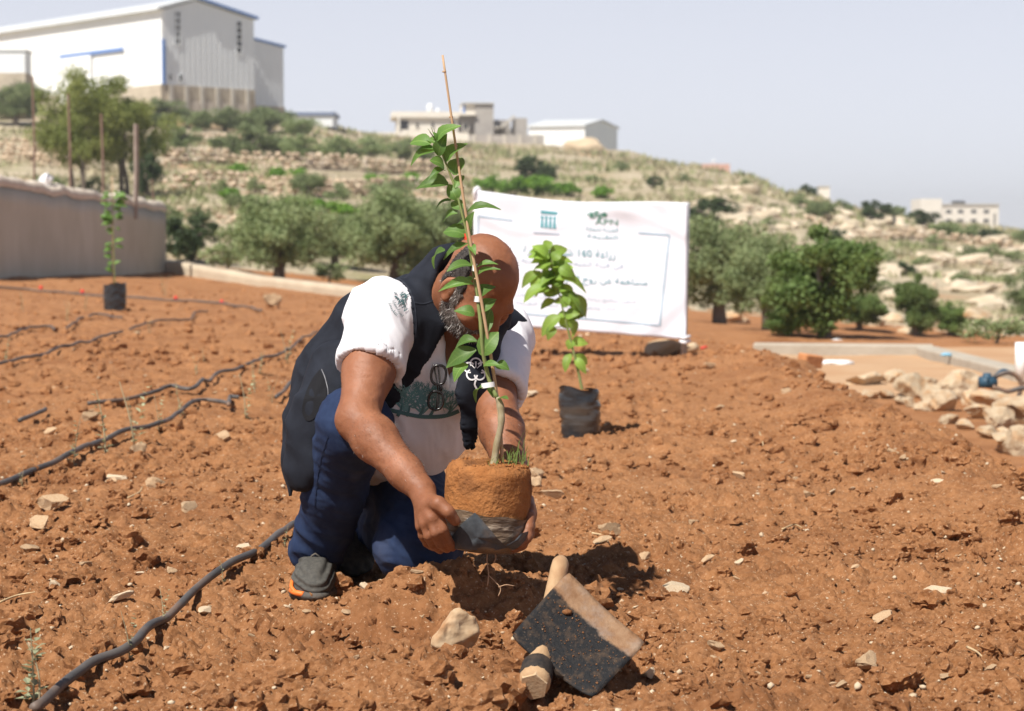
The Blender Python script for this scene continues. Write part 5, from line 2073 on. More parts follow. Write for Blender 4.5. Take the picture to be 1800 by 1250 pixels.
def shape_ar(s):
    """joined Arabic letters in left-to-right drawing order; digits keep their order"""
    words = []
    for w in s.split(' '):
        if w.isdigit() or w == '-':
            words.append(w)
            continue
        out = []
        for i_, c in enumerate(w):
            f = AR_FORMS[c]
            pj = i_ > 0 and AR_FORMS[w[i_ - 1]][2] != 0
            nj = i_ < len(w) - 1 and f[2] != 0
            out.append(chr(f[3] if pj and nj and f[3] else f[1] if pj else f[2] if nj and f[2] else f[0]))
        words.append(''.join(out[::-1]))
    return ' '.join(words[::-1])


def text_mesh(s, size=1.0):
    c = bpy.data.curves.new('lettering', 'FONT')
    c.body = s
    c.size = size
    c.resolution_u = 2
    o_ = bpy.data.objects.new('lettering', c)
    COL.objects.link(o_)
    dg = bpy.context.evaluated_depsgraph_get()
    me = o_.evaluated_get(dg).to_mesh()
    V = np.array([v.co[:] for v in me.vertices])
    F = [tuple(p.vertices) for p in me.polygons]
    o_.evaluated_get(dg).to_mesh_clear()
    bpy.data.objects.remove(o_)
    bpy.data.curves.remove(c)
    return V, F


def text_on(bvh, s, x, y, hpx, ang, mat, name, parent, off=.0022, wid=None):
    """lettering on a garment; (x, y) photo position of its start, hpx letter height, ang direction (radians, downwards positive)"""
    V, F = text_mesh(s)
    sc = hpx / .72
    V = V * sc
    if wid:
        V[:, 0] *= wid / (V[:, 0].max() - V[:, 0].min())
    ca, sa = math.cos(ang), math.sin(ang)
    mb = MB()
    W = [on(bvh, x + v[0] * ca + v[1] * sa, y + v[0] * sa - v[1] * ca, off) for v in V]
    if any(w is None for w in W):
        return None
    mb.add(W, F)
    return mb.build(name, mat, parent)


# sleeve emblem
m = MB()
for k_ in range(26):
    a = pr.uniform(0, 6.28)
    x, y = 704 + pr.uniform(-9, 9), 524 + pr.uniform(-8, 8)
    strip_on(BV_S, [(x, y), (x + 5 * math.cos(a), y + 5 * math.sin(a))], 1.6, .0022, m, 2)
m.build('sleeve_emblem', M_TEALD, tee)
text_on(BV_S, 'APN', 697, 528, 9, 1.02, M_TEALD, 'sleeve_lettering', tee)
text_on(BV_S, shape_ar('العربية لحماية'), 688, 530, 5, 1.02, M_TEALD, 'sleeve_lettering', tee, wid=32)
text_on(BV_S, shape_ar('الطبيعة'), 681, 534, 5, 1.02, M_TEALD, 'sleeve_lettering', tee, wid=26)
# white flower emblem on the vest
M_WPRINT = pm('white_print', (0.62, 0.60, 0.60), None, rough=.85)
m = MB()
cx_, cy_ = 836, 650
for k_ in range(5):
    a = -1.57 + k_ * 1.257
    px_, py_ = cx_ + 11 * math.cos(a), cy_ + 11 * math.sin(a)
    loop = [(px_ + 9 * math.cos(t), py_ + 9 * math.sin(t)) for t in np.linspace(a - 2.1, a + 2.1, 9)]
    strip_on(BV_V, loop, 2.6, .002, m, 3)
for a in (-2.3, -1.57, -.8):
    strip_on(BV_V, [(cx_ + 3 * math.cos(a), cy_ + 3 * math.sin(a)), (cx_ + 14 * math.cos(a), cy_ + 14 * math.sin(a))], (1, 3), .002, m, 2)
strip_on(BV_V, [(836, 668), (834, 676), (838, 684)], 3, .002, m, 3)
m.build('vest_emblem', M_WPRINT, vest)
# pocket on the vest tail: dark mouth with zip edge
M_POCK = pm('pocket_dark', (0.006, 0.006, 0.008), None, rough=.9)
m = MB()
edge = [(563, 650), (549, 668), (537, 695), (532, 722), (538, 738), (550, 738), (563, 722), (574, 698), (572, 672)]
ctr = on(BV_V, 553, 700, .002)
ring = [on(BV_V, q.x, q.y, .002) for q in spline([Vector((a, b, 0)) for a, b in edge + edge[:1]], 4)[:-1]]
if ctr is not None and all(r_ is not None for r_ in ring):
    m.add([ctr] + ring, [(0, i_ + 1, (i_ + 1) % len(ring) + 1) for i_ in range(len(ring))])
    pk = m.build('pocket', M_POCK, vest)
m = MB()
strip_on(BV_V, [(566, 650), (574, 672), (576, 698), (566, 722)], 1.6, .0025, m, 5)
m.build('zip', pm('zip_grey', (.10, .10, .11), None, rough=.5), vest)
# jeans seams
m = MB()
strip_on(BV_J, [(577, 765), (563, 810), (556, 860), (552, 905)], 2.0, .0015, m, 8)
M_SEAM = pm('seam_dark', (.012, .022, .06), None, rough=.9)
m.build('seam', M_SEAM, jeans)
m = MB()
strip_on(BV_J, [(517, 968), (545, 979), (585, 983)], 2.0, .0015, m, 8)
m.build('hem_stitching', M_SEAM, jeans)

# armhole piping
M_PIPE = pm('navy_piping', (0.022, 0.026, 0.038), None, rough=.8)
m = MB()
strip_on(BV_V, [(676, 484), (706, 494), (724, 520), (731, 560), (728, 600), (712, 640)], 1.6, .002, m, 8)
m.build('armhole_piping', M_PIPE, vest)
m = MB()
strip_on(BV_V, [(727, 532), (745, 534), (762, 528)], 1.4, .002, m, 6)
m.build('yoke_seam', M_PIPE, vest)
# short dark hair on the forearms
fc = Vb[Fb].mean(1)
sel = np.zeros(len(Fb), bool)
for E_, W_ in ((ER, WR), (EL, WL)):
    ab = W_ - E_
    t = ((fc - E_) @ ab) / (ab @ ab)
    dist = np.linalg.norm(fc - E_ - t[:, None] * ab, axis=1)
    sel |= (t > .12) & (t < .97) & (dist < .06)
bristles('arm_hair', Vb, Fb[sel], 2600, .008, .05, 6, body, nrm(WR - ER) * 1.1)

# ---- glasses hanging from the neck of the shirt
M_FRAME = pm('black_acetate', (0.012, 0.010, 0.010), None, rough=.25, spec=.5)
mg, Ng, Lg, bg = new_mat('spectacle_lens')
bg.inputs['Base Color'].default_value = (.9, .92, .92, 1)
bg.inputs['Roughness'].default_value = .05
bg.inputs['Transmission Weight'].default_value = .95
bg.inputs['IOR'].default_value = 1.1
bg.inputs['Alpha'].default_value = .35
gp = [on(BV_S, x, y, .014) for x, y in ((770, 640), (767, 720))]
gp = [p if p is not None else PV(768, 680, 4.3) for p in gp]
Yg = min(gp[0].y, gp[1].y) - .004
gl = empty('eyeglasses', PV(769, 722, Yg))
tag(gl, 'black-rimmed eyeglasses hanging folded from the T-shirt neck', 'eyeglasses')
m = MB()
for (cx_, cy_, rx, ry, tilt) in ((771, 659, 13, 17, .12), (766, 704, 13, 16, .12)):
    loop = []
    for k_ in range(25):
        t = 2 * math.pi * k_ / 24
        x, y = rx * np.sign(math.cos(t)) * abs(math.cos(t)) ** .8, ry * np.sign(math.sin(t)) * abs(math.sin(t)) ** .8
        loop.append(PV(cx_ + x * math.cos(tilt) - y * math.sin(tilt), cy_ + x * math.sin(tilt) + y * math.cos(tilt), Yg))
    m2 = MB()
    m2.tube(loop, .0030, 8, False)
    rim = m2.build('rim', M_FRAME, gl, True)
    m3 = MB()
    m3.add(loop[:-1], [tuple(range(24))])
    m3.build('lens', mg, rim)
m = MB()
m.tube(spline([PV(773, 676, Yg), PV(776, 681, Yg - .002), PV(775, 687, Yg)], 4), .0026, 8)
m.build('bridge', M_FRAME, gl, True)
for dx, dy in ((-6, .006), (2, .010)):
    m = MB()
    m.tube(spline([PV(768 + dx, 640, Yg + dy), PV(772 + dx * .5, 680, Yg + dy), PV(769 + dx * .3, 722, Yg + dy)], 6), [.0022] * 13, 6)
    m.build('temple', M_FRAME, gl, True)

# ---- shoes
M_SHOE = pm('grey_mesh_shoe', (0.05, 0.048, 0.043), (0.085, 0.079, 0.068), 120, .8, bump=.3, bscale=500, bdist=.001)
M_SOLE = pm('dark_rubber', (0.045, 0.045, 0.043), (0.10, 0.085, 0.07), 60, .8)
M_ORANGE = pm('orange_rubber', (0.75, 0.17, 0.03), None, rough=.5)


def shoe(label, heel, toe, up, ankle):
    """heel, toe: sole centre-line ends; up: direction away from the sole"""
    heel, toe = np.array(heel), np.array(toe)
    fwd = nrm(toe - heel)
    up = nrm(np.array(up) - fwd * (np.array(up) @ fwd))
    side = np.cross(fwd, up)
    L = np.linalg.norm(toe - heel)
    c = (heel + toe) / 2
    g = Sdf(c - .22, c + .22, .0034)
    at = lambda a, s_, h_: heel + fwd * a * L + side * s_ + up * h_
    g.cone(at(.12, 0, .030), at(.45, .004, .032), .036, .038, .02)
    g.cone(at(.45, .004, .032), at(.80, .004, .030), .038, .044, .02)
    g.cone(at(.80, .004, .030), at(.93, -.004, .026), .044, .030, .02)
    g.cone(at(.16, 0, .045), np.array(ankle) * .6 + at(.2, 0, .10) * .4, .040, .045, .03)
    g.cone(at(.30, 0, .070), at(.66, 0, .045), .040, .034, .03)
    g.plane(at(.5, 0, .016), -up, .003)
    V, F = g.nets()
    V = relax(V, F, 2)
    N = vnormals(V, F)
    q = (V - heel)
    a, h_ = q @ fwd, q @ up
    V = V + N * (.0022 * np.sin(h_ * 430 + 7 * np.sin(a * 24)) * (h_ < .085))[:, None]
    root = mobj('shoe', V, F, M_SHOE, person)
    root['label'] = label
    g2 = Sdf(c - .22, c + .22, .0036)
    g2.cone(at(.12, 0, .008), at(.5, .0, .008), .041, .041, .02, flat=up, ff=.42)
    g2.cone(at(.5, 0, .008), at(.80, .004, .008), .041, .050, .02, flat=up, ff=.40)
    g2.cone(at(.80, .004, .008), at(.95, -.003, .011), .050, .033, .02, flat=up, ff=.42)
    V, F = g2.nets()
    V = relax(V, F, 1)
    q = V - heel
    V = V + np.outer(.0016 * np.sign(np.sin((q @ fwd) * 260)), up) * ((q @ up) < .004)[:, None]
    mobj('sole', V, F, M_SOLE, root)
    m = MB()
    for k_ in range(5):
        f_ = .40 + .07 * k_
        m.tube(spline([at(f_, -.026, .068 - .034 * (f_ - .3)), at(f_ + .01, 0, .118 - .075 * (f_ - .3)), at(f_, .026, .068 - .034 * (f_ - .3))], 4), .0028, 6)
    m.build('laces', M_SOLE, root, True)
    return root, at


fz = gz(AR[0], 4.42)
sh1, at1 = shoe('dusty grey ribbed trainer with an orange sole accent', (AR[0] - .002, 4.655, fz + .004), (AR[0] + .012, 4.375, fz - .002), (0, 0, 1), AR)
m = MB()
m.tube(spline([at1(.86, .052, .016), at1(.95, .042, .016), at1(.99, .022, .014)], 5), [.0065] * 11, 8)
m.tube(spline([at1(.84, .050, .036), at1(.91, .050, .026), at1(.96, .040, .016)], 5), [.0045] * 11, 8)
m.build('orange_accent', M_ORANGE, sh1, True)
tz = gz(-.37, 4.66)
sh2, at2 = shoe('dark trainer tucked behind on its toes', np.array(P(660, 880, 4.83)), np.array(P(618, 992, 4.66)), nrm(np.array([.45, -.55, .25])) * -1 + np.array([0, 0, 0.0]), AL)


# ================================================================== BANNER
BTL, BTR, BBR, BBL = P(836, 338, 14.5), P(1208, 360, 14.1), P(1206, 597, 14.1), P(836, 568, 14.5)
ban = empty('banner', P(1206, 622, 14.1))
tag(ban, 'white printed cloth banner with teal emblems and Arabic lines on two posts', 'banner')
BW = np.linalg.norm(BTR - BTL)
BH = np.linalg.norm(BTL - BBL)
bn = nrm(np.cross(BTR - BTL, BTL - BBL))
bn = bn if bn[1] < 0 else -bn


def cloth(u, v, off=0.0):
    """u across, v down, both 0..1"""
    p = BTL * (1 - u) * (1 - v) + BTR * u * (1 - v) + BBR * u * v + BBL * (1 - u) * v
    d = .010 * perlin(np.array([[u * 3.1, v * 2.2, 1.]]))[0] + .003 * perlin(np.array([[u * 8 + v * 5, v * 6 - u * 3, 4.]]))[0]
    # slack at the top edge and drag lines from the corners
    s = np.exp(-(v / .13) ** 2)
    d += .020 * s * math.sin(u * 9.5 + .6) + .009 * math.exp(-((v - .16 - .10 * math.sin(u * 7)) / .05) ** 2)
    d += .010 * math.sin((u * 1.0 + v * .55) * 34) * math.exp(-(((u - 1) ** 2 + (v - 1) ** 2) / .09))
    d += .010 * math.sin((u * 1.0 - v * .55) * 30) * math.exp(-(((u - 1) ** 2 + v ** 2) / .09))
    sag = -.012 * math.sin(u * math.pi) * (1 - v) + .014 * s * math.sin(u * 6.3 + 2)
    return p + bn * (d + off) + np.array([0, 0, sag])


nu, nv = 72, 46
V = np.array([cloth(i_ / (nu - 1), j / (nv - 1)) for j in range(nv) for i_ in range(nu)])
V2_ = V - bn * .0025
idx = lambda i_, j: j * nu + i_
F = [(idx(i_, j), idx(i_, j + 1), idx(i_ + 1, j + 1), idx(i_ + 1, j)) for j in range(nv - 1) for i_ in range(nu - 1)]
n_ = len(V)
F2 = [tuple(n_ + a for a in f[::-1]) for f in F]
rim = [idx(i_, 0) for i_ in range(nu)] + [idx(nu - 1, j) for j in range(1, nv)] + [idx(i_, nv - 1) for i_ in range(nu - 2, -1, -1)] + [idx(0, j) for j in range(nv - 2, 0, -1)]
F3 = [(rim[k_], rim[(k_ + 1) % len(rim)], n_ + rim[(k_ + 1) % len(rim)], n_ + rim[k_]) for k_ in range(len(rim))]
M_BAN = pm('white_banner_cloth', (0.79, 0.81, 0.87), (0.76, 0.78, 0.84), 2, .6, spec=.25, trans=.12)
bc = mobj('cloth', np.concatenate([V, V2_]), np.array(F + F2 + F3), M_BAN, ban)
M_POSTW = pm('white_pipe', (0.75, 0.75, 0.77), None, rough=.4)
M_POSTG = pm('grey_pipe', (0.42, 0.43, 0.44), (0.34, 0.34, 0.34), 12, .5)
for (a, b, c, d, Y, mt_) in ((838, 330, 838, 640, 14.56, M_POSTW), (1207, 356, 1202, 630, 14.15, M_POSTG)):
    m = MB()
    m.tube([P(a, b, Y), P(c, d, Y)], .022, 10)
    m.build('post', mt_, ban, True)
m = MB()
for py in (592, 600):
    m.tube(spline([P(1196, py, 14.08), P(1204, py + 2, 14.02), P(1212, py - 1, 14.1)], 4), .012, 6)
m.build('tie_knot', M_POSTW, ban, True)
m = MB()
m.tube(spline([P(836, 352, 14.5), P(834, 338, 14.48), P(840, 330, 14.5), P(844, 340, 14.5)], 4), .014, 6)
m.build('tie_knot', M_POSTW, ban, True)
M_PT = pm('banner_teal', (0.08, 0.28, 0.32), None, rough=.7)
M_PTL = pm('banner_pale_teal', (0.22, 0.40, 0.50), None, rough=.7)
M_PG = pm('banner_green', (0.04, 0.20, 0.13), None, rough=.7)
M_PGR = pm('banner_grey_blue', (0.36, 0.45, 0.54), None, rough=.7)


def buv(px, py):
    u = (px - 836) / 371.0
    v = (py - (338 + 22 * u)) / (230 + 7 * u)
    return u, v


def flat_on(name, polys, mat, off=.004):
    """polygons in photo positions laid on the cloth; long edges are subdivided"""
    m = MB()
    for pl in polys:
        m.add([cloth(*buv(a, b), off) for a, b in pl], [tuple(range(len(pl)))])
    return m.build(name, mat, bc)


def line_on(name, a, b, w, mat, n=24):
    pl = []
    dx, dy = b[0] - a[0], b[1] - a[1]
    L = math.hypot(dx, dy)
    nx, ny = -dy / L * w / 2, dx / L * w / 2
    for k_ in range(n):
        t0, t1 = k_ / n, (k_ + 1) / n
        pl.append([(a[0] + dx * t0 + nx, a[1] + dy * t0 + ny), (a[0] + dx * t1 + nx, a[1] + dy * t1 + ny), (a[0] + dx * t1 - nx, a[1] + dy * t1 - ny), (a[0] + dx * t0 - nx, a[1] + dy * t0 - ny)])
    return flat_on(name, pl, mat)


def text_ban(s, x_right, y, hpx, mat, wid=None, slope=.062):
    """right-aligned lettering; y is the baseline at the right end"""
    V, F = text_mesh(s)
    V = V * (hpx / .72)
    if wid:
        V[:, 0] *= wid / (V[:, 0].max() - V[:, 0].min())
    x0 = x_right - V[:, 0].max()
    m = MB()
    m.add([cloth(*buv(x0 + v[0], y - v[1] - (x_right - x0 - v[0]) * slope), .004) for v in V], F)
    return m.build('lettering', mat, bc)


# frame lines
line_on('frame_line', (842, 380), (903, 387), 1.6, M_PTL)
line_on('frame_line', (842, 380), (838, 470), 1.6, M_PTL)
line_on('frame_line', (1124, 408), (1177, 413), 1.8, M_PTL)
line_on('frame_line', (1177, 413), (1162, 572), 1.8, M_PTL)
line_on('frame_line', (1162, 572), (1030, 560), 1.6, M_PTL)
line_on('frame_line', (1030, 560), (840, 545), 1.6, M_PTL)
# colonnade emblem
pl = [[(952, 366), (982, 368), (981, 374), (952, 372)]]
for k_ in range(4):
    x = 952 + k_ * 7.4
    y = 376 + k_ * .5
    pl.append([(x, y), (x + 5.6, y + .4), (x + 4.6, y + 8), (x + 1, y + 8)])
    pl.append([(x + .8, y + 9), (x + 5, y + 9), (x + 6, y + 22), (x, y + 22)])
flat_on('colonnade_emblem', pl, M_PT)
line_on('emblem_caption', (940, 407), (986, 410), 2.0, M_PGR)
# tree emblem with its name
r6 = random.Random(2)
pl = []
for k_ in range(46):
    a = r6.uniform(0, 6.28)
    rr_ = math.sqrt(r6.random())
    x, y = 1052 + 17 * rr_ * math.cos(a), 373 + 7 * rr_ * math.sin(a) + (2 if math.cos(a) > 0 else 0)
    b = r6.uniform(0, 3.1)
    dx, dy = 3.2 * math.cos(b), 3.2 * math.sin(b)
    pl.append([(x - dx, y - dy), (x + dy * .35, y - dx * .35), (x + dx, y + dy), (x - dy * .35, y + dx * .35)])
flat_on('tree_emblem', pl, M_PG)
text_ban('APN', 1088, 394, 10.5, M_PG, 40, .05)
text_ban(shape_ar('العربية لحماية'), 1088, 406, 7, M_PT, 56)
text_ban(shape_ar('الطبيعة'), 1088, 419, 7, M_PT, 54)
text_ban(shape_ar('زراعة 160 شجرة مثمرة'), 1084, 453, 13.5, M_PT, 162)
text_ban(shape_ar('في قرية الجبعة - جنوب الريف'), 1098, 470, 8, M_PGR, 190)
text_ban(shape_ar('مساهمة عن روح المرحوم'), 1140, 501, 11, M_PT, 170)
text_ban(shape_ar('ضمن برنامج زراعة المليون شجرة في فلسطين'), 1120, 532, 6, M_PGR, 215)
text_ban(shape_ar('ادارة وتنفيذ العربية لحماية الطبيعة'), 1084, 545, 6, M_PGR, 175)


# ================================================================== SAPLINGS
def leaf_vf(seed, wide=.42, fold=.25, curl=.35, nu=7):
    """leaf of unit length along +x, midrib folded, blade curling"""
    r = random.Random(seed)
    V, F = [], []
    for i_ in range(nu):
        t = i_ / (nu - 1)
        w = wide * .5 * (math.sin(math.pi * min(1, t * .96 + .03)) ** .75) * (1.12 - .35 * t)
        zc = -curl * (t - .1) ** 2 + .10 * math.sin(t * 3)
        wav = .02 * math.sin(t * 9 + seed)
        V += [(t, -w, zc + fold * w + wav), (t, -w * .5, zc + fold * w * .35), (t, 0, zc), (t, w * .5, zc + fold * w * .35), (t, w, zc + fold * w - wav)]
    for i_ in range(nu - 1):
        for k_ in range(4):
            a = i_ * 5 + k_
            F.append((a, a + 1, a + 6, a + 5))
    return np.array(V), np.array(F)


def leaf_material(name, dark, light, young=False):
    m, N, L, b = new_mat(name)
    tc = N.new('ShaderNodeTexCoord')
    sp = N.new('ShaderNodeSeparateXYZ')
    L.new(tc.outputs['Object'], sp.inputs[0])
    ab = N.new('ShaderNodeMath')
    ab.operation = 'ABSOLUTE'
    L.new(sp.outputs['Y'], ab.inputs[0])
    # side veins: stripes that lean back from the midrib
    ve = N.new('ShaderNodeMath')
    ve.operation = 'MULTIPLY_ADD'
    ve.inputs[1].default_value = -.8
    L.new(ab.outputs[0], ve.inputs[0])
    L.new(sp.outputs['X'], ve.inputs[2])
    si = N.new('ShaderNodeMath')
    si.operation = 'MULTIPLY'
    si.inputs[1].default_value = 60
    L.new(ve.outputs[0], si.inputs[0])
    sn = N.new('ShaderNodeMath')
    sn.operation = 'SINE'
    L.new(si.outputs[0], sn.inputs[0])
    mr = N.new('ShaderNodeMapRange')
    mr.inputs[1].default_value, mr.inputs[2].default_value = .75, 1.0
    mr.inputs[4].default_value = .35
    L.new(sn.outputs[0], mr.inputs[0])
    rib = N.new('ShaderNodeMapRange')
    for k_, v in zip((1, 2, 3, 4), (.008, .02, .8, 0.0)):
        rib.inputs[k_].default_value = v
    L.new(ab.outputs[0], rib.inputs[0])
    mx = N.new('ShaderNodeMath')
    mx.operation = 'MAXIMUM'
    L.new(mr.outputs[0], mx.inputs[0])
    L.new(rib.outputs[0], mx.inputs[1])
    nz = N.new('ShaderNodeTexNoise')
    nz.inputs['Scale'].default_value = 5
    L.new(tc.outputs['Object'], nz.inputs['Vector'])
    c0 = N.new('ShaderNodeMix')
    c0.data_type = 'RGBA'
    c0.inputs[6].default_value = (*dark, 1)
    c0.inputs[7].default_value = (*[(a + b_) / 2 for a, b_ in zip(dark, light)], 1)
    L.new(nz.outputs['Fac'], c0.inputs[0])
    c1 = N.new('ShaderNodeMix')
    c1.data_type = 'RGBA'
    L.new(mx.outputs[0], c1.inputs[0])
    L.new(c0.outputs[2], c1.inputs[6])
    c1.inputs[7].default_value = (*light, 1)
    oi = N.new('ShaderNodeObjectInfo')
    hs = N.new('ShaderNodeHueSaturation')
    rr_ = N.new('ShaderNodeMapRange')
    rr_.inputs[3].default_value, rr_.inputs[4].default_value = .75, 1.3
    L.new(oi.outputs['Random'], rr_.inputs[0])
    L.new(rr_.outputs[0], hs.inputs['Value'])
    L.new(c1.outputs[2], hs.inputs['Color'])
    L.new(hs.outputs[0], b.inputs['Base Color'])
    b.inputs['Roughness'].default_value = .5
    b.inputs['Specular IOR Level'].default_value = .35
    tr = N.new('ShaderNodeBsdfTranslucent')
    h2 = N.new('ShaderNodeHueSaturation')
    h2.inputs['Value'].default_value = 1.9
    h2.inputs['Hue'].default_value = .485
    L.new(hs.outputs[0], h2.inputs['Color'])
    L.new(h2.outputs[0], tr.inputs['Color'])
    ms = N.new('ShaderNodeMixShader')
    ms.inputs[0].default_value = .4
    L.new(b.outputs[0], ms.inputs[1])
    L.new(tr.outputs[0], ms.inputs[2])
    L.new(ms.outputs[0], N['Material Output'].inputs['Surface'])
    return m


M_LEAF = leaf_material('citrus_leaf', (0.075, 0.165, 0.030), (0.17, 0.29, 0.07))
M_LEAFY = leaf_material('young_citrus_leaf', (0.17, 0.29, 0.04), (0.30, 0.43, 0.09))
LEAVES = [mesh_np('leaf', *leaf_vf(k_, .36 + .05 * (k_ % 4), .5 - .12 * (k_ % 3), .18 + .14 * (k_ % 4)), M_LEAF) for k_ in range(8)]
LEAVESY = [mesh_np('leaf', *leaf_vf(k_ + 20, .46 + .06 * (k_ % 3), .4 - .1 * (k_ % 3), .2 + .12 * (k_ % 4)), M_LEAFY) for k_ in range(6)]
lr = random.Random(31)


def put_leaf(parent, base, tip, wid, meshes, up=None, ploc=None):
    """a leaf from base to tip; wid its width in metres"""
    base, tip = Vector(base), Vector(tip)
    x = (tip - base)
    Ln = x.length
    x.normalize()
    n0 = Vector(up) if up is not None else Vector((lr.uniform(-.5, .3), -.75 + lr.uniform(-.3, .3), .75 + lr.uniform(-.35, .3)))
    y = n0.cross(x)
    if y.length < .05:
        y = Vector((1, .3, 0)).cross(x)
    y.normalize()
    z = x.cross(y)
    me = lr.choice(meshes)
    ww = max(v.co.y for v in me.vertices) * 2
    o = bpy.data.objects.new('leaf', me)
    COL.objects.link(o)
    o.parent = parent
    M = Matrix.Identity(4)
    sy = max(1.25 * wid / ww, Ln * .7)
    for r_ in range(3):
        M[r_][0], M[r_][1], M[r_][2], M[r_][3] = x[r_] * Ln, y[r_] * sy, z[r_] * Ln, base[r_]
    o.matrix_parent_inverse = Matrix.Translation(-parent.location) if parent.type == 'EMPTY' else Matrix()
    o.matrix_basis = M
    return o


M_STEM = pm('green_stem', (0.15, 0.20, 0.06), (0.24, 0.26, 0.10), 60, .6, stretch=(1, 1, .3))
M_TRUNKS = pm('sapling_bark', (0.24, 0.19, 0.10), (0.34, 0.30, 0.20), 70, .85, bump=.4, bscale=160, bdist=.002, stretch=(1, 1, .4))
M_CANE = pm('bamboo_cane', (0.50, 0.34, 0.20), (0.40, 0.25, 0.14), 30, .6, stretch=(6, 6, .6))
M_ROOT = pm('root_ball_soil', (0.27, 0.105, 0.034), (0.36, 0.155, 0.055), 28, .95, c3=(0.17, 0.07, 0.028), s3=14, th3=(.5, .68), bump=.8, bscale=120, bdist=.006, spec=.1)
M_FILM = pm('dirty_film', (0.22, 0.15, 0.095), (0.07, 0.05, 0.038), 34, .3, c3=(0.46, 0.37, 0.28), s3=30, th3=(.56, .7), bump=.7, bscale=60, bdist=.008, spec=.5, stretch=(.5, .5, 1.6))
M_BAG = pm('black_plastic', (0.016, 0.017, 0.019), (0.034, 0.035, 0.038), 20, .27, bump=.5, bscale=26, bdist=.01, spec=.5, stretch=(.35, .35, 1.4), c3=(.10, .075, .055), s3=6, th3=(.58, .8))
M_BAGIN = pm('bag_underside', (0.045, 0.052, 0.06), (0.08, 0.09, 0.10), 30, .45, bump=.4, bscale=60, bdist=.004, c3=(.16, .11, .075), s3=16, th3=(.55, .75))

# ---- the tree in the man's hands
SY = 4.10
stree = empty('citrus_sapling', P(857, 962, SY))
tag(stree, 'tall staked young citrus tree with bare root ball held in both hands', 'sapling')
# root ball: slightly leaning drum with worn edges
bt, bb = P(861, 816, SY), P(850, 962, SY)
ax_b = nrm(bt - bb)
hb_ = np.linalg.norm(bt - bb)
s1 = nrm(np.cross(ax_b, np.array([0, 1., 0])))
s2 = np.cross(ax_b, s1)
NU, NVV = 96, 46


def drum(r_of, a0, a1, nu, nv, caps=True, nz=.006, seed=0):
    V, F = [], []
    for j in range(nv):
        t = a0 + (a1 - a0) * j / (nv - 1)
        for i_ in range(nu):
            w = 2 * math.pi * i_ / nu
            V.append(bb + ax_b * t * hb_ + (s1 * math.cos(w) + s2 * math.sin(w)) * r_of(t))
    V = np.array(V)
    for j in range(nv - 1):
        for i_ in range(nu):
            F.append((j * nu + i_, j * nu + (i_ + 1) % nu, (j + 1) * nu + (i_ + 1) % nu, (j + 1) * nu + i_))
    return V, F


prof_t = [0, .03, .12, .5, .80, .93, .985, 1.0, 1.0, 1.0]
prof_r = [.062, .077, .083, .0885, .0890, .0872, .0805, .066, .035, .001]
NVV = 60
V, F = [], []
tt = np.concatenate([np.linspace(0, .985, 44), np.full(12, 1.0)])
rt = np.concatenate([np.interp(np.linspace(0, .985, 44), prof_t[:7], prof_r[:7]), np.linspace(.076, .001, 12)])
for t, r_ in zip(tt, rt):
    for i_ in range(NU):
        w = 2 * math.pi * i_ / NU
        V.append(bb + ax_b * t * hb_ + (s1 * math.cos(w) + s2 * math.sin(w)) * r_)
V = np.array(V)
for j in range(len(tt) - 1):
    for i_ in range(NU):
        F.append((j * NU + i_, j * NU + (i_ + 1) % NU, (j + 1) * NU + (i_ + 1) % NU, (j + 1) * NU + i_))
F.append(tuple(range(NU))[::-1])
cen = bb + np.outer((V - bb) @ ax_b, ax_b)
rad_d = V - cen
rad_d /= np.linalg.norm(rad_d, axis=1)[:, None] + 1e-9
hgt = (V - bb) @ ax_b / hb_
nz = .0032 * perlin(V * 40) + .0022 * np.abs(perlin(V * 95)) + .004 * perlin(V * 14)
V = V + rad_d * (nz * np.minimum(1, np.linalg.norm(V - cen, axis=1) / .05))[:, None] + np.outer((hgt > .97) * (.007 * perlin(V * 30) + .006 * np.abs(perlin(V * 70))), ax_b)
# a crack down the near side, and the lip standing up beside it
ang = np.arctan2(rad_d @ s2, rad_d @ s1)
toc = math.atan2(float(np.dot([-.82, -.57, 0], s2)), float(np.dot([-.82, -.57, 0], s1)))
da = (ang - toc - .05 * np.sin(hgt * 17) - .25 * (hgt - .5) + math.pi) % (2 * math.pi) - math.pi
V = V - rad_d * (.007 * np.exp(-(da / .022) ** 2) * sstep(.38, .55, hgt))[:, None]
V = V + np.outer(.008 * np.exp(-((da + .12) / .22) ** 2) * (hgt > .93), ax_b)
me = bpy.data.meshes.new('root_ball')
me.from_pydata([tuple(v) for v in V], [], F)
me.polygons.foreach_set('use_smooth', [True] * len(me.polygons))
me.materials.append(M_ROOT)
rball = link('root_ball', me, stree)
# crumbs on the ball and its top
rr2 = np.random.default_rng(8)
Vc, Fc, n_ = [], [], 0
for k_ in range(300):
    if k_ < 240:
        a, r_ = rr2.uniform(0, 6.28), .08 * math.sqrt(rr2.random())
        c = bb + ax_b * (hb_ + .001) + (s1 * math.cos(a) + s2 * math.sin(a)) * r_
    else:
        a, t = rr2.uniform(0, 6.28), rr2.uniform(.35, .98)
        c = bb + ax_b * t * hb_ + (s1 * math.cos(a) + s2 * math.sin(a)) * .0855
    sz = rr2.uniform(.0010, .0040) if k_ < 240 else rr2.uniform(.0006, .0018)
    q, f_ = ICO[2]
    q = q * (1 + .9 * perlin(q * 1.7 + k_)[:, None])
    Vc.append(q * sz * rr2.uniform(.6, 1.3, 3) + c)
    Fc.append(f_ + n_)
    n_ += len(q)
o = mobj('crumbs', np.concatenate(Vc), np.concatenate(Fc), M_ROOT, rball)
o['kind'] = 'stuff'
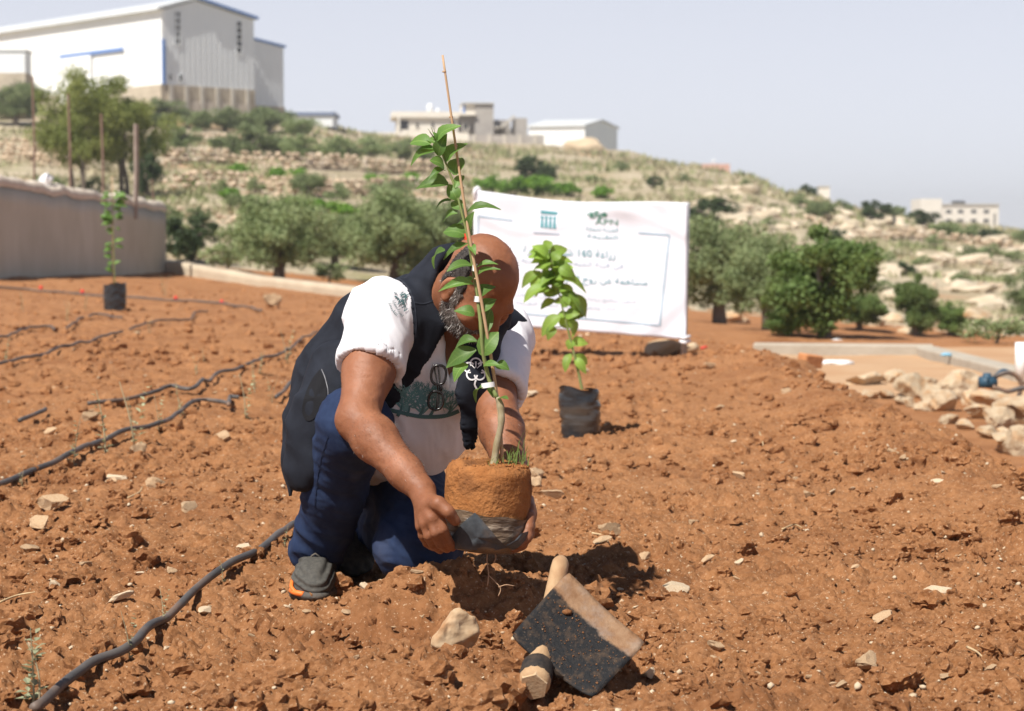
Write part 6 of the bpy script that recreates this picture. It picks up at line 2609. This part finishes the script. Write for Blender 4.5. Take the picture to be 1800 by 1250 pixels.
# remaining film of the bag round the foot of the ball
V, F = [], []
nu, nv = 120, 14
for j in range(nv):
    for i_ in range(nu):
        w = 2 * math.pi * i_ / nu
        top = .45 + .05 * math.sin(w * 1 + 1.4) + .012 * math.sin(w * 7)
        t = -.015 + (top + .015) * j / (nv - 1)
        d = (s1 * math.cos(w) + s2 * math.sin(w))
        p0 = bb + ax_b * t * hb_
        r_ = np.interp(t, prof_t[:7], prof_r[:7]) + .0045 + (.0012 if j < nv - 1 else .0016)
        q = p0 + d * r_
        V.append(q + d * float(.0035 * perlin((q * np.array([22, 22, 60]))[None])[0]))
    if j == 0:
        pass
for j in range(nv - 1):
    for i_ in range(nu):
        F.append((j * nu + i_, j * nu + (i_ + 1) % nu, (j + 1) * nu + (i_ + 1) % nu, (j + 1) * nu + i_))
film = MB().add(V, F).build('bag_film', M_FILM, stree, True)
film['label'] = 'soil-smeared remains of the plastic bag round the root ball'


def sheet(name, pts, Yf, mat, parent, n=9, crease=.003):
    """piece of torn plastic spanned over a photo outline; Yf gives each corner's distance"""
    c = sum((PV(a, b, y) for (a, b), y in zip(pts, Yf)), Vector()) / len(pts)
    rim = []
    for i_ in range(len(pts)):
        a, b = pts[i_], pts[(i_ + 1) % len(pts)]
        for k_ in range(4):
            t = k_ / 4
            rim.append(PV(a[0] + (b[0] - a[0]) * t, a[1] + (b[1] - a[1]) * t, Yf[i_] + (Yf[(i_ + 1) % len(pts)] - Yf[i_]) * t))
    V, F, m_ = [], [], len(rim)
    for j in range(n):
        f_ = j / (n - 1)
        for p in rim:
            q = c.lerp(p, f_)
            q.y += -.010 * (1 - f_ ** 2) + crease * float(perlin(np.array([[q.x * 30, q.z * 30, 3.]]))[0]) * f_
            V.append(q)
    for j in range(n - 1):
        for i_ in range(m_):
            F.append((j * m_ + i_, j * m_ + (i_ + 1) % m_, (j + 1) * m_ + (i_ + 1) % m_, (j + 1) * m_ + i_))
    return MB().add(V, F).build(name, mat, parent, True)


fl1 = sheet('torn_flap', [(792, 946), (812, 920), (835, 901), (856, 924), (874, 946), (892, 963), (868, 968), (830, 967), (797, 965)], [4.035, 4.01, 3.998, 3.992, 3.998, 4.02, 4.02, 4.02, 4.04], M_BAGIN, stree)
fl1['label'] = 'dark torn flap of plastic folded down over the bag'
sheet('torn_edge', [(888, 960), (905, 950), (917, 937), (929, 934), (928, 948), (916, 961), (902, 967)], [4.012, 4.01, 4.02, 4.045, 4.05, 4.04, 4.03], M_BAGIN, stree)
# stem and cane
trk = spline([P(868, 824, SY), P(872, 790, SY + .002), P(881, 745, SY - .003), P(880, 715, SY), P(874, 698, SY)], 5)
m = MB()
m.tube(trk, [.0105, .0092, .0082, .0074, .0071, .0072, .0079, .0074, .0067, .0065, .0068, .0075, .0069, .0066, .0072, .0080, .0074, .0066, .0060, .0054, .0048][:len(trk)], 12)
trunk = m.build('trunk', M_TRUNKS, stree, True)
stem_px = [(874, 700), (862, 674), (853, 640), (848, 610), (845, 570), (840, 530), (834, 490), (828, 450), (822, 415), (812, 375), (803, 340), (792, 308), (782, 282), (773, 258), (768, 246)]
st = spline([P(a, b, SY + .006 * math.sin(i_ * 1.3)) for i_, (a, b) in enumerate(stem_px)], 4)
m = MB()
m.tube(st, [.0046 - .0030 * i_ / (len(st) - 1) for i_ in range(len(st))], 10)
m.build('stem', M_STEM, stree, True)
cane = [P(884, 820, SY + .014), P(874, 700, SY + .012), P(849, 545, SY - .006), P(826, 420, SY - .008), P(803, 270, SY - .006), P(778, 97, SY)]
cs = spline(cane, 6)
m = MB()
m.tube(cs, [.0042 - .0019 * i_ / (len(cs) - 1) for i_ in range(len(cs))], 10)
cn = m.build('cane', M_CANE, stree, True)
for px, py in ((781, 126), (793, 206), (801, 256), (812, 330), (836, 490)):
    m = MB()
    m.tube([P(px, py + 1.4, SY), P(px, py - 1.4, SY)], .0043, 10)
    m.build('cane_node', M_CANE, cn, True)
M_TAPE = pm('white_tape', (.78, .78, .78), None, rough=.4)
M_REDT = pm('red_tape', (.62, .06, .03), None, rough=.45)
for (a, b, w, h_, tl, mt_, nm) in ((858, 677, 24, 9, -.15, M_TAPE, 'tie'), (840, 526, 14, 10, .08, M_TAPE, 'tie'), (821, 416, 12, 11, .0, M_REDT, 'tie'), (834, 470, 8, 14, .2, M_TAPE, 'tie')):
    ca, sa = math.cos(tl), math.sin(tl)
    loop = []
    for k_ in range(16):
        t = 2 * math.pi * k_ / 16
        x, y_ = math.cos(t) * w / 2, math.sin(t)
        loop.append((x, y_))
    V, F = [], []
    for e_ in (-h_ / 2, h_ / 2):
        for (x, y_) in loop:
            V.append(P(a + x * ca - e_ * sa, b + x * sa + e_ * ca, SY + .005 + y_ * .011))
    for k_ in range(16):
        F.append((k_, (k_ + 1) % 16, 16 + (k_ + 1) % 16, 16 + k_))
    MB().add(V, F).build(nm, mt_, stree, True)
LV = [(768, 248, 795, 214, 24), (758, 252, 719, 248, 24), (768, 264, 716, 278, 20), (771, 274, 779, 238, 20), (783, 285, 807, 246, 24), (781, 294, 758, 280, 27), (800, 308, 807, 270, 25), (782, 300, 756, 303, 13),
      (788, 324, 738, 317, 24), (804, 352, 789, 323, 20), (793, 352, 762, 363, 13), (813, 368, 793, 353, 18), (820, 374, 874, 357, 17), (804, 375, 774, 381, 14), (825, 407, 830, 373, 16), (818, 413, 780, 402, 28), (818, 412, 795, 428, 20),
      (822, 428, 776, 449, 13), (782, 440, 750, 458, 20), (829, 466, 786, 472, 20), (838, 470, 874, 461, 11), (838, 486, 869, 464, 11), (832, 500, 778, 497, 13), (830, 493, 811, 485, 11), (840, 522, 864, 496, 22), (845, 548, 866, 521, 22),
      (834, 554, 805, 540, 19), (848, 592, 863, 538, 20), (838, 600, 793, 602, 18), (845, 624, 874, 583, 30), (837, 615, 781, 643, 26), (822, 640, 794, 662, 24), (850, 643, 874, 637, 12), (870, 641, 895, 646, 19), (851, 680, 827, 694, 16),
      (856, 684, 878, 696, 16), (876, 702, 893, 699, 12), (770, 248, 762, 232, 10), (772, 246, 780, 230, 9), (766, 252, 748, 238, 14), (800, 330, 815, 305, 14), (815, 390, 800, 392, 15), (826, 432, 834, 440, 12), (762, 262, 735, 262, 14)]
for (a, b, c, d, w) in LV:
    yo = lr.uniform(-.03, .03)
    put_leaf(stree, P(a, b, SY), P(c, d, SY + yo), w / FPX * SY, LEAVES)
# sprout at the tip
m = MB()
for a, b in ((752, 226), (758, 224), (763, 226), (755, 232)):
    m.tube([P(766, 246, SY), P(a, b, SY - .004)], [.0014, .0004], 5)
m.build('tip_shoots', pm('purple_shoot', (.10, .06, .06), (.12, .16, .05), 60, .6), stree, True)
# grass and weeds on the ball
m = MB()
gr2 = random.Random(3)
for k_ in range(46):
    bx = gr2.choice((gr2.uniform(860, 874), gr2.gauss(908, 9), gr2.gauss(905, 10)))
    by = 812 + gr2.uniform(-3, 8)
    Yb = SY + gr2.uniform(-.05, .04)
    hgt_ = gr2.uniform(10, 34) if bx > 885 else gr2.uniform(6, 16)
    if k_ < 3:
        hgt_ = 70
        bx = gr2.uniform(905, 918)
    dx = gr2.uniform(-22, 22) if k_ >= 3 else gr2.uniform(5, 28)
    p0, p1, p2 = P(bx, by, Yb), P(bx + dx * .3, by - hgt_ * .6, Yb), P(bx + dx, by - hgt_, Yb - .01)
    w = gr2.uniform(.0005, .0013) if k_ >= 3 else .0006
    sx = np.array([w, 0, w * .3])
    m.add([p0 - sx, p0 + sx, p1 + sx * .8, p1 - sx * .8, p2], [(0, 1, 2, 3), (3, 2, 4)])
o = m.build('weeds', pm('weed_green', (.11, .20, .045), (.22, .26, .08), 60, .6, trans=.25), stree)
o['kind'] = 'stuff'
# roots hanging under the ball
m = MB()
for pts in (((858, 966), (856, 985), (859, 1010), (857, 1030)), ((858, 1010), (870, 1022), (880, 1035), (876, 1048)), ((876, 1032), (890, 1028), (904, 1030)), ((866, 966), (872, 978), (868, 990))):
    m.tube(spline([P(a, b, 4.06) for a, b in pts], 4), .0011, 5)
o = m.build('hanging_roots', pm('pale_root', (.40, .25, .15), None, rough=.9), stree, True)


# ---- potted saplings standing on the soil
def bag(parent, foot, r_, h, lean=(0, 0), seed=0):
    nu, nv = 48, 18
    V, F = [], []
    foot = np.array(foot)
    for j in range(nv):
        t = j / (nv - 1)
        for i_ in range(nu):
            w = 2 * math.pi * i_ / nu
            rr_ = r_ * (.93 + .10 * math.sin(t * 2.4) + .012 * math.sin(3 * w + seed))
            top = h * (1 + .05 * math.sin(w + seed) + .03 * math.sin(4 * w + seed))
            p = foot + np.array([math.cos(w) * rr_ + lean[0] * t * h, math.sin(w) * rr_ + lean[1] * t * h, -.02 + (top + .02) * t])
            d = np.array([math.cos(w), math.sin(w), 0])
            V.append(p + d * (.010 * r_ / .08 * (1 - 2.4 * abs(float(perlin(np.array([[p[0] * 9 + seed, p[1] * 9, p[2] * 42]]))[0])))))
    for j in range(nv - 1):
        for i_ in range(nu):
            F.append((j * nu + i_, j * nu + (i_ + 1) % nu, (j + 1) * nu + (i_ + 1) % nu, (j + 1) * nu + i_))
    MB().add(V, F).build('grow_bag', M_BAG, parent, True)
    q, f_ = ICO[3]
    dome = q * np.array([r_ * .93, r_ * .93, .02]) * (1 + .1 * perlin(q * 6)[:, None]) + foot + np.array([lean[0] * h, lean[1] * h, h * .88])
    MB().add(dome, [tuple(x) for x in f_]).build('potting_soil', M_ROOT, parent, True)


def sapling(label, foot_px, bag_w, bag_h, stem_px_, leaves, meshes, r0, lean=(0, 0), cane_px=None):
    g = gpt(*foot_px)
    k_ = g.y / FPX
    e = empty('potted_sapling', g)
    tag(e, label, 'sapling')
    bag(e, g, bag_w / 2 * k_, bag_h * k_, lean, foot_px[0])
    m = MB()
    st_ = spline([P(a, b, g.y) for a, b in stem_px_], 5)
    m.tube(st_, [r0 * (1 - .7 * i_ / (len(st_) - 1)) for i_ in range(len(st_))], 8)
    m.build('stem', M_STEM, e, True)
    if cane_px:
        m = MB()
        m.tube([P(*cane_px[0], g.y + .02), P(*cane_px[1], g.y + .02)], .006, 8)
        m.build('cane', M_CANE, e, True)
    for (a, b, c, d, w) in leaves:
        # twig from the nearest stem point
        p, t_ = PV(a, b, g.y + lr.uniform(-.03, .03)), PV(c, d, g.y + lr.uniform(-.05, .05))
        near = min(st_, key=lambda q: (Vector(q) - p).length)
        if (near - p).length > .03:
            m = MB()
            m.tube([near, near.lerp(p, .5) + Vector((0, 0, -.004)), p], [.0022, .0018, .0014], 5)
            m.build('twig', M_STEM, e, True)
        put_leaf(e, p, t_, w * k_, meshes)
    return e


RL = [(963, 440, 962, 417, 14), (965, 452, 940, 430, 18), (965, 454, 928, 446, 18), (968, 450, 997, 432, 22), (970, 460, 1002, 453, 16), (975, 467, 1008, 474, 18), (965, 470, 933, 470, 16), (950, 478, 909, 502, 17), (955, 480, 937, 518, 25),
      (975, 490, 1036, 497, 20), (975, 500, 946, 492, 18), (960, 503, 918, 528, 20), (985, 500, 1006, 527, 20), (1000, 518, 1040, 557, 22), (990, 515, 1020, 541, 22), (975, 520, 955, 508, 18), (975, 527, 950, 541, 14), (985, 555, 948, 586, 22),
      (975, 575, 962, 592, 16), (995, 560, 1027, 549, 24), (1000, 565, 1017, 592, 24), (1000, 577, 989, 550, 22), (1005, 602, 1031, 600, 16), (1004, 597, 1000, 613, 14), (1008, 625, 1037, 641, 16), (1010, 630, 1030, 652, 14), (1003, 622, 991, 650, 14),
      (968, 462, 950, 470, 18), (980, 478, 965, 462, 18), (985, 480, 1003, 466, 18), (978, 500, 990, 478, 18), (960, 490, 975, 478, 16), (990, 540, 1002, 520, 16), (972, 458, 985, 440, 16), (958, 462, 945, 448, 16), (972, 488, 955, 500, 18), (984, 512, 1000, 506, 16), (966, 476, 952, 482, 16)]
r7 = random.Random(4)
for k_ in range(26):
    t = r7.random()
    bx, by = 966 + 26 * t + r7.uniform(-14, 14), 446 + 110 * t + r7.uniform(-10, 10)
    a = r7.uniform(-.6, 3.7)
    RL.append((bx, by, bx + 26 * math.cos(a), by - 20 * math.sin(a) + 6, r7.uniform(14, 20)))
sapling('bright green young citrus in a black bag before the banner', (1022, 768), 66, 86, [(1024, 690), (1018, 660), (1006, 610), (996, 570), (986, 530), (976, 485), (966, 440)], RL, LEAVESY, .0065, (-.04, 0))
LL = []
r5 = random.Random(9)
for k_ in range(46):
    b = r5.choice((r5.uniform(335, 390), r5.uniform(335, 390), r5.uniform(390, 485)))
    x0 = 199 + (b - 400) * .015
    sd_ = r5.choice((-1, 1))
    LL.append((x0 + sd_ * r5.uniform(0, 6 if b > 390 else 12), b, x0 + sd_ * r5.uniform(10, 20 if b > 390 else 26), b + r5.uniform(-10, 8), r5.uniform(6, 10)))
sapling('slender leggy young tree in a black bag near the boundary wall', (202, 546), 36, 47, [(202, 500), (201, 470), (200, 430), (198, 390), (197, 350), (197, 335)], LL, LEAVES, .007, (0, 0), ((199, 500), (197, 310)))


# ================================================================== HOE
hoe = empty('hoe', P(975, 1215, 3.5))
tag(hoe, 'broad square-bladed hoe with short wooden handle lying soiled on the ground', 'hoe')
M_STEEL = None


def steel():
    m, N, L, b = new_mat('soiled_steel')
    tc = N.new('ShaderNodeTexCoord')
    sp = N.new('ShaderNodeSeparateXYZ')
    L.new(tc.outputs['Generated'], sp.inputs[0])

    def noise(s, d=5):
        n = N.new('ShaderNodeTexNoise')
        n.inputs['Scale'].default_value = s
        n.inputs['Detail'].default_value = d
        n.inputs['Roughness'].default_value = .7
        L.new(tc.outputs['Object'], n.inputs['Vector'])
        return n.outputs['Fac']

    def mapr(x, a, c, lo_=0, hi_=1):
        r = N.new('ShaderNodeMapRange')
        for k_, v in zip((1, 2, 3, 4), (a, c, lo_, hi_)):
            r.inputs[k_].default_value = v
        L.new(x, r.inputs[0])
        return r.outputs[0]

    def mix(f, a, c):
        x = N.new('ShaderNodeMix')
        x.data_type = 'RGBA'
        L.new(f, x.inputs[0])
        for k_, v in ((6, a), (7, c)):
            if isinstance(v, tuple):
                x.inputs[k_].default_value = (*v, 1)
            else:
                L.new(v, x.inputs[k_])
        return x.outputs[2]
    at = N.new('ShaderNodeAttribute')
    at.attribute_name = 'edge_dist'
    ad = N.new('ShaderNodeMath')
    ad.operation = 'MULTIPLY_ADD'
    ad.inputs[1].default_value = .14
    L.new(noise(38), ad.inputs[0])
    L.new(at.outputs['Fac'], ad.inputs[2])
    black = mix(mapr(noise(45, 7), .50, .80), (.009, .009, .010), (.11, .065, .035))
    black = mix(mapr(noise(240, 3), .64, .70, 0, .7), black, (.24, .16, .10))
    tan = mix(mapr(noise(30), .35, .65), (.20, .10, .046), (.29, .175, .098))
    tan = mix(mapr(noise(9), .5, .7, 0, .5), tan, (.25, .24, .225))
    c = mix(mapr(ad.outputs[0], .33, .37), tan, black)
    L.new(c, b.inputs['Base Color'])
    b.inputs['Roughness'].default_value = .7
    b.inputs['Specular IOR Level'].default_value = .3
    bp = N.new('ShaderNodeBump')
    bp.inputs['Strength'].default_value = .7
    bp.inputs['Distance'].default_value = .004
    L.new(noise(110, 6), bp.inputs['Height'])
    L.new(bp.outputs[0], b.inputs['Normal'])
    return m


bT, bR, bB, bL = P(1000, 1003, 3.68), P(1136, 1129, 3.60), P(1042, 1228, 3.49), P(897, 1117, 3.56)
nb_ = nrm(np.cross(bR - bL, bT - bB))
nb_ = nb_ if nb_[1] < 0 else -nb_
n_ = 22
V, ed = [], []
for side in (0, 1):
    for j in range(n_):
        for i_ in range(n_):
            a, b = i_ / (n_ - 1), j / (n_ - 1)           # a from the tan edge (T-R) to the socket edge (L-B)
            # rounded corners
            aa = .5 + (a - .5) * (1 - .035 * (2 * abs(b - .5)) ** 8)
            ba = .5 + (b - .5) * (1 - .035 * (2 * abs(a - .5)) ** 8)
            p = (bT * (1 - ba) + bR * ba) * (1 - aa) + (bL * (1 - ba) + bB * ba) * aa
            p = p + nb_ * (.010 * (1 - (2 * b - 1) ** 2) * -1 + .0012 * perlin((p * 30)[None])[0] + (0 if side == 0 else -.0035))
            V.append(p)
            ed.append(a)
F = []
for j in range(n_ - 1):
    for i_ in range(n_ - 1):
        k0_ = j * n_ + i_
        F.append((k0_, k0_ + n_, k0_ + n_ + 1, k0_ + 1))
        k1_ = k0_ + n_ * n_
        F.append((k1_, k1_ + 1, k1_ + n_ + 1, k1_ + n_))
rim = [i_ for i_ in range(n_)] + [j * n_ + n_ - 1 for j in range(1, n_)] + [(n_ - 1) * n_ + i_ for i_ in range(n_ - 2, -1, -1)] + [j * n_ for j in range(n_ - 2, 0, -1)]
for k_ in range(len(rim)):
    F.append((rim[k_], rim[(k_ + 1) % len(rim)], n_ * n_ + rim[(k_ + 1) % len(rim)], n_ * n_ + rim[k_]))
bl = mobj('blade', np.array(V), np.array(F), steel(), hoe)
at_ = bl.data.attributes.new('edge_dist', 'FLOAT', 'POINT')
at_.data.foreach_set('value', np.array(ed, dtype=np.float32))
# soil stuck to the blade
rr3 = np.random.default_rng(3)
Vc, Fc, c_ = [], [], 0
for k_ in range(150):
    a, b = rr3.uniform(.3, .98), rr3.uniform(.02, .98)
    p = (bT * (1 - b) + bR * b) * (1 - a) + (bL * (1 - b) + bB * b) * a
    p = p + nb_ * (-.010 * (1 - (2 * b - 1) ** 2) + .0012)
    q, f_ = ICO[1]
    sz = rr3.uniform(.0005, .0018) if k_ else .009
    Vc.append(q * sz * rr3.uniform(.6, 1.4, 3) + p)
    Fc.append(f_ + c_)
    c_ += len(q)
o = mobj('stuck_soil', np.concatenate(Vc), np.concatenate(Fc), M_SOIL, bl)
o['kind'] = 'stuff'
# handle, passing behind the blade; its sawn end towards the camera
M_WOOD = pm('worn_wood', (0.44, 0.29, 0.16), (0.36, 0.22, 0.115), 24, .7, bump=.3, bscale=90, bdist=.002, stretch=(2.5, .4, 2.5), c3=(.30, .15, .07), s3=7, th3=(.52, .75))
hA, hB = P(938, 1206, 3.485), P(987, 982, 3.86)
hd = hB - hA
m = MB()
ts = [0, .03, .10, .2, .5, .9, .96, .985, 1.0]
rs = [.0265, .0290, .0275, .0205, .0175, .0175, .0165, .0125, .005]
m.tube([hA + hd * t for t in ts], rs, 7 * 2)
m.build('handle', M_WOOD, hoe, True)
ce = nrm(hd)
m = MB()
sv = nrm(np.cross(ce, [0, 0, 1.]))
uv = np.cross(sv, ce)
hexa = [hA - ce * .004 + sv * .026 * math.cos(t) + uv * .028 * math.sin(t) for t in np.linspace(.3, .3 + 2 * math.pi, 7)[:-1]]
m.poly(hexa, Vector(ce * .012))
m.build('handle_end', pm('sawn_wood', (0.52, 0.38, 0.24), (0.42, 0.28, 0.16), 60, .85, bump=.4, bscale=200, bdist=.002), hoe)
m = MB()
m.tube([hA + hd * t for t in (.045, .06, .14, .16)], [.027, .0305, .029, .024], 16)
col_ = m.build('socket', steel_col if False else pm('black_iron', (.014, .013, .013), (.05, .035, .025), 60, .75, bump=.4, bscale=150, bdist=.002), hoe, True)
m = MB()
mid = (bL + bB) / 2
q0 = hA + hd * .15
w_ = nrm(bB - bL) * .03
m.add([q0 - w_ * .7, q0 + w_ * .7, mid + w_ + (mid - q0) * .0, mid - w_, q0 - w_ * .7 - nb_ * .008, q0 + w_ * .7 - nb_ * .008, mid + w_ - nb_ * .008, mid - w_ - nb_ * .008],
      [(0, 1, 2, 3), (7, 6, 5, 4), (0, 4, 5, 1), (1, 5, 6, 2), (2, 6, 7, 3), (3, 7, 4, 0)])
m.build('neck', pm('black_iron_neck', (.02, .017, .015), (.07, .045, .03), 50, .75), hoe)


# ================================================================== DUSTY AIR
m = MB()
m.box((0, 580, -24), (4400, 1320, 96))
hz_o = m.build('haze', None)
hm = bpy.data.materials.new('haze')
hm.use_nodes = True
hm.node_tree.nodes.clear()
ho = hm.node_tree.nodes.new('ShaderNodeOutputMaterial')
hv = hm.node_tree.nodes.new('ShaderNodeVolumePrincipled')
hv.inputs['Color'].default_value = (.98, .98, .99, 1)
hv.inputs['Density'].default_value = 0.0006
hv.inputs['Anisotropy'].default_value = 0.3
hm.node_tree.links.new(hv.outputs[0], ho.inputs['Volume'])
hz_o.data.materials.clear()
hz_o.data.materials.append(hm)
tag(hz_o, 'thin pale dusty haze hanging in the air', 'haze', kind='stuff')

# ================================================================== WEEDS AND STRAW
M_WEED = pm('grey_green_weed', (0.27, 0.29, 0.17), (0.38, 0.39, 0.25), 30, .75, rand=.2, trans=.2)
M_WSTEM = pm('dry_stem', (0.36, 0.31, 0.20), (0.28, 0.24, 0.14), 20, .85)


def weed_meshes(seed, leafy, n=15, wl=.11):
    r = random.Random(seed)
    ms, ml = MB(), MB()
    for s_ in range(2 if leafy else 1):
        lean = r.uniform(-.25, .25)
        pts = spline([Vector((s_ * .06, 0, -.05)), Vector((s_ * .12 + lean * .3, r.uniform(-.05, .05), .45)), Vector((s_ * .1 + lean, r.uniform(-.1, .1), 1.0 - .15 * s_))], 6)
        ms.tube(pts, [.016 - .010 * i_ / (len(pts) - 1) for i_ in range(len(pts))], 5)
        for k_ in range(n):
            t = .15 + .85 * k_ / n
            p = pts[min(len(pts) - 1, int(t * (len(pts) - 1)))]
            a = r.uniform(0, 6.28)
            L = wl * r.uniform(.6, 1.2) * (1.15 - .5 * t)
            d = Vector((math.cos(a), math.sin(a), r.uniform(.0, .7))).normalized()
            sd_ = d.cross(Vector((0, 0, 1))).normalized() * L * .34
            up = Vector((0, 0, .12 * L))
            ml.add([p, p + d * L * .5 + sd_ + up, p + d * L, p + d * L * .5 - sd_ + up, p + d * L * .5], [(0, 4, 1), (4, 2, 1), (0, 3, 4), (4, 3, 2)])
    a = ms.build('weed_stem', M_WSTEM)
    b = ml.build('weed_leaves', M_WEED)
    out = (a.data, b.data)
    bpy.data.objects.remove(a)
    bpy.data.objects.remove(b)
    return out


WD = [weed_meshes(k_, False, 22, .13) for k_ in range(4)]
WDL = weed_meshes(9, True, 26, .17)


def weed(px, py, hpx, data, label, group):
    g = gpt(px, py)
    s = hpx * g.y / FPX * 1.25
    e = empty('weed', g)
    r = random.Random(int(px * 7 + py))
    for nm, me in zip(('stem', 'foliage'), data):
        o = bpy.data.objects.new(nm, me)
        COL.objects.link(o)
        o.parent = e
        o.scale = (s, s, s)
        o.rotation_euler = (0, 0, r.uniform(-.8, .8) + (3.14 if r.random() < .4 else 0))
    tag(e, label, 'weed', group)


weed(60, 1246, 118, WDL, 'leafy grey-green weed standing at the start of the long hose', None)
weed(228, 1160, 72, WD[0], 'thin weed sprouting beside the middle of the long hose', None)
weed(287, 1095, 52, WD[1], 'small weed sprig leaning against the long hose', None)
for k_, (px, py, h_) in enumerate(((128, 822, 72), (186, 800, 92), (238, 790, 96), (280, 762, 56), (318, 735, 52), (432, 738, 66), (478, 706, 36), (448, 690, 44), (345, 660, 30), (505, 640, 50), (290, 520, 30), (118, 565, 30), (10, 640, 40), (232, 745, 40),
                                   (456, 660, 36), (38, 860, 34), (500, 965, 34), (392, 1026, 34), (360, 640, 24), (150, 545, 24), (920, 620, 34), (40, 545, 26), (262, 585, 26))):
    weed(px, py, h_, WD[k_ % 4], 'wispy grey-green weed stalk standing along the drip hoses', 'wispy weeds along the hoses')
M_STRAW = pm('straw', (0.58, 0.44, 0.26), (0.46, 0.32, 0.17), 20, .8)
for pts in (((0, 1068), (30, 1056), (62, 1050)), ((225, 882), (245, 872), (250, 862)), ((1040, 945), (1062, 950), (1070, 962)), ((1375, 938), (1395, 930), (1410, 935)), ((700, 1015), (730, 995), (752, 982)), ((1700, 1148), (1716, 1156), (1726, 1165)), ((1335, 765), (1340, 780), (1342, 795))):
    m = MB()
    m.tube(spline([gpt(a, b, .012) for a, b in pts], 4), [.0030, .0030, .0028, .0026, .0024, .0022, .0020, .0016, .0008], 5)
    tag(m.build('straw', M_STRAW, None, True), 'dry straw stalk lying on the clods', 'straw', 'dry straw pieces on the soil')
